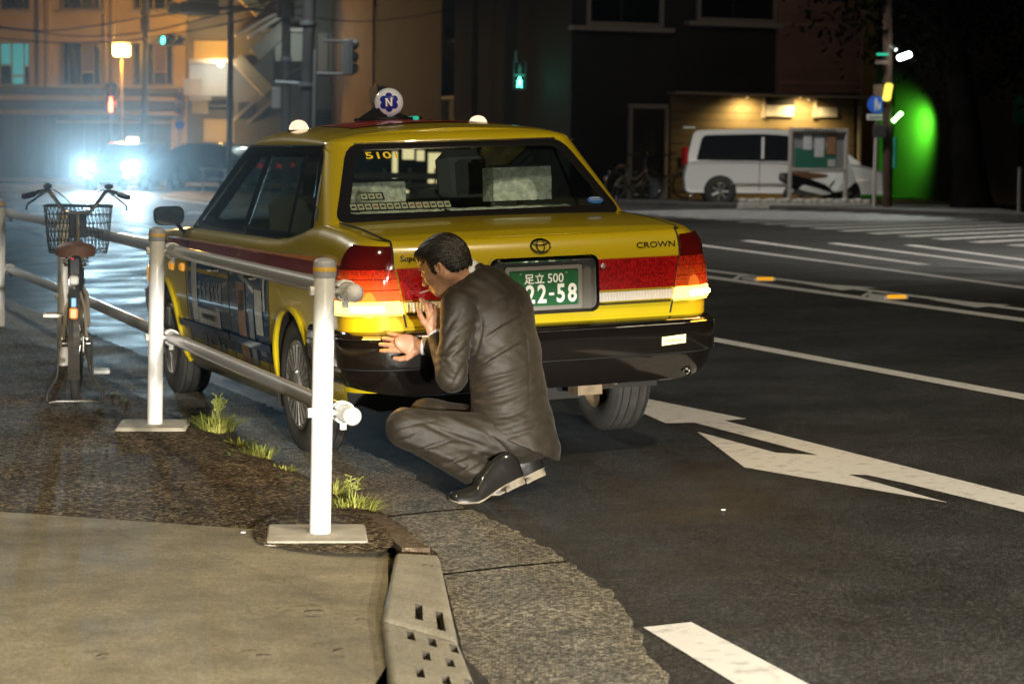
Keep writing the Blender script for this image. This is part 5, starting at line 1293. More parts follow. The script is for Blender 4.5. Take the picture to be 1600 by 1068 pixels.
def hand(P, w, dr, pn, th, curl, size=1., spread=.10, thumb=.8):
    """w wrist, dr finger direction, pn palm normal (towards what it touches), th side of the thumb"""
    dr, pn, th = nrm(dr), nrm(pn), nrm(th); s = size; R = np.array([dr, th, pn])
    d = cap(P, w - dr * .07 * s, w, .030 * s, .026 * s)
    d = smin(d, ellp(P, w + dr * .048 * s, R, (.058 * s, .041 * s, .0165 * s)), .02)
    L = [(.030, .078, .0098), (.010, .086, .0100), (-.010, .079, .0094), (-.029, .062, .0084)]
    for k, (o, ln, r) in enumerate(L):
        a = (o / .03) * spread; d0 = nrm(dr + th * a); p = w + dr * .088 * s + th * o * s * 1.0; c = curl[k]; pts = [p - d0 * .03 * s, p]; ang = 0.
        for sg, f in ((.44, .5), (.31, 1.), (.25, .8)):
            ang += c * f; q = nrm(d0 * math.cos(ang) + pn * math.sin(ang)); p = p + q * ln * sg * s; pts.append(p)
        e = cap(P, pts[0], pts[1], r * s, r * 1.08 * s)
        for a_, b_, r0, r1 in zip(pts[1:], pts[2:], (1.08, .98, .92), (.98, .92, .78)): e = smin(e, cap(P, a_, b_, r * r0 * s, r * r1 * s), .003)
        d = smin(d, e, .005)
    t0 = w + dr * .022 * s + th * .026 * s; td = nrm(dr * .62 + th * thumb + pn * .25); t1 = t0 + td * .040 * s; td2 = nrm(dr * .85 + th * .35 * thumb + pn * .3); t2 = t1 + td2 * .030 * s; t3 = t2 + nrm(dr + pn * .35) * .024 * s
    e = smin(cap(P, t0, t1, .0175 * s, .0125 * s), smin(cap(P, t1, t2, .0118 * s, .0108 * s), cap(P, t2, t3, .0108 * s, .0085 * s), .003), .004)
    return smin(d, e, .010)
hdR = nrm(Q(604, 533, 9.715) - Q(660, 541, 9.70)); hwR = Q(658, 541, 9.70)
rgt = A_(RV); fwd = A_(DV)
f_handR = lambda P: hand(P, hwR, hdR, fwd * .9 + np.array([-.1, 0, -.1]), nrm(np.array([-.25, -.1, -1.0])), (.34, .30, .30, .34), 1.02, .15, .85)
hwL = Q(683, 524, 9.47); f_handL = lambda P: hand(P, hwL, nrm((-.12, .18, 1)), nrm((-.55, .8, .0)), nrm((-.75, -.35, .2)), (.55, .75, .85, .95), 1.0, .06, .7)
f_arms = lambda P: np.minimum(np.minimum(cap(P, shL, elL, .048, .040), cap(P, elL, wrL, .040, .028)), np.minimum(cap(P, shR, elR, .048, .040), cap(P, elR, wrR, .040, .028)))
def f_body(P):
    d = f_head(P)
    d = smin(d, sweep(P, [(p, a - .04, b - .04) for p, a, b in SP[:5]], lt, ft), .03); d = smin(d, cap(P, shL, shR, .045, .045), .03); d = smin(d, f_arms(P), .02)
    d = smin(d, f_handR(P), .006); d = smin(d, f_handL(P), .006)
    for h_, k_, a_ in ((hipL, knL, anL), (hipR, knR, anR)): d = smin(d, np.minimum(cap(P, h_, k_, .06, .05), cap(P, k_, a_, .045, .035)), .02)
    return d
ALL = np.array([shL, shR, elL, elR, HC, knL, knR, anL, anR, hwR + hdR * .2]); lo = ALL.min(0) - .20; hi = ALL.max(0) + .20; hi[0] = max(hi[0], Q(870, 600, 9.5)[0]); 
person = mesh_obj('person', [sdf_mesh(f_body, lo, hi, .0034)], M['skin'])
tag(person, 'person in a dark suit crouching behind the taxi with one hand on its bumper', 'person')
jk = sdf_mesh(lambda P: f_jacket(P) + wob(P), lo - .03, hi + .05, .0055); jacket = mesh_obj('suit_jacket', [jk], M['suit'], person)
# trousers
def f_tr0(P):
    d = ellp(P, Q(808, 682, 9.48), np.array([ft, lt, (0, 0, 1)]), (.150, .175, .125))
    a = smin(cap(P, hipL, knL, .098, .076), cap(P, knL, anL, .074, .062), .03); b = smin(cap(P, hipR, knR, .098, .076), cap(P, knR, anR, .074, .060), .03)
    d = smin(d, a, .03); return smin(d, b, .02)
TR = [([(604, 676), (636, 664), (684, 656)], -.009, .008), ([(660, 660), (700, 678), (760, 698)], -.012, .009), ([(684, 646), (724, 664), (790, 690)], .008, .014), ([(612, 706), (656, 702), (716, 684)], -.009, .008), ([(636, 724), (690, 726), (744, 706)], -.011, .009),
      ([(676, 746), (716, 738), (760, 716)], -.009, .008), ([(758, 674), (782, 694), (800, 714)], -.011, .008), ([(604, 648), (640, 640), (680, 642)], .006, .012), ([(690, 688), (740, 700), (790, 712)], .008, .013), ([(628, 688), (700, 714), (748, 744)], .007, .016), ([(616, 690), (640, 684), (664, 672)], -.007, .007), ([(700, 752), (730, 750), (752, 738)], -.007, .007)]
f_tr1 = folds(f_tr0, TR)
def f_trouser(P):
    d = f_tr1(P)
    for k, a in ((knL, anL), (knR, anR)): ax = nrm(a - k); d = smax(d, np.where(np.linalg.norm(P - a, axis=1) < .11, (P - a) @ ax - .018, -1), .004)
    return d
mesh_obj('trousers', [sdf_mesh(lambda P: f_trouser(P) + wob(P) * .8, lo - .03, hi + .05, .0055)], M['suit'], person)
# shirt collar and cuffs
ca, cb = Q(752, 448, 9.5), Q(722, 424, 9.485); cax = nrm(cb - ca)
f_col = lambda P: np.maximum(np.abs(cap(P, ca, cb, .073, .066)) - .0022, np.maximum((P - cb) @ cax - .008, -((P - ca) @ cax + .03)))
mesh_obj('shirt_collar', [sdf_mesh(f_col, HC - .2, HC + .2, .0035)], M['shirt'], person)
for w, e in ((wrL, elL), (wrR, elR)):
    ax = nrm(w - e); fc = lambda P, w=w, ax=ax: np.maximum(np.abs(cap(P, w - ax * .05, w + ax * .05, .036, .0345)) - .0025, np.abs((P - w) @ ax - .008) - .016)
    mesh_obj('shirt_cuff', [sdf_mesh(fc, w - .08, w + .08, .0035)], M['shirt'], person)
# hair: follows the skull, clipped at the hairline, combed strands
def f_hair(P):
    q = (P - HC) @ HR.T; f, l, u = q[:, 0], q[:, 1], q[:, 2]
    d = ellp(P, HP(-.014, 0, .016), HR, (.108, .086, .104)); d = smin(d, ellp(P, HP(-.070, 0, -.035), HR, (.036, .066, .050)), .03)
    d = smin(d, ellp(P, HP(.055, .0, .075), HR, (.045, .055, .030)), .03)
    an = np.arctan2(l, u + .03); lf = np.clip((f + .02) / .10, 0, 1); d = d - .0016 * np.sin(an * 58 + f * 22 + 1.4 * np.sin(f * 31 + an * 3)) - .0012 * np.sin(an * 23 - f * 34) - .0035 * lf * np.sin(an * 9 + f * 40)
    low = np.where(f > .035, .030 - (f - .035) * .10, np.where(f > .008, -.020 + .6 * np.maximum(0, f - .01), np.where(f > -.035, -.012, -.066 - .1 * (f + .03))))
    sb_ = np.where((f > .010) & (f < .030) & (np.abs(l) > .05), -.034, low); low = np.minimum(low, sb_)
    d = smax(d, low + .004 * np.sin(l * 210 + f * 160) - u, .006); return smax(d, -(f_head(P) + .004), .002)
mesh_obj('hair', [sdf_mesh(f_hair, HC - .16, HC + .16, .0026)], M['hair'], person)
# eyes, brows
for s in (1, -1):
    e = MB().ell(HP(.0855, s * .031, -.007), (.0105, .0105, .0105), n=14).build('eye', mat('eye_white', (.55, .5, .45), .2), person)
    MB().ell(HP(.0925, s * .031, -.008), (.0052, .0052, .0052), n=10).build('iris', M['sock'], e)
    MB().tube([HP(.099, s * .012, .014), HP(.098, s * .030, .018), HP(.082, s * .050, .012)], [.003, .004, .002], 6).build('eyebrow', M['hair'], person)
# shoes
def shoe(toe, heel, name='shoe'):
    toe, heel = Vector(toe), Vector(heel); d = heel - toe; d.z = 0; L = d.length; d.normalize(); sv = Vector((-d.y, d.x, 0)); g = toe.z; k = (heel.z - toe.z) / .095
    ST = [(0, .010, .016, .010), (.02, .006, .030, .024), (.07, .002, .040, .033), (.15, .0, .046, .040), (.25, 0, .054, .045), (.34, .002, .064, .0465), (.42, .012, .076, .045), (.52, .030, .088, .041), (.62, .048, .098, .037), (.72, .064, .108, .035), (.82, .078, .112, .034), (.90, .088, .108, .033), (.96, .093, .098, .028), (1.0, .096, .080, .018)]
    s = thing_part(name, person, (0, 0, 0)); rows = []; sole = []; n = 15
    for t, z, h, w in ST:
        c = toe + d * L * t; c.z = g + z * k + .006; dz = -(.10 if t > .36 else 0); up = (Vector((0, 0, 1)) + d * (-.35 if t > .4 else 0)).normalized()
        row = []
        for i in range(n):
            a = math.pi * i / (n - 1); cx = math.cos(a); sy = math.sin(a); row.append(c + sv * (w * (abs(cx) ** .8) * (1 if cx > 0 else -1) * (1 - .22 * sy)) + up * (h * sy ** .75))
        rows.append(row); sole.append([c + sv * (w + .004) * q - Vector((0, 0, 0)) for q in (-1, -.5, 0, .5, 1)])
    mb = MB(); mb.grid(rows); mb.poly(rows[0]); mb.poly(rows[-1]); mb.build('upper', M['leather'], s, sm=70)
    mb = MB(); lo = [[p - Vector((0, 0, .007)) for p in r] for r in sole]; mb.grid(sole); mb.grid(lo); 
    for j in (0, -1): mb.grid([[r[j] for r in sole], [r[j] for r in lo]])
    mb.grid([sole[0], lo[0]]); mb.grid([sole[-1], lo[-1]])
    hb = [r for r, q in zip(lo, ST) if q[0] >= .70]; dn = Vector((0, 0, -.024)) + d * .006; hl2 = [[p + dn for p in r] for r in hb]; mb.grid(hl2)
    for j in (0, -1): mb.grid([[r[j] for r in hb], [r[j] for r in hl2]])
    mb.grid([hb[0], hl2[0]]); mb.grid([hb[-1], hl2[-1]]); mb.build('sole', M['sole'], s, sm=30)
    mb = MB()
    for t, hh in ((.46, .080), (.52, .086), (.58, .091)):
        c = toe + d * L * t; zz = itp(t, [(a, b * k) for a, b, _, _ in ST]); w = .024; mb.tube([c + sv * w * q + Vector((0, 0, g - toe.z + zz + toe.z - 0 + hh * (1 - .22 * abs(q)) + .003)) - Vector((0, 0, c.z)) * 1.0 - d * (.35 * hh if t > .4 else 0) * .9 for q in (-1, -.5, 0, .5, 1)], .0025, 5)
    mb.build('laces', M['sock'], s); return s
tz = gnd(704, 784).z
toe = atz(703, 785, tz + .002); hee = toe + Vector((.285, .105, 0)); hee.z = tz + .095; sh1 = shoe(toe, hee)
toe2 = toe + Vector((.085, .20, 0)); toe2.z = gz(uvof(toe2)[1]) + .002; hee2 = toe2 + Vector((.285, .07, 0)); hee2.z = toe2.z + .10; shoe(toe2, hee2)
for a, t, h in ((anL, toe, hee), (anR, toe2, hee2)):
    MB().tube([a - (0, 0, 0) if False else tuple(a), tuple(Vector(t).lerp(Vector(h), .80) + Vector((0, 0, .06)))], .042, 14).build('sock', M['sock'], person)
# cigarette in the mouth
cg = MB(); c0, c1 = HP(.094, .010, -.072), HP(.136, .028, -.068); cg.cyl(c0 + (c1 - c0) * .32, c1, .0034, n=12); cgo = tag(cg.build('cigarette', mat('cigarette_paper', (.5, .42, .36), .8)), 'white cigarette held between the lips of the crouching person', 'cigarette')
MB().cyl(c0, c0 + (c1 - c0) * .32, .0035, n=12).build('filter', mat('filter_tip', (.6, .35, .12), .7), cgo)
# ------------------------------------------------------------------ the far side of the junction
def blk(name, col, r=.8, *a, **k): M[name] = mat(name, col, r, *a, **k)
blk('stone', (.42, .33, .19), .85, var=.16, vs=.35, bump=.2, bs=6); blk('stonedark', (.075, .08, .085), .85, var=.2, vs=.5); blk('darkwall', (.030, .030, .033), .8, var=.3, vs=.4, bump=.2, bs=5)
blk('greywall', (.16, .155, .14), .85, var=.15, vs=.4); blk('trim', (.36, .33, .30), .6); blk('winframe', (.25, .22, .2), .5); blk('brownwall', (.13, .09, .07), .8, var=.2, vs=.5)
blk('siding', (.20, .16, .09), .7, var=.12, vs=2); blk('slat', (.42, .24, .20), .6, var=.15, vs=1); blk('concblock', (.40, .39, .36), .9, var=.15, vs=6, bump=.3, bs=40); blk('vanwhite', (.66, .67, .65), .25, coat=.6)
blk('pole', (.10, .085, .075), .7, var=.25, vs=2, bump=.2, bs=20); blk('polegrey', (.32, .33, .32), .45, .3); blk('shutter', (.22, .23, .24), .5); blk('bark', (.005, .004, .003), .95, var=.4, vs=4, bump=.8, bs=10, spec=0.); blk('wall2', (.50, .52, .48), .8, var=.08, vs=.7)
M['darkglass'] = mat('dark_window', (.010, .012, .014), .08, spec=.8); M['tealpane'] = glow('lit_teal_window', (.10, .42, .40), .55); M['creampane'] = glow('lit_cream_window', (1, .78, .42), 1.1)
M['blackpaint'] = mat('black_car_paint', (.010, .010, .012), .2, coat=.7); M['felt'] = mat('green_felt', (.02, .13, .09), .9); M['paper'] = mat('paper', (.55, .56, .58), .8, var=.1, vs=9); M['bluesign'] = mat('blue_sign', (.012, .09, .48), .4, emit=(.02, .15, 1), es=.10); M['redsign'] = mat('red_sign', (.5, .02, .02), .4)
class Facade:
    """a wall plane: local x along it, y into the building, z up; pixels of the photograph find their place on it"""
    def __init__(s, px, Y, rz, z=.3):
        p = at(px, 290, Y); s.M = Matrix.Translation((p.x, p.y, z)) @ Matrix.Rotation(rz, 4, 'Z'); s.I = s.M.inverted()
    def p(s, x, y):
        o, d = ray(x, y); o = s.I @ o; d = s.I.to_3x3() @ d; q = o + d * (-o.y / d.y); return q.x, q.z
    def rect(s, x0, y0, x1, y1):
        a, b, c, d = s.p(x0, y0), s.p(x1, y0), s.p(x1, y1), s.p(x0, y1); return (a[0] + d[0]) / 2, (b[0] + c[0]) / 2, (c[1] + d[1]) / 2, (a[1] + b[1]) / 2
    def box(s, mb, x0, y0, x1, y1, front, back=0., m=0, ch=0):
        a, b, c, d = s.rect(x0, y0, x1, y1); f = mb.bbox if ch else mb.box
        return f(((a + b) / 2, (back - front) / 2, (c + d) / 2), (b - a, front + back, d - c), *((ch, m) if ch else (m,)))
    def w(s, x, y, off=0.): a, b = s.p(x, y); return s.M @ Vector((a, -off, b))
    def part(s, name, par, m, rects, front, back=0., ch=0):
        mb = MB()
        for r in rects: s.box(mb, *r, front, back, 0, ch)
        return mb.build(name, M[m] if isinstance(m, str) else m, par)
    def window(s, par, x0, y0, x1, y1, panes, pane='darkglass', frame='winframe', fw=2.2, deep=.10):
        """frame proud of the wall, glass set back inside, one object per window"""
        a, b, c, d = s.rect(x0, y0, x1, y1); k = (b - a) / (x1 - x0); t = fw * k; mb = MB()
        for X0, X1, Z0, Z1 in ((a, b, c, c + t), (a, b, d - t, d), (a, a + t, c + t, d - t), (b - t, b, c + t, d - t)): mb.box(((X0 + X1) / 2, -.02, (Z0 + Z1) / 2), (X1 - X0, .12, Z1 - Z0))
        fr = mb.build('window', M[frame], par)
        for (u0, v0, u1, v1, mm) in panes:
            X0, X1 = a + t + (b - a - 2 * t) * u0, a + t + (b - a - 2 * t) * u1; Z0, Z1 = c + t + (d - c - 2 * t) * v0, c + t + (d - c - 2 * t) * v1
            MB().box(((X0 + X1) / 2, -.012, (Z0 + Z1) / 2), (X1 - X0 - t * .35, .02, Z1 - Z0 - t * .2)).build('pane', M[mm or pane], fr)
        return fr
def bld(name, label, F, cat='building', group=None): return thing(name, label, cat, M=F.M, group=group)
# --- yellow stone building on the left
FA = Facade(150, 92, -.12); A = bld('stone_building', 'sodium-lit ochre stone building with tall windows behind the square street lamp', FA)
FA.part('wall', A, 'stone', [(-120, -160, 294, 300)], 0, 9)
for y0, y1, m, f in ((137, 148, 'stonedark', .35), (149, 156, 'stone', .20), (157, 170, 'stonedark', .28), (174, 178, 'stone', .35)): FA.part('cornice', A, m, [(-120, y0, 290, y1)], f)
for x0, x1 in ((62, 70), (74, 80), (164, 168), (176, 184), (284, 292)): FA.part('pilaster', A, 'stone', [(x0, -160, x1, 137)], .18)
for x0, x1, lit in ((0, 48, 1), (97, 158, 0), (208, 272, 0)):
    for y0, y1 in ((66, 134), (-68, 16)):
        if lit and y0 > 0: P = [(0, .48, .34, 1, 'tealpane'), (.4, .22, .80, 1, 'tealpane'), (.84, .46, 1, 1, 'tealpane'), (.4, .0, .8, .18, 'tealpane'), (0, 0, .36, .46, None), (.84, 0, 1, .44, None)]
        else: P = [(0, 0, .16, 1, None), (.17, 0, .5, 1, None), (.51, .3, .83, 1, 'brownwall' if y0 > 0 else None), (.51, 0, .83, .28, None), (.84, 0, 1, 1, None)]
        FA.window(A, x0, y0, x1, y1, P)
    FA.part('window_sill', A, 'trim', [(x0 - 4, 17, x1 + 4, 21)], .22)
FA.part('ground_floor', A, 'stonedark', [(-120, 180, 268, 300)], .12)
for i in range(15): FA.part('shutter_panel', A, 'stonedark', [(-60 + i * 22, 184, -42 + i * 22, 296)], .16)
FA.part('awning_rail', A, 'trim', [(95, 190, 275, 192.5)], .5, -.42)
# --- stair building: grey block with open stair flights
FB = Facade(430, 84, .12); B = bld('stair_building', 'grey concrete block with lit open stair landings between poles', FB)
FB.part('wall', B, 'greywall', [(292, -160, 582, 300)], 0, 8)
FB.part('landing_wall', B, 'stone', [(303, 64, 364, 98)], .10); FB.part('landing_wall', B, 'stone', [(318, 186, 366, 222)], .10)
FB.part('landing_wall', B, 'wall2', [(296, 98, 360, 150)], .11); FB.part('landing_wall', B, 'wall2', [(430, 52, 476, 96)], .11)
for q_ in ((296, 94, 378, 100), (405, 46, 480, 51), (296, 150, 330, 158)): FB.part('landing_slab', B, 'trim', [q_], .9, -.05)
def flight(x0, y0, x1, y1, th, m, name='stair_flight', f=1.0):
    a, b = Vector(FB.p(x0, y0)), Vector(FB.p(x1, y1)); d = (b - a); n = Vector((-d.y, d.x)).normalized() * th
    MB().prism([Vector((q.x, -.12, q.y)) for q in (a, b, b + n, a + n)], (0, -f, 0)).build(name, M[m], B)
flight(362, 100, 412, 152, .45, 'stone'); flight(366, 190, 408, 152, .10, 'trim', 'handrail'); flight(388, 194, 428, 160, .10, 'trim', 'handrail'); flight(368, 60, 432, 26, .10, 'trim', 'handrail'); flight(388, 62, 440, 30, .10, 'trim', 'handrail')
flight(366, -6, 400, 28, .4, 'stone'); flight(405, 96, 452, 54, .5, 'greywall')
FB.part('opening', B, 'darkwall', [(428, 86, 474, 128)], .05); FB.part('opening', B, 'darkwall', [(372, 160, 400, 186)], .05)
FB.part('door', B, 'trim', [(497, 52, 512, 118), (515, 52, 545, 118)], .06)
for i in range(5): FB.part('louvre', B, 'stonedark', [(490, 172 + i * 6, 580, 174.5 + i * 6)], .2)
FB.part('meter_box', B, 'trim', [(287, 124, 315, 150), (300, 155, 325, 178)], .4)
FB.part('pipe', B, 'stonedark', [(296, 152, 362, 155), (296, 164, 362, 167), (326, 172, 362, 175)], .3)
FB.part('base_wall', B, 'stonedark', [(296, 226, 440, 300)], .25)
# --- brown bay-window building
FC = Facade(630, 78, .28); C = bld('bay_window_building', 'brown building with tall bay windows above a dark awning behind the taxi roof', FC)
FC.part('wall', C, 'brownwall', [(582, -160, 700, 300)], 0, 8)
for x0, x1, m in ((586, 594, 'winframe'), (596, 602, 'trim'), (604, 620, 'winframe'), (640, 644, 'winframe'), (662, 668, 'winframe')): FC.part('mullion', C, m, [(x0, 12, x1, 134)], .18)
for x0, x1, y0, y1 in ((621, 639, 14, 80), (645, 661, 14, 80), (669, 678, 14, 80), (621, 639, 86, 132), (645, 661, 86, 132), (669, 678, 86, 132)): FC.window(C, x0, y0, x1, y1, [(0, 0, 1, 1, None)], fw=1.4)
FC.part('sill_band', C, 'winframe', [(584, 132, 680, 137)], .3)
FC.part('awning', C, 'darkwall', [(577, 138, 692, 162)], 1.2); FC.part('lower_band', C, 'trim', [(600, 186, 708, 190), (680, 157, 708, 160)], .5)
FC.part('red_glow', C, glow('dim_red_glow', (1, .04, .02), .32), [(598, -8, 676, 3)], .5)  # glowing panel stands in for red glow from an unseen source
FK_ = Facade(640, 70, .04); K_ = bld('lit_kiosk', 'small shopfront with cream lit panes seen through the rear window of the taxi', FK_, 'shopfront'); FK_.part('wall', K_, 'stonedark', [(540, 226, 700, 312)], 0, 1.2)
for x0, x1, y0, y1 in ((612, 622, 236, 300), (628, 648, 232, 250), (650, 664, 234, 252), (668, 690, 238, 300), (612, 640, 296, 310)):
    FK_.window(K_, x0, y0, x1, y1, [(0, 0, 1, 1, 'creampane')], fw=.8)
# --- dark centre building
FD = Facade(790, 72, TH); D = bld('dark_building', 'dark building with three white petals of light in a window behind the green pedestrian signal', FD)
FD.part('wall', D, 'darkwall', [(690, -160, 893, 312)], 0, 8)
FD.part('ledge', D, 'winframe', [(700, 63, 822, 68), (750, 79, 815, 82)], .35); FD.part('pier', D, 'trim', [(821, -160, 827, 120)], .35); FD.part('pier', D, 'winframe', [(843, -160, 847, 120), (827, 60, 843, 64), (827, 118, 845, 122)], .3)
FD.window(D, 758, 22, 800, 62, [(0, 0, 1, 1, None)]); FD.window(D, 828, -60, 842, 58, [(0, 0, 1, 1, None)], fw=1); FD.window(D, 828, 66, 842, 116, [(0, 0, 1, 1, None)], fw=1)
FD.part('shop_wall', D, 'siding', [(700, 158, 815, 195), (846, 152, 890, 230)], .10); FD.part('shop_canopy', D, 'trim', [(690, 152, 816, 157), (815, 148, 893, 152)], 1.6)
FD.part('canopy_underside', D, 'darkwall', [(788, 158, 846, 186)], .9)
mb = MB(); 
for cx, cy, a in ((776, 33, 2.7), (783, 29, 1.15), (787, 31, .15)):
    x, z = FD.p(cx, cy); mb.ell((x, -.45, z), (.11, .03, .05), R=Matrix.Rotation(a, 3, 'Y'), n=12)
em = mb.build('petal_light', glow('white_petal_glow', (.8, .85, 1), 2.4)); em.matrix_world = FD.M; tag(em, 'three small white petals of light in a window of the dark building beside the utility pole', 'emblem')  # light seen in a window, built as three glowing petals
lamp('canopy_lamp', 'POINT', at(765, 172, 69.5), 26, (1, .78, .45), .1); lamp('canopy_lamp', 'POINT', at(866, 160, 70.0), 14, (1, .78, .45), .1)
# --- right building: dark upper storeys, lit siding below, slatted screen
FE = Facade(1150, 60, TH); E_ = bld('corner_building', 'dark corner building with slatted screen and downlit timber siding behind the white van', FE)
FE.part('wall', E_, 'darkwall', [(893, -160, 1345, 316)], 0, 9)
for x0, y0, x1, y1 in ((916, -60, 1036, 42), (1088, -60, 1214, 36)): FE.window(E_, x0, y0, x1, y1, [(0, 0, .44, 1, None), (.46, 0, 1, 1, None)], frame='trim', fw=6)
FE.part('window_sill', E_, 'trim', [(888, 43, 1046, 50), (1069, 36, 1214, 43)], .35)
FE.part('storey_trim', E_, 'trim', [(1043, 147, 1342, 151)], .5)
mb = MB(); ns = 30
for i in range(ns): FE.box(mb, 1213 + i * 4.2, -160, 1215.3 + i * 4.2, 146, .26, -.12)
sc_ = mb.build('slat_screen', M['slat'], E_); sc_['kind'] = 'stuff'
FE.part('screen_rail', E_, 'slat', [(1211, 38, 1340, 43), (1211, 128, 1340, 134), (1211, -160, 1214, 146), (1338, -160, 1341, 146)], .32, -.1)
sp_ = []
for i in range(13): FE.part('siding_board', E_, 'siding', [(1046, 152.5 + i * 12.3, 1332, 164.2 + i * 12.3)], .075 + .012 * (i % 2))
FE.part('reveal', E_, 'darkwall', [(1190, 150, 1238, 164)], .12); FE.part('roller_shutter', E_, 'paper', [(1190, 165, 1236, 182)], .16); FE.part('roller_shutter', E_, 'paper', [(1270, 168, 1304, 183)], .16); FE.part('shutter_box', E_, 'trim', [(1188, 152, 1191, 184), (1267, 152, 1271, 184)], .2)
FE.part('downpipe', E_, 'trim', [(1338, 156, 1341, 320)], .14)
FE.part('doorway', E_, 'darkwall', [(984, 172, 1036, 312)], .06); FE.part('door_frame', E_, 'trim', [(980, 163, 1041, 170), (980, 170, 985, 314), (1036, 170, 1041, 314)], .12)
for x, y in ((1160, 152), (1243, 152), (1256, 156)):
    a, b = FE.p(x, y); l = MB().lathe([(.05, 0), (.05, .09), (.07, .10), (.07, .12), (0, .12)], (a, -.25, b - .02), (0, 0, 1), 16).build('downlight', M['winframe'], E_)
    MB().lathe([(.045, 0), (0, 0)], (a, -.25, b - .022), (0, 0, 1), 16).build('lens', glow('warm_lamp', (1, .72, .28), 9), l)
    lamp('downlight_lamp', 'SPOT', FE.M @ Vector((a, -.62, b - .05)), 170 if x < 1250 else 50, (1, .68, .26), .04, FE.M @ Vector((a, .25, b - 2)), 150, .9)
# --- alley: green-lit wall, far-right building, tree
FG = Facade(1430, 68, TH * .6); Gb = bld('alley_wall', 'pale alley wall flooded with green light beside the dark tree', FG, 'wall')
FG.part('wall', Gb, 'wall2', [(1392, 168, 1476, 330)], 0, 1); FG.part('upper_wall', Gb, 'stonedark', [(1392, -140, 1700, 170)], 0, 1.); FG.part('side_wall', Gb, 'stonedark', [(1472, 168, 1700, 330)], .05, 1); FG.part('spill_fin', Gb, 'stonedark', [(1472, -140, 1484, 330)], 3.6, .0); FG.part('plate', Gb, 'darkwall', [(1433, 215, 1470, 222), (1464, 222, 1470, 322)], .12)  # projecting fin added to stop green light spilling right
FG.part('notice', Gb, 'paper', [(1472, 215, 1488, 245), (1466, 246, 1490, 250)], .15); FG.part('patch', Gb, 'paper', [(1411, 268, 1424, 278)], .04)
FH = Facade(1600, 62, TH); Hb = bld('scaffold_building', 'brown building edge with a green net panel at the right margin', FH)
FH.part('wall', Hb, 'brownwall', [(1578, -160, 1760, 330)], 0, 6); M['net'] = mat('green_net', (.02, .32, .22), .7, bump=.3, bs=30); FH.part('net_panel', Hb, 'net', [(1583, 150, 1640, 196)], .15); FH.part('dark_board', Hb, 'darkwall', [(1592, 190, 1650, 258)], .3)
# tree with leaning dark trunk
def tree(px, py, Y, label, H, lean, seed, rt=.34):
    rn = random.Random(seed); b = gnd(px, py); t = thing('tree', label, 'tree', (b.x, b.y, .25)); mb = MB(); pts = spl([(0, 0, 0), (lean * .25, 0, H * .25), (lean * .55, .1, H * .5), (lean, 0, H * .75)], 4); n = len(pts)
    mb.tube(pts, [rt * (1.25 - .8 * i / n) if i else rt * 1.6 for i in range(n)], 12)
    tips = []
    for k in range(9):
        s = pts[int(n * (.45 + .5 * k / 9))]; a = k * 2.4; L = H * rn.uniform(.22, .36); e = s + Vector((math.cos(a) * L, math.sin(a) * L * .8, L * .6)); md = s.lerp(e, .5) + Vector((0, 0, .2)); mb.tube(spl([s, md, e], 3), [rt * .35 * (1 - .12 * i) for i in range(7)], 7); tips += [md, e]
    mb.build('trunk', M['bark'], t)
    mb = MB()
    for c in tips:
        for i in range(260):
            p = c + Vector((rn.gauss(0, 1), rn.gauss(0, .9), rn.gauss(0, .6))) * H * .10; s = rn.uniform(.06, .14); u = Vector((rn.uniform(-1, 1), rn.uniform(-1, 1), rn.uniform(-1, 1))).normalized(); v = u.orthogonal().normalized(); mb.add([p - u * s, p + v * s * .5, p + u * s, p - v * s * .5], [(0, 1, 2, 3)])
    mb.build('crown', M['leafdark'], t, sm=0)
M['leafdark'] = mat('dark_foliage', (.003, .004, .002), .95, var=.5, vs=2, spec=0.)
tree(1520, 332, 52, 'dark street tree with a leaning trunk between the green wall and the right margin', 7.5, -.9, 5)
# ------------------------------------------------------------------ poles, signals, wires
def pole(x0, y0, x1, y1, Y, r, label, m='pole', name='utility_pole', cat='pole'):
    a, b = at(x0, y0, Y), at(x1, y1, Y); a.z = gz(9); t = thing(name, label, cat, a); d = b - a
    MB().tube([(0, 0, 0), d * .5, d * 1.0], [r * 1.08, r, r * .95], 14).build('shaft', M[m], t); return t
def band_at(t, Y, x, y, r, m='polegrey', h=.05):
    c = at(x, y, Y) - t.location; MB().lathe([(r, -h), (r * 1.15, -h), (r * 1.15, h), (r, h)], c, (0, 0, 1), 14).build('clamp_band', M[m], t)
p1 = pole(225, 300, 228, -120, 82, .11, 'slim dark pole in front of the ochre stone building carrying a horizontal signal')
for y in (20, 34, 44): band_at(p1, 82, 227, y, .16, 'pole', .10)
p2 = pole(358, 300, 362, -120, 68, .085, 'thin dark pole beside the parked dark sedan', 'pole')
p3 = pole(447, 300, 447, -120, 60, .115, 'straight brown pole with a white box, left of the pair behind the taxi'); band_at(p3, 60, 447, 16, .19, 'pole', .2); band_at(p3, 60, 447, 92, .13)
p4 = pole(474, 300, 488, -120, 58, .150, 'thick leaning dark utility pole, right of the pair behind the taxi'); band_at(p4, 58, 481, 36, .165); band_at(p4, 58, 478, 132, .17)
def arm(t, Y, pts, r, m='polegrey', name='bracket_arm'): return MB().tube([at(x, y, Y) - t.location for x, y in pts], r, 8).build(name, M[m], t)
arm(p3, 59.9, [(430, 128), (476, 131)], .05); arm(p3, 59.8, [(446, 118), (478, 102)], .02, 'pole')
mb = MB(); c = at(432, 154, 59.7) - p3.location; mb.bbox(c, (.24, .2, .55), .03); bx = mb.build('control_box', M['trim'], p3)
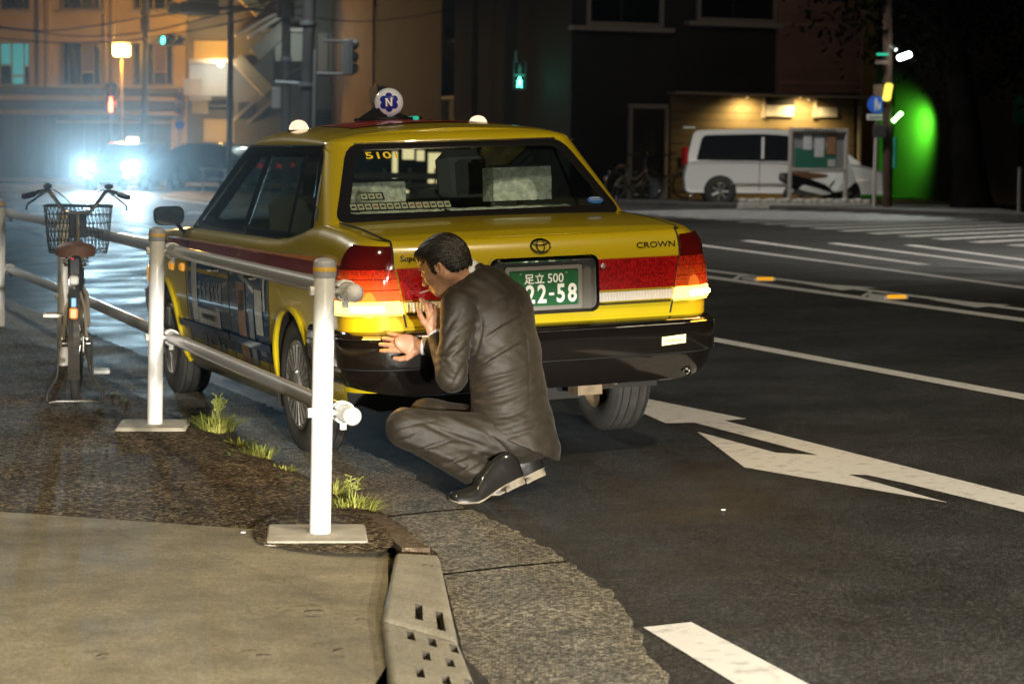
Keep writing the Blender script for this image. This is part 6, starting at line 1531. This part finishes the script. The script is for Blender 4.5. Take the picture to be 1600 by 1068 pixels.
wp = pole(488, 300, 493, 78, 57, .05, 'thin white pole carrying the side-on pedestrian signal', 'trim', 'signal_pole', 'signal'); arm(wp, 57, [(491, 115), (537, 116)], .035, 'trim'); arm(wp, 57, [(505, 64), (538, 65)], .03, 'winframe')
mb = MB(); mb.bbox(at(542, 90, 57) - wp.location, (.20, .3, .86), .03); mb.build('signal_housing', M['polegrey'], wp)
mb = MB(); mb.bbox(at(550.5, 90, 57) - wp.location, (.05, .4, .88), .02)
mb.build('signal_face', M['trim'], wp)
for y in (70, 89, 107): MB().lathe([(.13, 0), (.12, .08), (.06, .12), (0, .12)], at(552, y, 57) - wp.location, (1, -.2, -.2), 14).build('visor', M['trim'], wp)
p5 = pole(739, 300, 742, -120, 64, .10, 'slim brown pole left of the green pedestrian signal', 'brownwall')
def walk_signal(x, y, Y, w, h, lit, label, pl_, arm_pts):
    c = at(x, y, Y); t = thing('pedestrian_signal', label, 'signal', c); k = Y / CF; W_, H_ = w * k, h * k
    mb = MB(); mb.bbox((0, .12, 0), (W_, .24, H_), .03); mb.build('housing', M['polegrey'], t)
    for s, on in ((1, lit == 'red'), (-1, lit == 'green')):
        zc = s * H_ * .24; MB().bbox((0, -.012, zc), (W_ * .8, .02, H_ * .42), .01).build('lens_panel', M['darkglass'], t)
        mb = MB(); f = H_ * .40; mb.ell((0, -.03, zc + f * .34), (f * .09, .012, f * .10), n=10)
        if s > 0: mb.bbox((0, -.03, zc + f * .05), (f * .26, .014, f * .36), .01); mb.bbox((-f * .07, -.03, zc - f * .29), (f * .10, .014, f * .34), .008); mb.bbox((f * .07, -.03, zc - f * .29), (f * .10, .014, f * .34), .008)
        else:
            mb.prism([(-f * .10, -.03, zc + f * .22), (f * .10, -.03, zc + f * .22), (f * .22, -.03, zc - f * .02), (f * .10, -.03, zc + f * .02), (f * .22, -.03, zc - f * .42), (f * .10, -.03, zc - f * .44), (0, -.03, zc - f * .14), (-f * .16, -.03, zc - f * .44), (-f * .26, -.03, zc - f * .40), (-f * .10, -.03, zc), (-f * .22, -.03, zc - f * .04)], (0, .012, 0))
        mb.build('figure', glow('green_figure', (.12, 1, .72), 9) if (on and s < 0) else (glow('red_figure', (1, .16, .06), 9) if on else M['winframe']), t)
    if arm_pts: MB().tube([at(px, py, Y) - c for px, py in arm_pts], .035, 8).build('bracket_arm', M['polegrey'], t)
    return t
walk_signal(812, 118, 60, 20, 44, 'green', 'pedestrian signal showing the green walking figure above the taxi roof', p5, [(806, 80), (806, 98)])
lamp('green_signal_light', 'POINT', at(812, 126, 59.6), 6, (.1, 1, .7), .08)
sg2 = walk_signal(173.5, 152, 80, 20, 46, 'none', 'pedestrian signal showing the red standing figure above the oncoming headlights', None, [(173, 174), (173, 300)])
c_ = sg2.location; k_ = 80 / CF
mb = MB(); mb.ell((0, -.05, -.06), (.05, .02, .06), n=12); mb.bbox((0, -.05, -.22), (.13, .02, .2), .02); mb.bbox((0, -.05, -.40), (.12, .02, .18), .02); mb.build('lit_figure', glow('red_lit', (1, .18, .06), 10), sg2)
lamp('red_signal_light', 'POINT', at(173, 160, 79.4), 12, (1, .1, .04), .08)
# horizontal three-lens traffic signal (green lit) on the slim pole
c = at(268, 63, 80); t = thing('traffic_signal', 'horizontal traffic signal with its green lens lit, on the slim dark pole', 'signal', c, -.5); MB().bbox((0, .1, 0), (.95, .2, .36), .06).build('housing', M['polegrey'], t)
for i, x in enumerate((-.30, 0, .30)):
    MB().lathe([(.14, 0), (.14, -.02), (.0, -.035)], (x, -.0, 0), (0, 1, 0), 16).build('lens', glow('green_lens', (.1, 1, .75), 5) if i == 0 else M['darkglass'], t); MB().lathe([(.15, 0), (.155, -.16)], (x, 0, 0), (0, 1, 0), 16).build('visor', M['blackplastic'], t)
MB().tube([at(228, 62, 80) - c, at(252, 62, 80) - c], .03).build('bracket_arm', M['polegrey'], t); MB().tube([at(282, 62, 80) - c, at(294, 63, 80) - c], .04).build('end_fitting', M['blackplastic'], t)
c = at(312, 13, 66); t = thing('traffic_signal', 'grey traffic signal seen from behind at the top left, over the wires', 'signal', c, .15); mb = MB(); mb.bbox((0, 0, 0), (1.15, .25, .36), .07); mb.build('housing', M['shutter'], t); mb = MB(); mb.bbox((.1, -.05, .17), (.9, .2, .10), .04); mb.tube([at(345, 12, 66) - c, at(420, 16, 66) - c], .05); mb.build('bracket_arm', M['polegrey'], t)
MB().lathe([(.1, 0), (.16, .1), (.16, .3)], (-.55, 0, 0), (-1, -.2, 0), 14).build('visor', M['polegrey'], t)
# square street lamp
c = at(190, 300, 84); c.z = gz(10); t = thing('street_lamp', 'square glowing sodium street lamp on a thin post before the stone building', 'street lamp', c); hd_ = at(190, 79, 84) - c
MB().tube([(0, 0, 0), hd_ - Vector((0, 0, .3))], .05, 10).build('post', M['pole'], t); hb_ = MB().bbox(hd_, (.55, .55, .42), .05).build('lantern', glow('sodium_glow', (1, .66, .20), 14), t); MB().bbox(hd_ + Vector((0, 0, .25)), (.6, .6, .06), .02).build('lantern_cap', M['pole'], t)
lamp('sodium_light', 'POINT', at(190, 79, 83.4), 1500, (1, .47, .06), .2); lamp('sodium_light', 'POINT', at(282, 40, 86), 1000, (1, .47, .06), .2)
lamp('stair_light', 'POINT', at(345, 108, 82.5), 60, (1, .95, .85), .1); lamp('stair_light', 'POINT', at(462, 58, 82), 45, (.85, 1, .92), .1); lamp('stair_light', 'POINT', at(340, 84, 82.6), 90, (1, .55, .12), .1); lamp('stair_light', 'POINT', at(345, 206, 82.4), 60, (1, .6, .15), .1)
l1 = MB().ell((0, 0, 0), (.09, .09, .07)).build('bulkhead_lamp', glow('white_lamp', (1, 1, .95), 12)); l1.location = at(345, 101, 83); tag(l1, 'small white lamp under the stair landing right of the stone building', 'lamp')
# three round plates on one post
c = at(281, 300, 82); c.z = gz(10); t = thing('sign_post', 'post with three small round parking signs before the stair building', 'sign', c); MB().tube([(0, 0, 0), at(281, 140, 82) - c], .04, 8).build('post', M['polegrey'], t)
for y, cc in ((152, 'redsign'), (172, 'redsign'), (195, 'bluesign')):
    q = at(281, y, 81.9) - c; s = MB().lathe([(.0, .0), (.17, 0), (.17, .02), (0, .02)], q, (0, -1, 0), 20).build('round_sign', M[cc], t); MB().lathe([(.0, 0), (.12, 0)], q + Vector((0, -.025, 0)), (0, -1, 0), 20).build('sign_face', M['paper' if cc == 'redsign' else 'bluesign'], s)
    MB().bbox(q + Vector((0, 0, -.24)), (.26, .02, .09), .01).build('sub_plate', M['paper'], t)
# overhead wires
def wire(pts, Y0, Y1, label, r=.022):
    n = len(pts); P = [at(x, y, Y0 + (Y1 - Y0) * i / (n - 1)) for i, (x, y) in enumerate(pts)]; o = MB().tube(spl(P, 6), r, 6).build('overhead_wire', M['blackplastic']); tag(o, label, 'wire', 'overhead wires at the top left')
wire([(-60, 34), (60, 48), (150, 40), (228, 27), (340, 14), (447, 0)], 82, 62, 'uppermost overhead wire sagging from the left margin to the poles')
wire([(-60, 38), (40, 48), (130, 57), (228, 50), (340, 24), (480, -4)], 82, 62, 'middle overhead wire sagging across the ochre facade')
wire([(-60, 54), (70, 66), (160, 66), (228, 60), (360, 36), (480, 8)], 82, 62, 'lowest overhead wire sagging across the ochre facade')
wire([(228, 12), (285, 28), (330, 26), (400, 12), (447, -6)], 82, 62, 'short overhead wire looping between the slim pole and the brown pole')
wire([(447, 22), (560, 34), (680, 20), (740, -4)], 60, 64, 'thin wire running from the brown pole towards the pole by the petal-shaped light', .012)
# --- sign post with blue round sign, notice board, lamps on the right
c = gnd(1365, 330); t = thing('sign_post', 'white post with a blue round footpath sign and a white plate at the right', 'sign', (c.x, c.y, .3)); c = t.location.copy(); Y = c.y
MB().tube([(0, 0, 0), at(1371, 150, Y) - c], .045, 10).build('post', M['trim'], t); q = at(1369.5, 163, Y - .08) - c
s = MB().lathe([(0, 0), (.20, 0), (.20, .02), (0, .02)], q, (0, -1, 0), 28).build('round_sign', M['bluesign'], t)
mb = MB(); mb.ell(q + Vector((-.01, -.03, .10)), (.028, .01, .03), n=10); mb.bbox(q + Vector((-.01, -.03, .02)), (.07, .012, .12), .01); mb.bbox(q + Vector((-.03, -.03, -.09)), (.028, .012, .12), .008); mb.bbox(q + Vector((.03, -.03, -.08)), (.03, .012, .12), .008); mb.ell(q + Vector((.065, -.03, .02)), (.02, .01, .02), n=8); mb.bbox(q + Vector((.07, -.03, -.06)), (.04, .012, .11), .008); mb.build('pictogram', M['paper'], s)
q2 = at(1369.5, 183.5, Y - .08) - c; pl2 = MB().bbox(q2, (.42, .02, .13), .02).build('sub_plate', M['paper'], t)
mb = MB()
for i in range(5): mb.bbox(q2 + Vector((-.13 + i * .065, -.014, 0)), (.04, .006, .05), .002)
mb.build('plate_print', M['ink'], pl2)
a = gnd(1233, 328); b = gnd(1320, 328); t = thing('notice_board', 'white framed notice board with green felt and pinned papers before the van', 'notice board', ((a.x + b.x) / 2, (a.y + b.y) / 2, .3), math.atan2(b.y - a.y, b.x - a.x)); wdt = (b - a).to_2d().length; hh = 1.78
for s in (-1, 1): MB().bbox((s * wdt / 2, 0, hh / 2), (.075, .075, hh), .01).build('post', M['trim'], t)
MB().bbox((0, 0, hh - .04), (wdt - .08, .09, .09), .01).build('header', M['trim'], t); MB().bbox((0, 0, hh - .92), (wdt - .08, .07, .08), .01).build('rail', M['trim'], t); MB().box((0, .03, hh - .48), (wdt - .09, .02, .80)).build('backing', M['shutter'], t); MB().box((-.08, .012, hh - .66), (wdt * .72, .012, .44)).build('felt', M['felt'], t)
for x, z, w, h, k in ((-.30, -.30, .22, .34, 'paper'), (.02, -.42, .25, .42, 'paper'), (.34, -.34, .24, .46, 'adtan'), (.36, -.76, .2, .16, 'adwhite'), (.0, -.16, .12, .14, 'adgrey')): MB().box((x, 0, hh + z), (w, .006, h)).build('pinned_paper', M[k], t)
mb = MB()
for i in range(9): mb.box((-.38 + i * .095, -.048, hh - .04), (.05, .004, .04))
mb.build('header_print', M['ink'], t)
# concrete blocks on the pavement edge
proto = None
for i in range(9):
    p = gnd(1166 + i * 22.6, 328)
    if proto is None:
        proto = thing('concrete_block', '', 'concrete block', group='row of notched concrete blocks by the notice board'); mb = MB(); mb.bbox((0, 0, .07), (.36, .2, .14), .015); mb.bbox((-.10, 0, .19), (.13, .19, .10), .02); mb.bbox((.12, 0, .18), (.11, .19, .09), .02); mb.build('block', M['concblock'], proto); o = proto
    else: o = copy_tree(proto)
    o.location = (p.x, p.y, .30); o.rotation_euler = (0, 0, TH + .1); o['label'] = ['leftmost notched concrete block of the row, just right of the van rear wheel', 'second notched concrete block from the left, under the van flank', 'third notched concrete block, left of the left post of the notice board', 'notched concrete block directly behind the left post of the notice board', 'first notched concrete block under the notice board, beside its left post', 'notched concrete block under the middle of the notice board', 'notched concrete block under the scooter, beside the right board post', 'notched concrete block just right of the right board post', 'rightmost notched concrete block of the row, beside the blue sign post'][i]
# lamps and small signs on the pole at the alley
c = gnd(1386, 331); t = thing('utility_pole', 'rust-brown pole carrying lamps and small boxes at the green alley', 'pole', (c.x, c.y, .3)); c = t.location.copy(); Y = c.y
M['rustpole'] = mat('rusty_pole', (.045, .022, .012), .85, var=.4, vs=5); MB().tube([(0, 0, 0), at(1387, -120, Y) - c], .10, 12).build('shaft', M['rustpole'], t)
for x, y, w, h, m in ((1379, 85, 18, 3, glow('green_strip', (.05, .9, .5), .8)), (1378, 98, 20, 6, M['brownwall']), (1372, 142, 14, 18, M['brownwall']), (1374, 205, 20, 20, M['darkwall'])):
    k = Y / CF; MB().bbox(at(x, y, Y - .15) - c, (w * k, .1, h * k), .01).build('sign_box', m, t)
k = Y / CF; MB().bbox(at(1387, 144, Y - .2) - c, (10 * k, .3, 27 * k), .03, R=Matrix.Rotation(.15, 3, 'Y')).build('lit_sign_box', glow('yellow_sign', (1, .80, .10), 1.6), t)
MB().tube([at(1387, 70, Y) - c, at(1400, 78, Y - .3) - c], .03, 8).build('lamp_arm', M['polegrey'], t)
MB().bbox(at(1413, 88, Y - .4) - c, (.28, .22, .11), .03, R=Matrix.Rotation(-.35, 3, 'Y')).build('lamp_head', glow('white_floodlamp', (.9, 1, .96), 26), t)
lamp('flood_light', 'SPOT', at(1413, 92, Y - .5), 260, (.9, 1, .95), .12, at(1310, 332, Y - 2.5), 84, .6)
MB().tube([at(1395, 190, Y - .1) - c, at(1409, 176, Y - .1) - c], .04, 8).build('green_tube', glow('green_tube', (.35, 1, .25), 14), t)
lamp('green_light', 'SPOT', at(1428, 180, 65.2), 900, (.10, 1, .04), .3, at(1436, 258, 68), 118, 1.)
MB().tube([at(1398, 215, Y) - c, at(1397, 262, Y) - c], .05, 8).build('green_pipe', M['net'], t)  # pipe coloured in the net's green
c = gnd(1592, 340); o = thing('bollard_post', 'pale thin post at the right margin under the dark board', 'post', (c.x, c.y, .3)); MB().tube([(0, 0, 0), at(1594, 262, c.y) - o.location], .04, 8).build('shaft', M['winframe'], o)
# rubbish bin and things in the dark doorway
c = at(1028, 312, 58); o = thing('bin', 'dark blue-grey bin standing at the right foot of the pale door frame', 'bin', (c.x, c.y, .35), TH); mb = MB(); mb.bbox((0, 0, .29), (.32, .34, .58), .04); mb.build('body', M['shutter'], o); MB().bbox((0, 0, .60), (.35, .37, .06), .02).build('lid', M['darkwall'], o)
# ------------------------------------------------------------------ vehicles at the junction
def car_wheel(par, x, y, r=.32, w=.2, m='rimgrey'):
    s = 1 if x > 0 else -1; wh = thing_part('wheel', par, (x, y, r)); MB().lathe([(r * .62, -w / 2), (r * .9, -w / 2), (r, -w / 2 + .03), (r, w / 2 - .03), (r * .9, w / 2), (r * .62, w / 2)], (0, 0, 0), (1, 0, 0), 28).build('tyre', M['rubber'], wh)
    mb = MB(); mb.lathe([(r * .64, s * (w / 2 - .01)), (r * .58, s * (w / 2 - .035)), (r * .5, s * (w / 2 - .09)), (0, s * (w / 2 - .09))], (0, 0, 0), (1, 0, 0), 28)
    for k in range(7): a = k / 7 * math.tau; d = Vector((0, math.cos(a), math.sin(a))); mb.tube([Vector((s * (w / 2 - .03), 0, 0)) + d * r * .1, Vector((s * (w / 2 - .02), 0, 0)) + d * r * .6], [.03, .035], 6)
    mb.build('rim', M[m], wh)
def simple_car(name, label, cat, loc, rz, prof, roofp, hw, paint, wb, wy, front_z, lights, group=None, wr=.32):
    """prof: side outline of the lower body (y, z); roofp: glasshouse outline; both lofted with rounded flanks"""
    t = thing(name, label, cat, loc, rz, group)
    def loft(P, sects, m, nm, par):
        rows = [[Vector((x, cy + (y - cy) * ky, cz + (z - cz) * kz)) for y, z in P] for x, ky, kz, cy, cz in sects]; rows = [r + r[:1] for r in rows]; mb = MB().grid(rows); mb.poly(rows[0][:-1]); mb.poly(rows[-1][:-1]); return mb.build(nm, m, par, sm=35)
    cy = sum(p[0] for p in prof) / len(prof); zc = .55
    loft(prof, [(-hw + .03, .965, .88, cy, zc), (-hw, .985, .96, cy, zc), (-hw + .06, .995, .99, cy, zc), (-hw * .6, 1, 1, cy, zc), (hw * .6, 1, 1, cy, zc), (hw - .06, .995, .99, cy, zc), (hw, .985, .96, cy, zc), (hw - .03, .965, .88, cy, zc)], paint, 'body', t)
    z0 = min(z for _, z in roofp); gcy = sum(p[0] for p in roofp) / len(roofp); z1 = max(z for _, z in roofp); k = .16
    def X(z, w): return w * (1 - k * (z - z0) / (z1 - z0))
    rows = [[Vector((s * X(z, hw - .08), y, z)) for y, z in roofp] for s in (-1, -.94, .94, 1)]; rows = [r + r[:1] for r in rows]; mb = MB().grid(rows); mb.poly(rows[0][:-1]); mb.poly(rows[-1][:-1]); cab = mb.build('cabin', paint, t, sm=35)
    ins = rpoly([(gcy + (y - gcy) * .88, z0 + .04 + (z - z0) * .80) for y, z in roofp], .05, 2)
    for s in (-1, 1):
        pts = [Vector((s * (X(z, hw - .08) + .006), y, z)) for y, z in ins]; MB().poly(pts).build('side_window', M['darkglass'], cab, sm=0)
    f0 = max(roofp, key=lambda p: p[0]); f1 = max((p for p in roofp if p[1] > z1 - .12), key=lambda p: p[0]); b0 = min(roofp, key=lambda p: p[0]); b1 = min((p for p in roofp if p[1] > z1 - .12), key=lambda p: p[0])
    for (y0, za), (y1, zb), dy in ((f0, f1, .012), (b0, b1, -.012)):
        q = [(y0 + (y1 - y0) * u, za + (zb - za) * u) for u in (.12, .9)]; MB().poly([Vector((X(q[0][1], hw - .18) * -1, q[0][0] + dy, q[0][1])), Vector((X(q[0][1], hw - .18), q[0][0] + dy, q[0][1])), Vector((X(q[1][1], hw - .2), q[1][0] + dy, q[1][1])), Vector((-X(q[1][1], hw - .2), q[1][0] + dy, q[1][1]))]).build('windscreen', M['darkglass'], cab, sm=0)
    for s in (-1, 1):
        for y in wy: 
            MB().lathe([(wr + .05, -.01), (wr + .045, .01), (0, .01)], (s * (hw - .012), y, wr), (s, 0, 0), 28).build('wheel_arch', M['dark'], t); car_wheel(t, s * (hw - .075), y, wr)
        for nm, x, y, z, sx_, sy_, sz_, m in lights: MB().bbox((s * x, y, z), (sx_, sy_, sz_), min(sx_, sy_, sz_) * .3).build(nm, m, t)
        MB().bbox((s * (hw + .08), f0[0] - .35, z0 + .08), (.16, .09, .12), .03).build('wing_mirror', paint, t)
    return t
SED = rpoly([(-2.25, .25), (2.2, .25), (2.3, .5), (2.22, .72), (1.3, .90), (-.9, .95), (-2.15, .92), (-2.28, .6)], .12, 3); SRF = rpoly([(-1.75, .90), (1.25, .86), (.45, 1.38), (-.9, 1.42)], [.05, .05, .25, .3], 4)
hl_on = glow('oncoming_headlamp', (.85, .96, 1), 260); hl_soft = glow('headlamp_dim', (1, .93, .8), 5); amb_s = glow('amber_small', (1, .6, .15), 4)
cl_ = at(208, 296, 70); cab_ = simple_car('oncoming_taxi', 'dark oncoming taxi with both headlights glaring on the far left', 'taxi', (cl_.x, cl_.y, gz(9)), math.pi - .16, SED, SRF, .85, M['blackpaint'], 2.7, (-1.3, 1.4), .65, [('headlight', .60, 2.25, .68, .28, .10, .20, hl_on), ('fog_lamp', .55, 2.27, .40, .12, .06, .08, hl_soft)])
MB().bbox((-.02, .1, 1.49), (.34, .14, .13), .03).build('roof_lamp', glow('roof_lamp', (1, .62, .30), 5), cab_)
for x in (134, 207): 
    p = at(x, 263, 66.8); low = lamp('oncoming_beam', 'SPOT', p, 2000, (.58, .84, 1), .09, (lane(24, 4, .1)), 38, .8); lamp('oncoming_glare', 'SPOT', p, 9000, (.46, .80, 1), .09, (-1.0, 2.0, 1.6), 16, .8)
sd_ = at(318, 299, 72); simple_car('dark_sedan', 'dark sedan facing left with dim headlight on, behind the white far guard rail', 'car', (sd_.x, sd_.y, gz(9)), rad(70), SED, SRF, .86, M['blackpaint'], 2.7, (-1.3, 1.4), .65, [('headlight', .62, 2.22, .66, .26, .12, .13, hl_soft), ('fog_lamp', .6, 2.27, .40, .12, .06, .08, hl_soft), ('tail_light', .66, -2.25, .75, .2, .08, .12, M['redlens'])])
sd2 = at(352, 292, 82); simple_car('dark_car', 'second dark car partly hidden behind the dark sedan, with amber light', 'car', (sd2.x, sd2.y, gz(9)), rad(84), SED, SRF, .85, M['blackpaint'], 2.7, (-1.3, 1.4), .65, [('headlight', .6, 2.22, .66, .2, .1, .12, amb_s), ('tail_light', .66, -2.25, .75, .2, .08, .12, M['redlens'])])
# white guard rail by the sedan
fr_ = thing('guard_fence', 'short white far guard rail in front of the dark sedan', 'fence', at(317, 299, 68).to_tuple()[:2] + (gz(9),)); o_ = fr_.location
for x in (317, 352, 387, 422, 600, 640, 680): a, b = at(x, 299, 68), at(x + .5, 263, 68); MB().tube([a - o_, b - o_], .035, 8).build('post', M['white'], fr_)
for y0, y1 in ((264, 266), (280, 282)):
    MB().tube([at(314, y0, 68) - o_, at(440, y1, 68) - o_], .04, 8).build('rail', M['white'], fr_); MB().tube([at(540, y1 + 8, 66) - o_, at(760, y1 + 10, 66) - o_], .09, 8).build('rail', M['white'], fr_)
# white van parked in front of the corner building
VAN = rpoly([(-2.35, .30), (2.30, .30), (2.38, .60), (2.25, .86), (1.55, 1.02), (-2.28, 1.06), (-2.38, .7)], .1, 3); VRF = rpoly([(-2.30, 1.02), (1.75, 1.0), (.80, 1.70), (-.5, 1.80), (-2.14, 1.74)], [.05, .05, .3, .3, .14], 4)
v0 = gnd(1068, 324); VR = -.04; fwdv = Vector((math.cos(VR), math.sin(VR), 0)); v0 = at(1068, 322, v0.y + 1.6); vc = v0 + fwdv * 2.36 + Vector((-fwdv.y, fwdv.x, 0)) * .9; vc.z = .30
van = simple_car('white_van', 'white minivan with dark windows parked side-on under the downlights', 'van', vc, VR - math.pi / 2, VAN, VRF, .90, M['vanwhite'], 2.9, (-1.52, 1.35), .7, [('headlight', .66, 2.26, .74, .3, .2, .16, M['clear_lens']), ('tail_light', .82, -2.32, 1.15, .14, .1, .42, M['red_lens'])], wr=.33)
for y in (-.62, .42): MB().box((.908, y, .78), (.008, .012, .85)).build('door_gap', M['dark'], van)
MB().box((.862, -.55, 1.35), (.04, .06, .5)).build('pillar', M['vanwhite'], van); MB().bbox((.915, .30, .92), (.03, .16, .03), .01).build('door_handle', M['chrome'], van); MB().box((.909, -.4, .52), (.01, 2.4, .03)).build('side_moulding', M['chrome'], van); MB().bbox((0, -2.25, 1.80), (1.35, .3, .05), .02).build('roof_spoiler', M['vanwhite'], van)
# scooter in front of the van
sc0 = gnd(1282, 326); s = thing('motor_scooter', 'white motor scooter parked behind the notice board posts', 'scooter', (sc0.x + .05, sc0.y + .75, .30), TH - math.pi / 2)
for y, r in ((-.66, .26), (.70, .27)):
    w = thing_part('wheel', s, (0, y, r)); torus(r - .05, .055, (0, 0, 0), (1, 0, 0), 28).build('tyre', M['rubber'], w); MB().lathe([(r * .6, -.03), (r * .55, 0), (r * .6, .03)], (0, 0, 0), (1, 0, 0), 24).build('rim', M['rimgrey'], w)
mb = MB()
def skin(P, m, nm, w=.17):
    rows = [[Vector((x * w, y + (0 if abs(x) < .9 else 0), z if abs(x) < .9 else .55 + (z - .55) * .9)) for y, z in P] for x in (-1, -.8, .8, 1)]; rows = [r + r[:1] for r in rows]; g = MB().grid(rows); g.poly(rows[0][:-1]); g.poly(rows[-1][:-1]); return g.build(nm, m, s)
skin(rpoly([(-.95, .62), (-.55, .38), (.05, .30), (.30, .34), (.10, .52), (-.30, .66), (-.95, .80)], .06, 3), M['blackpaint'], 'tail_body'); skin(rpoly([(-.62, .40), (.02, .26), (.25, .30), (-.1, .42), (-.5, .52)], .05, 3), M['vanwhite'], 'side_panel', .19)
skin(rpoly([(.35, .34), (.62, .40), (.86, .62), (.74, .98), (.58, 1.02), (.50, .60)], .06, 3), M['vanwhite'], 'front_fairing', .2); skin(rpoly([(-.75, .78), (-.30, .66), (.12, .70), (.16, .76), (-.30, .80), (-.72, .90)], .04, 3), M['saddle'], 'seat', .15); skin(rpoly([(.56, .98), (.72, .96), (.55, 1.28), (.50, 1.26)], .03, 2), M['darkglass'], 'windscreen', .15)
MB().tube([(-.32, .42, 1.0), (0, .52, 1.03), (.32, .42, 1.0)], .016, 8).build('handlebar', M['blackplastic'], s); MB().tube([(0, .58, .85), (.06, .66, .5), (.06, .70, .27)], .03, 8).build('fork', M['steel'], s); MB().tube([(.16, -.2, .28), (.17, -.75, .34)], .05, 10).build('exhaust', M['steel'], s)
# bicycles leaning in the dark by the doorway
for k, (x, y, Y, rz, lb) in enumerate(((962, 312, 57, TH - 1.35, 'bicycle in the dark at the left foot of the pale door frame'), (1004, 312, 58.5, TH - 1.75, 'bicycle with a pale basket load in front of the pale door frame'))):
    o = copy_tree(bike); p = at(x, y, Y); o.location = (p.x, p.y, .38); o.rotation_euler = (0, 0, rz); o['label'] = lb

# ------------------------------------------------------------------ added scattering volume that gives the headlamps their bloom
hz = MB().box((0, 60, 4.5), (190, 190, 18)); HZ = hz.build('bloom_haze', M['dark'], sm=0); HZ['kind'] = 'stuff'
hm = bpy.data.materials.new('bloom_haze'); hm.use_nodes = True; t = hm.node_tree; t.nodes.clear(); o = t.nodes.new('ShaderNodeOutputMaterial'); v = t.nodes.new('ShaderNodeVolumePrincipled')
v.inputs['Color'].default_value = (.9, .95, 1, 1); v.inputs['Density'].default_value = .00021; v.inputs['Anisotropy'].default_value = .95; t.links.new(v.outputs[0], o.inputs['Volume']); HZ.data.materials.clear(); HZ.data.materials.append(hm)
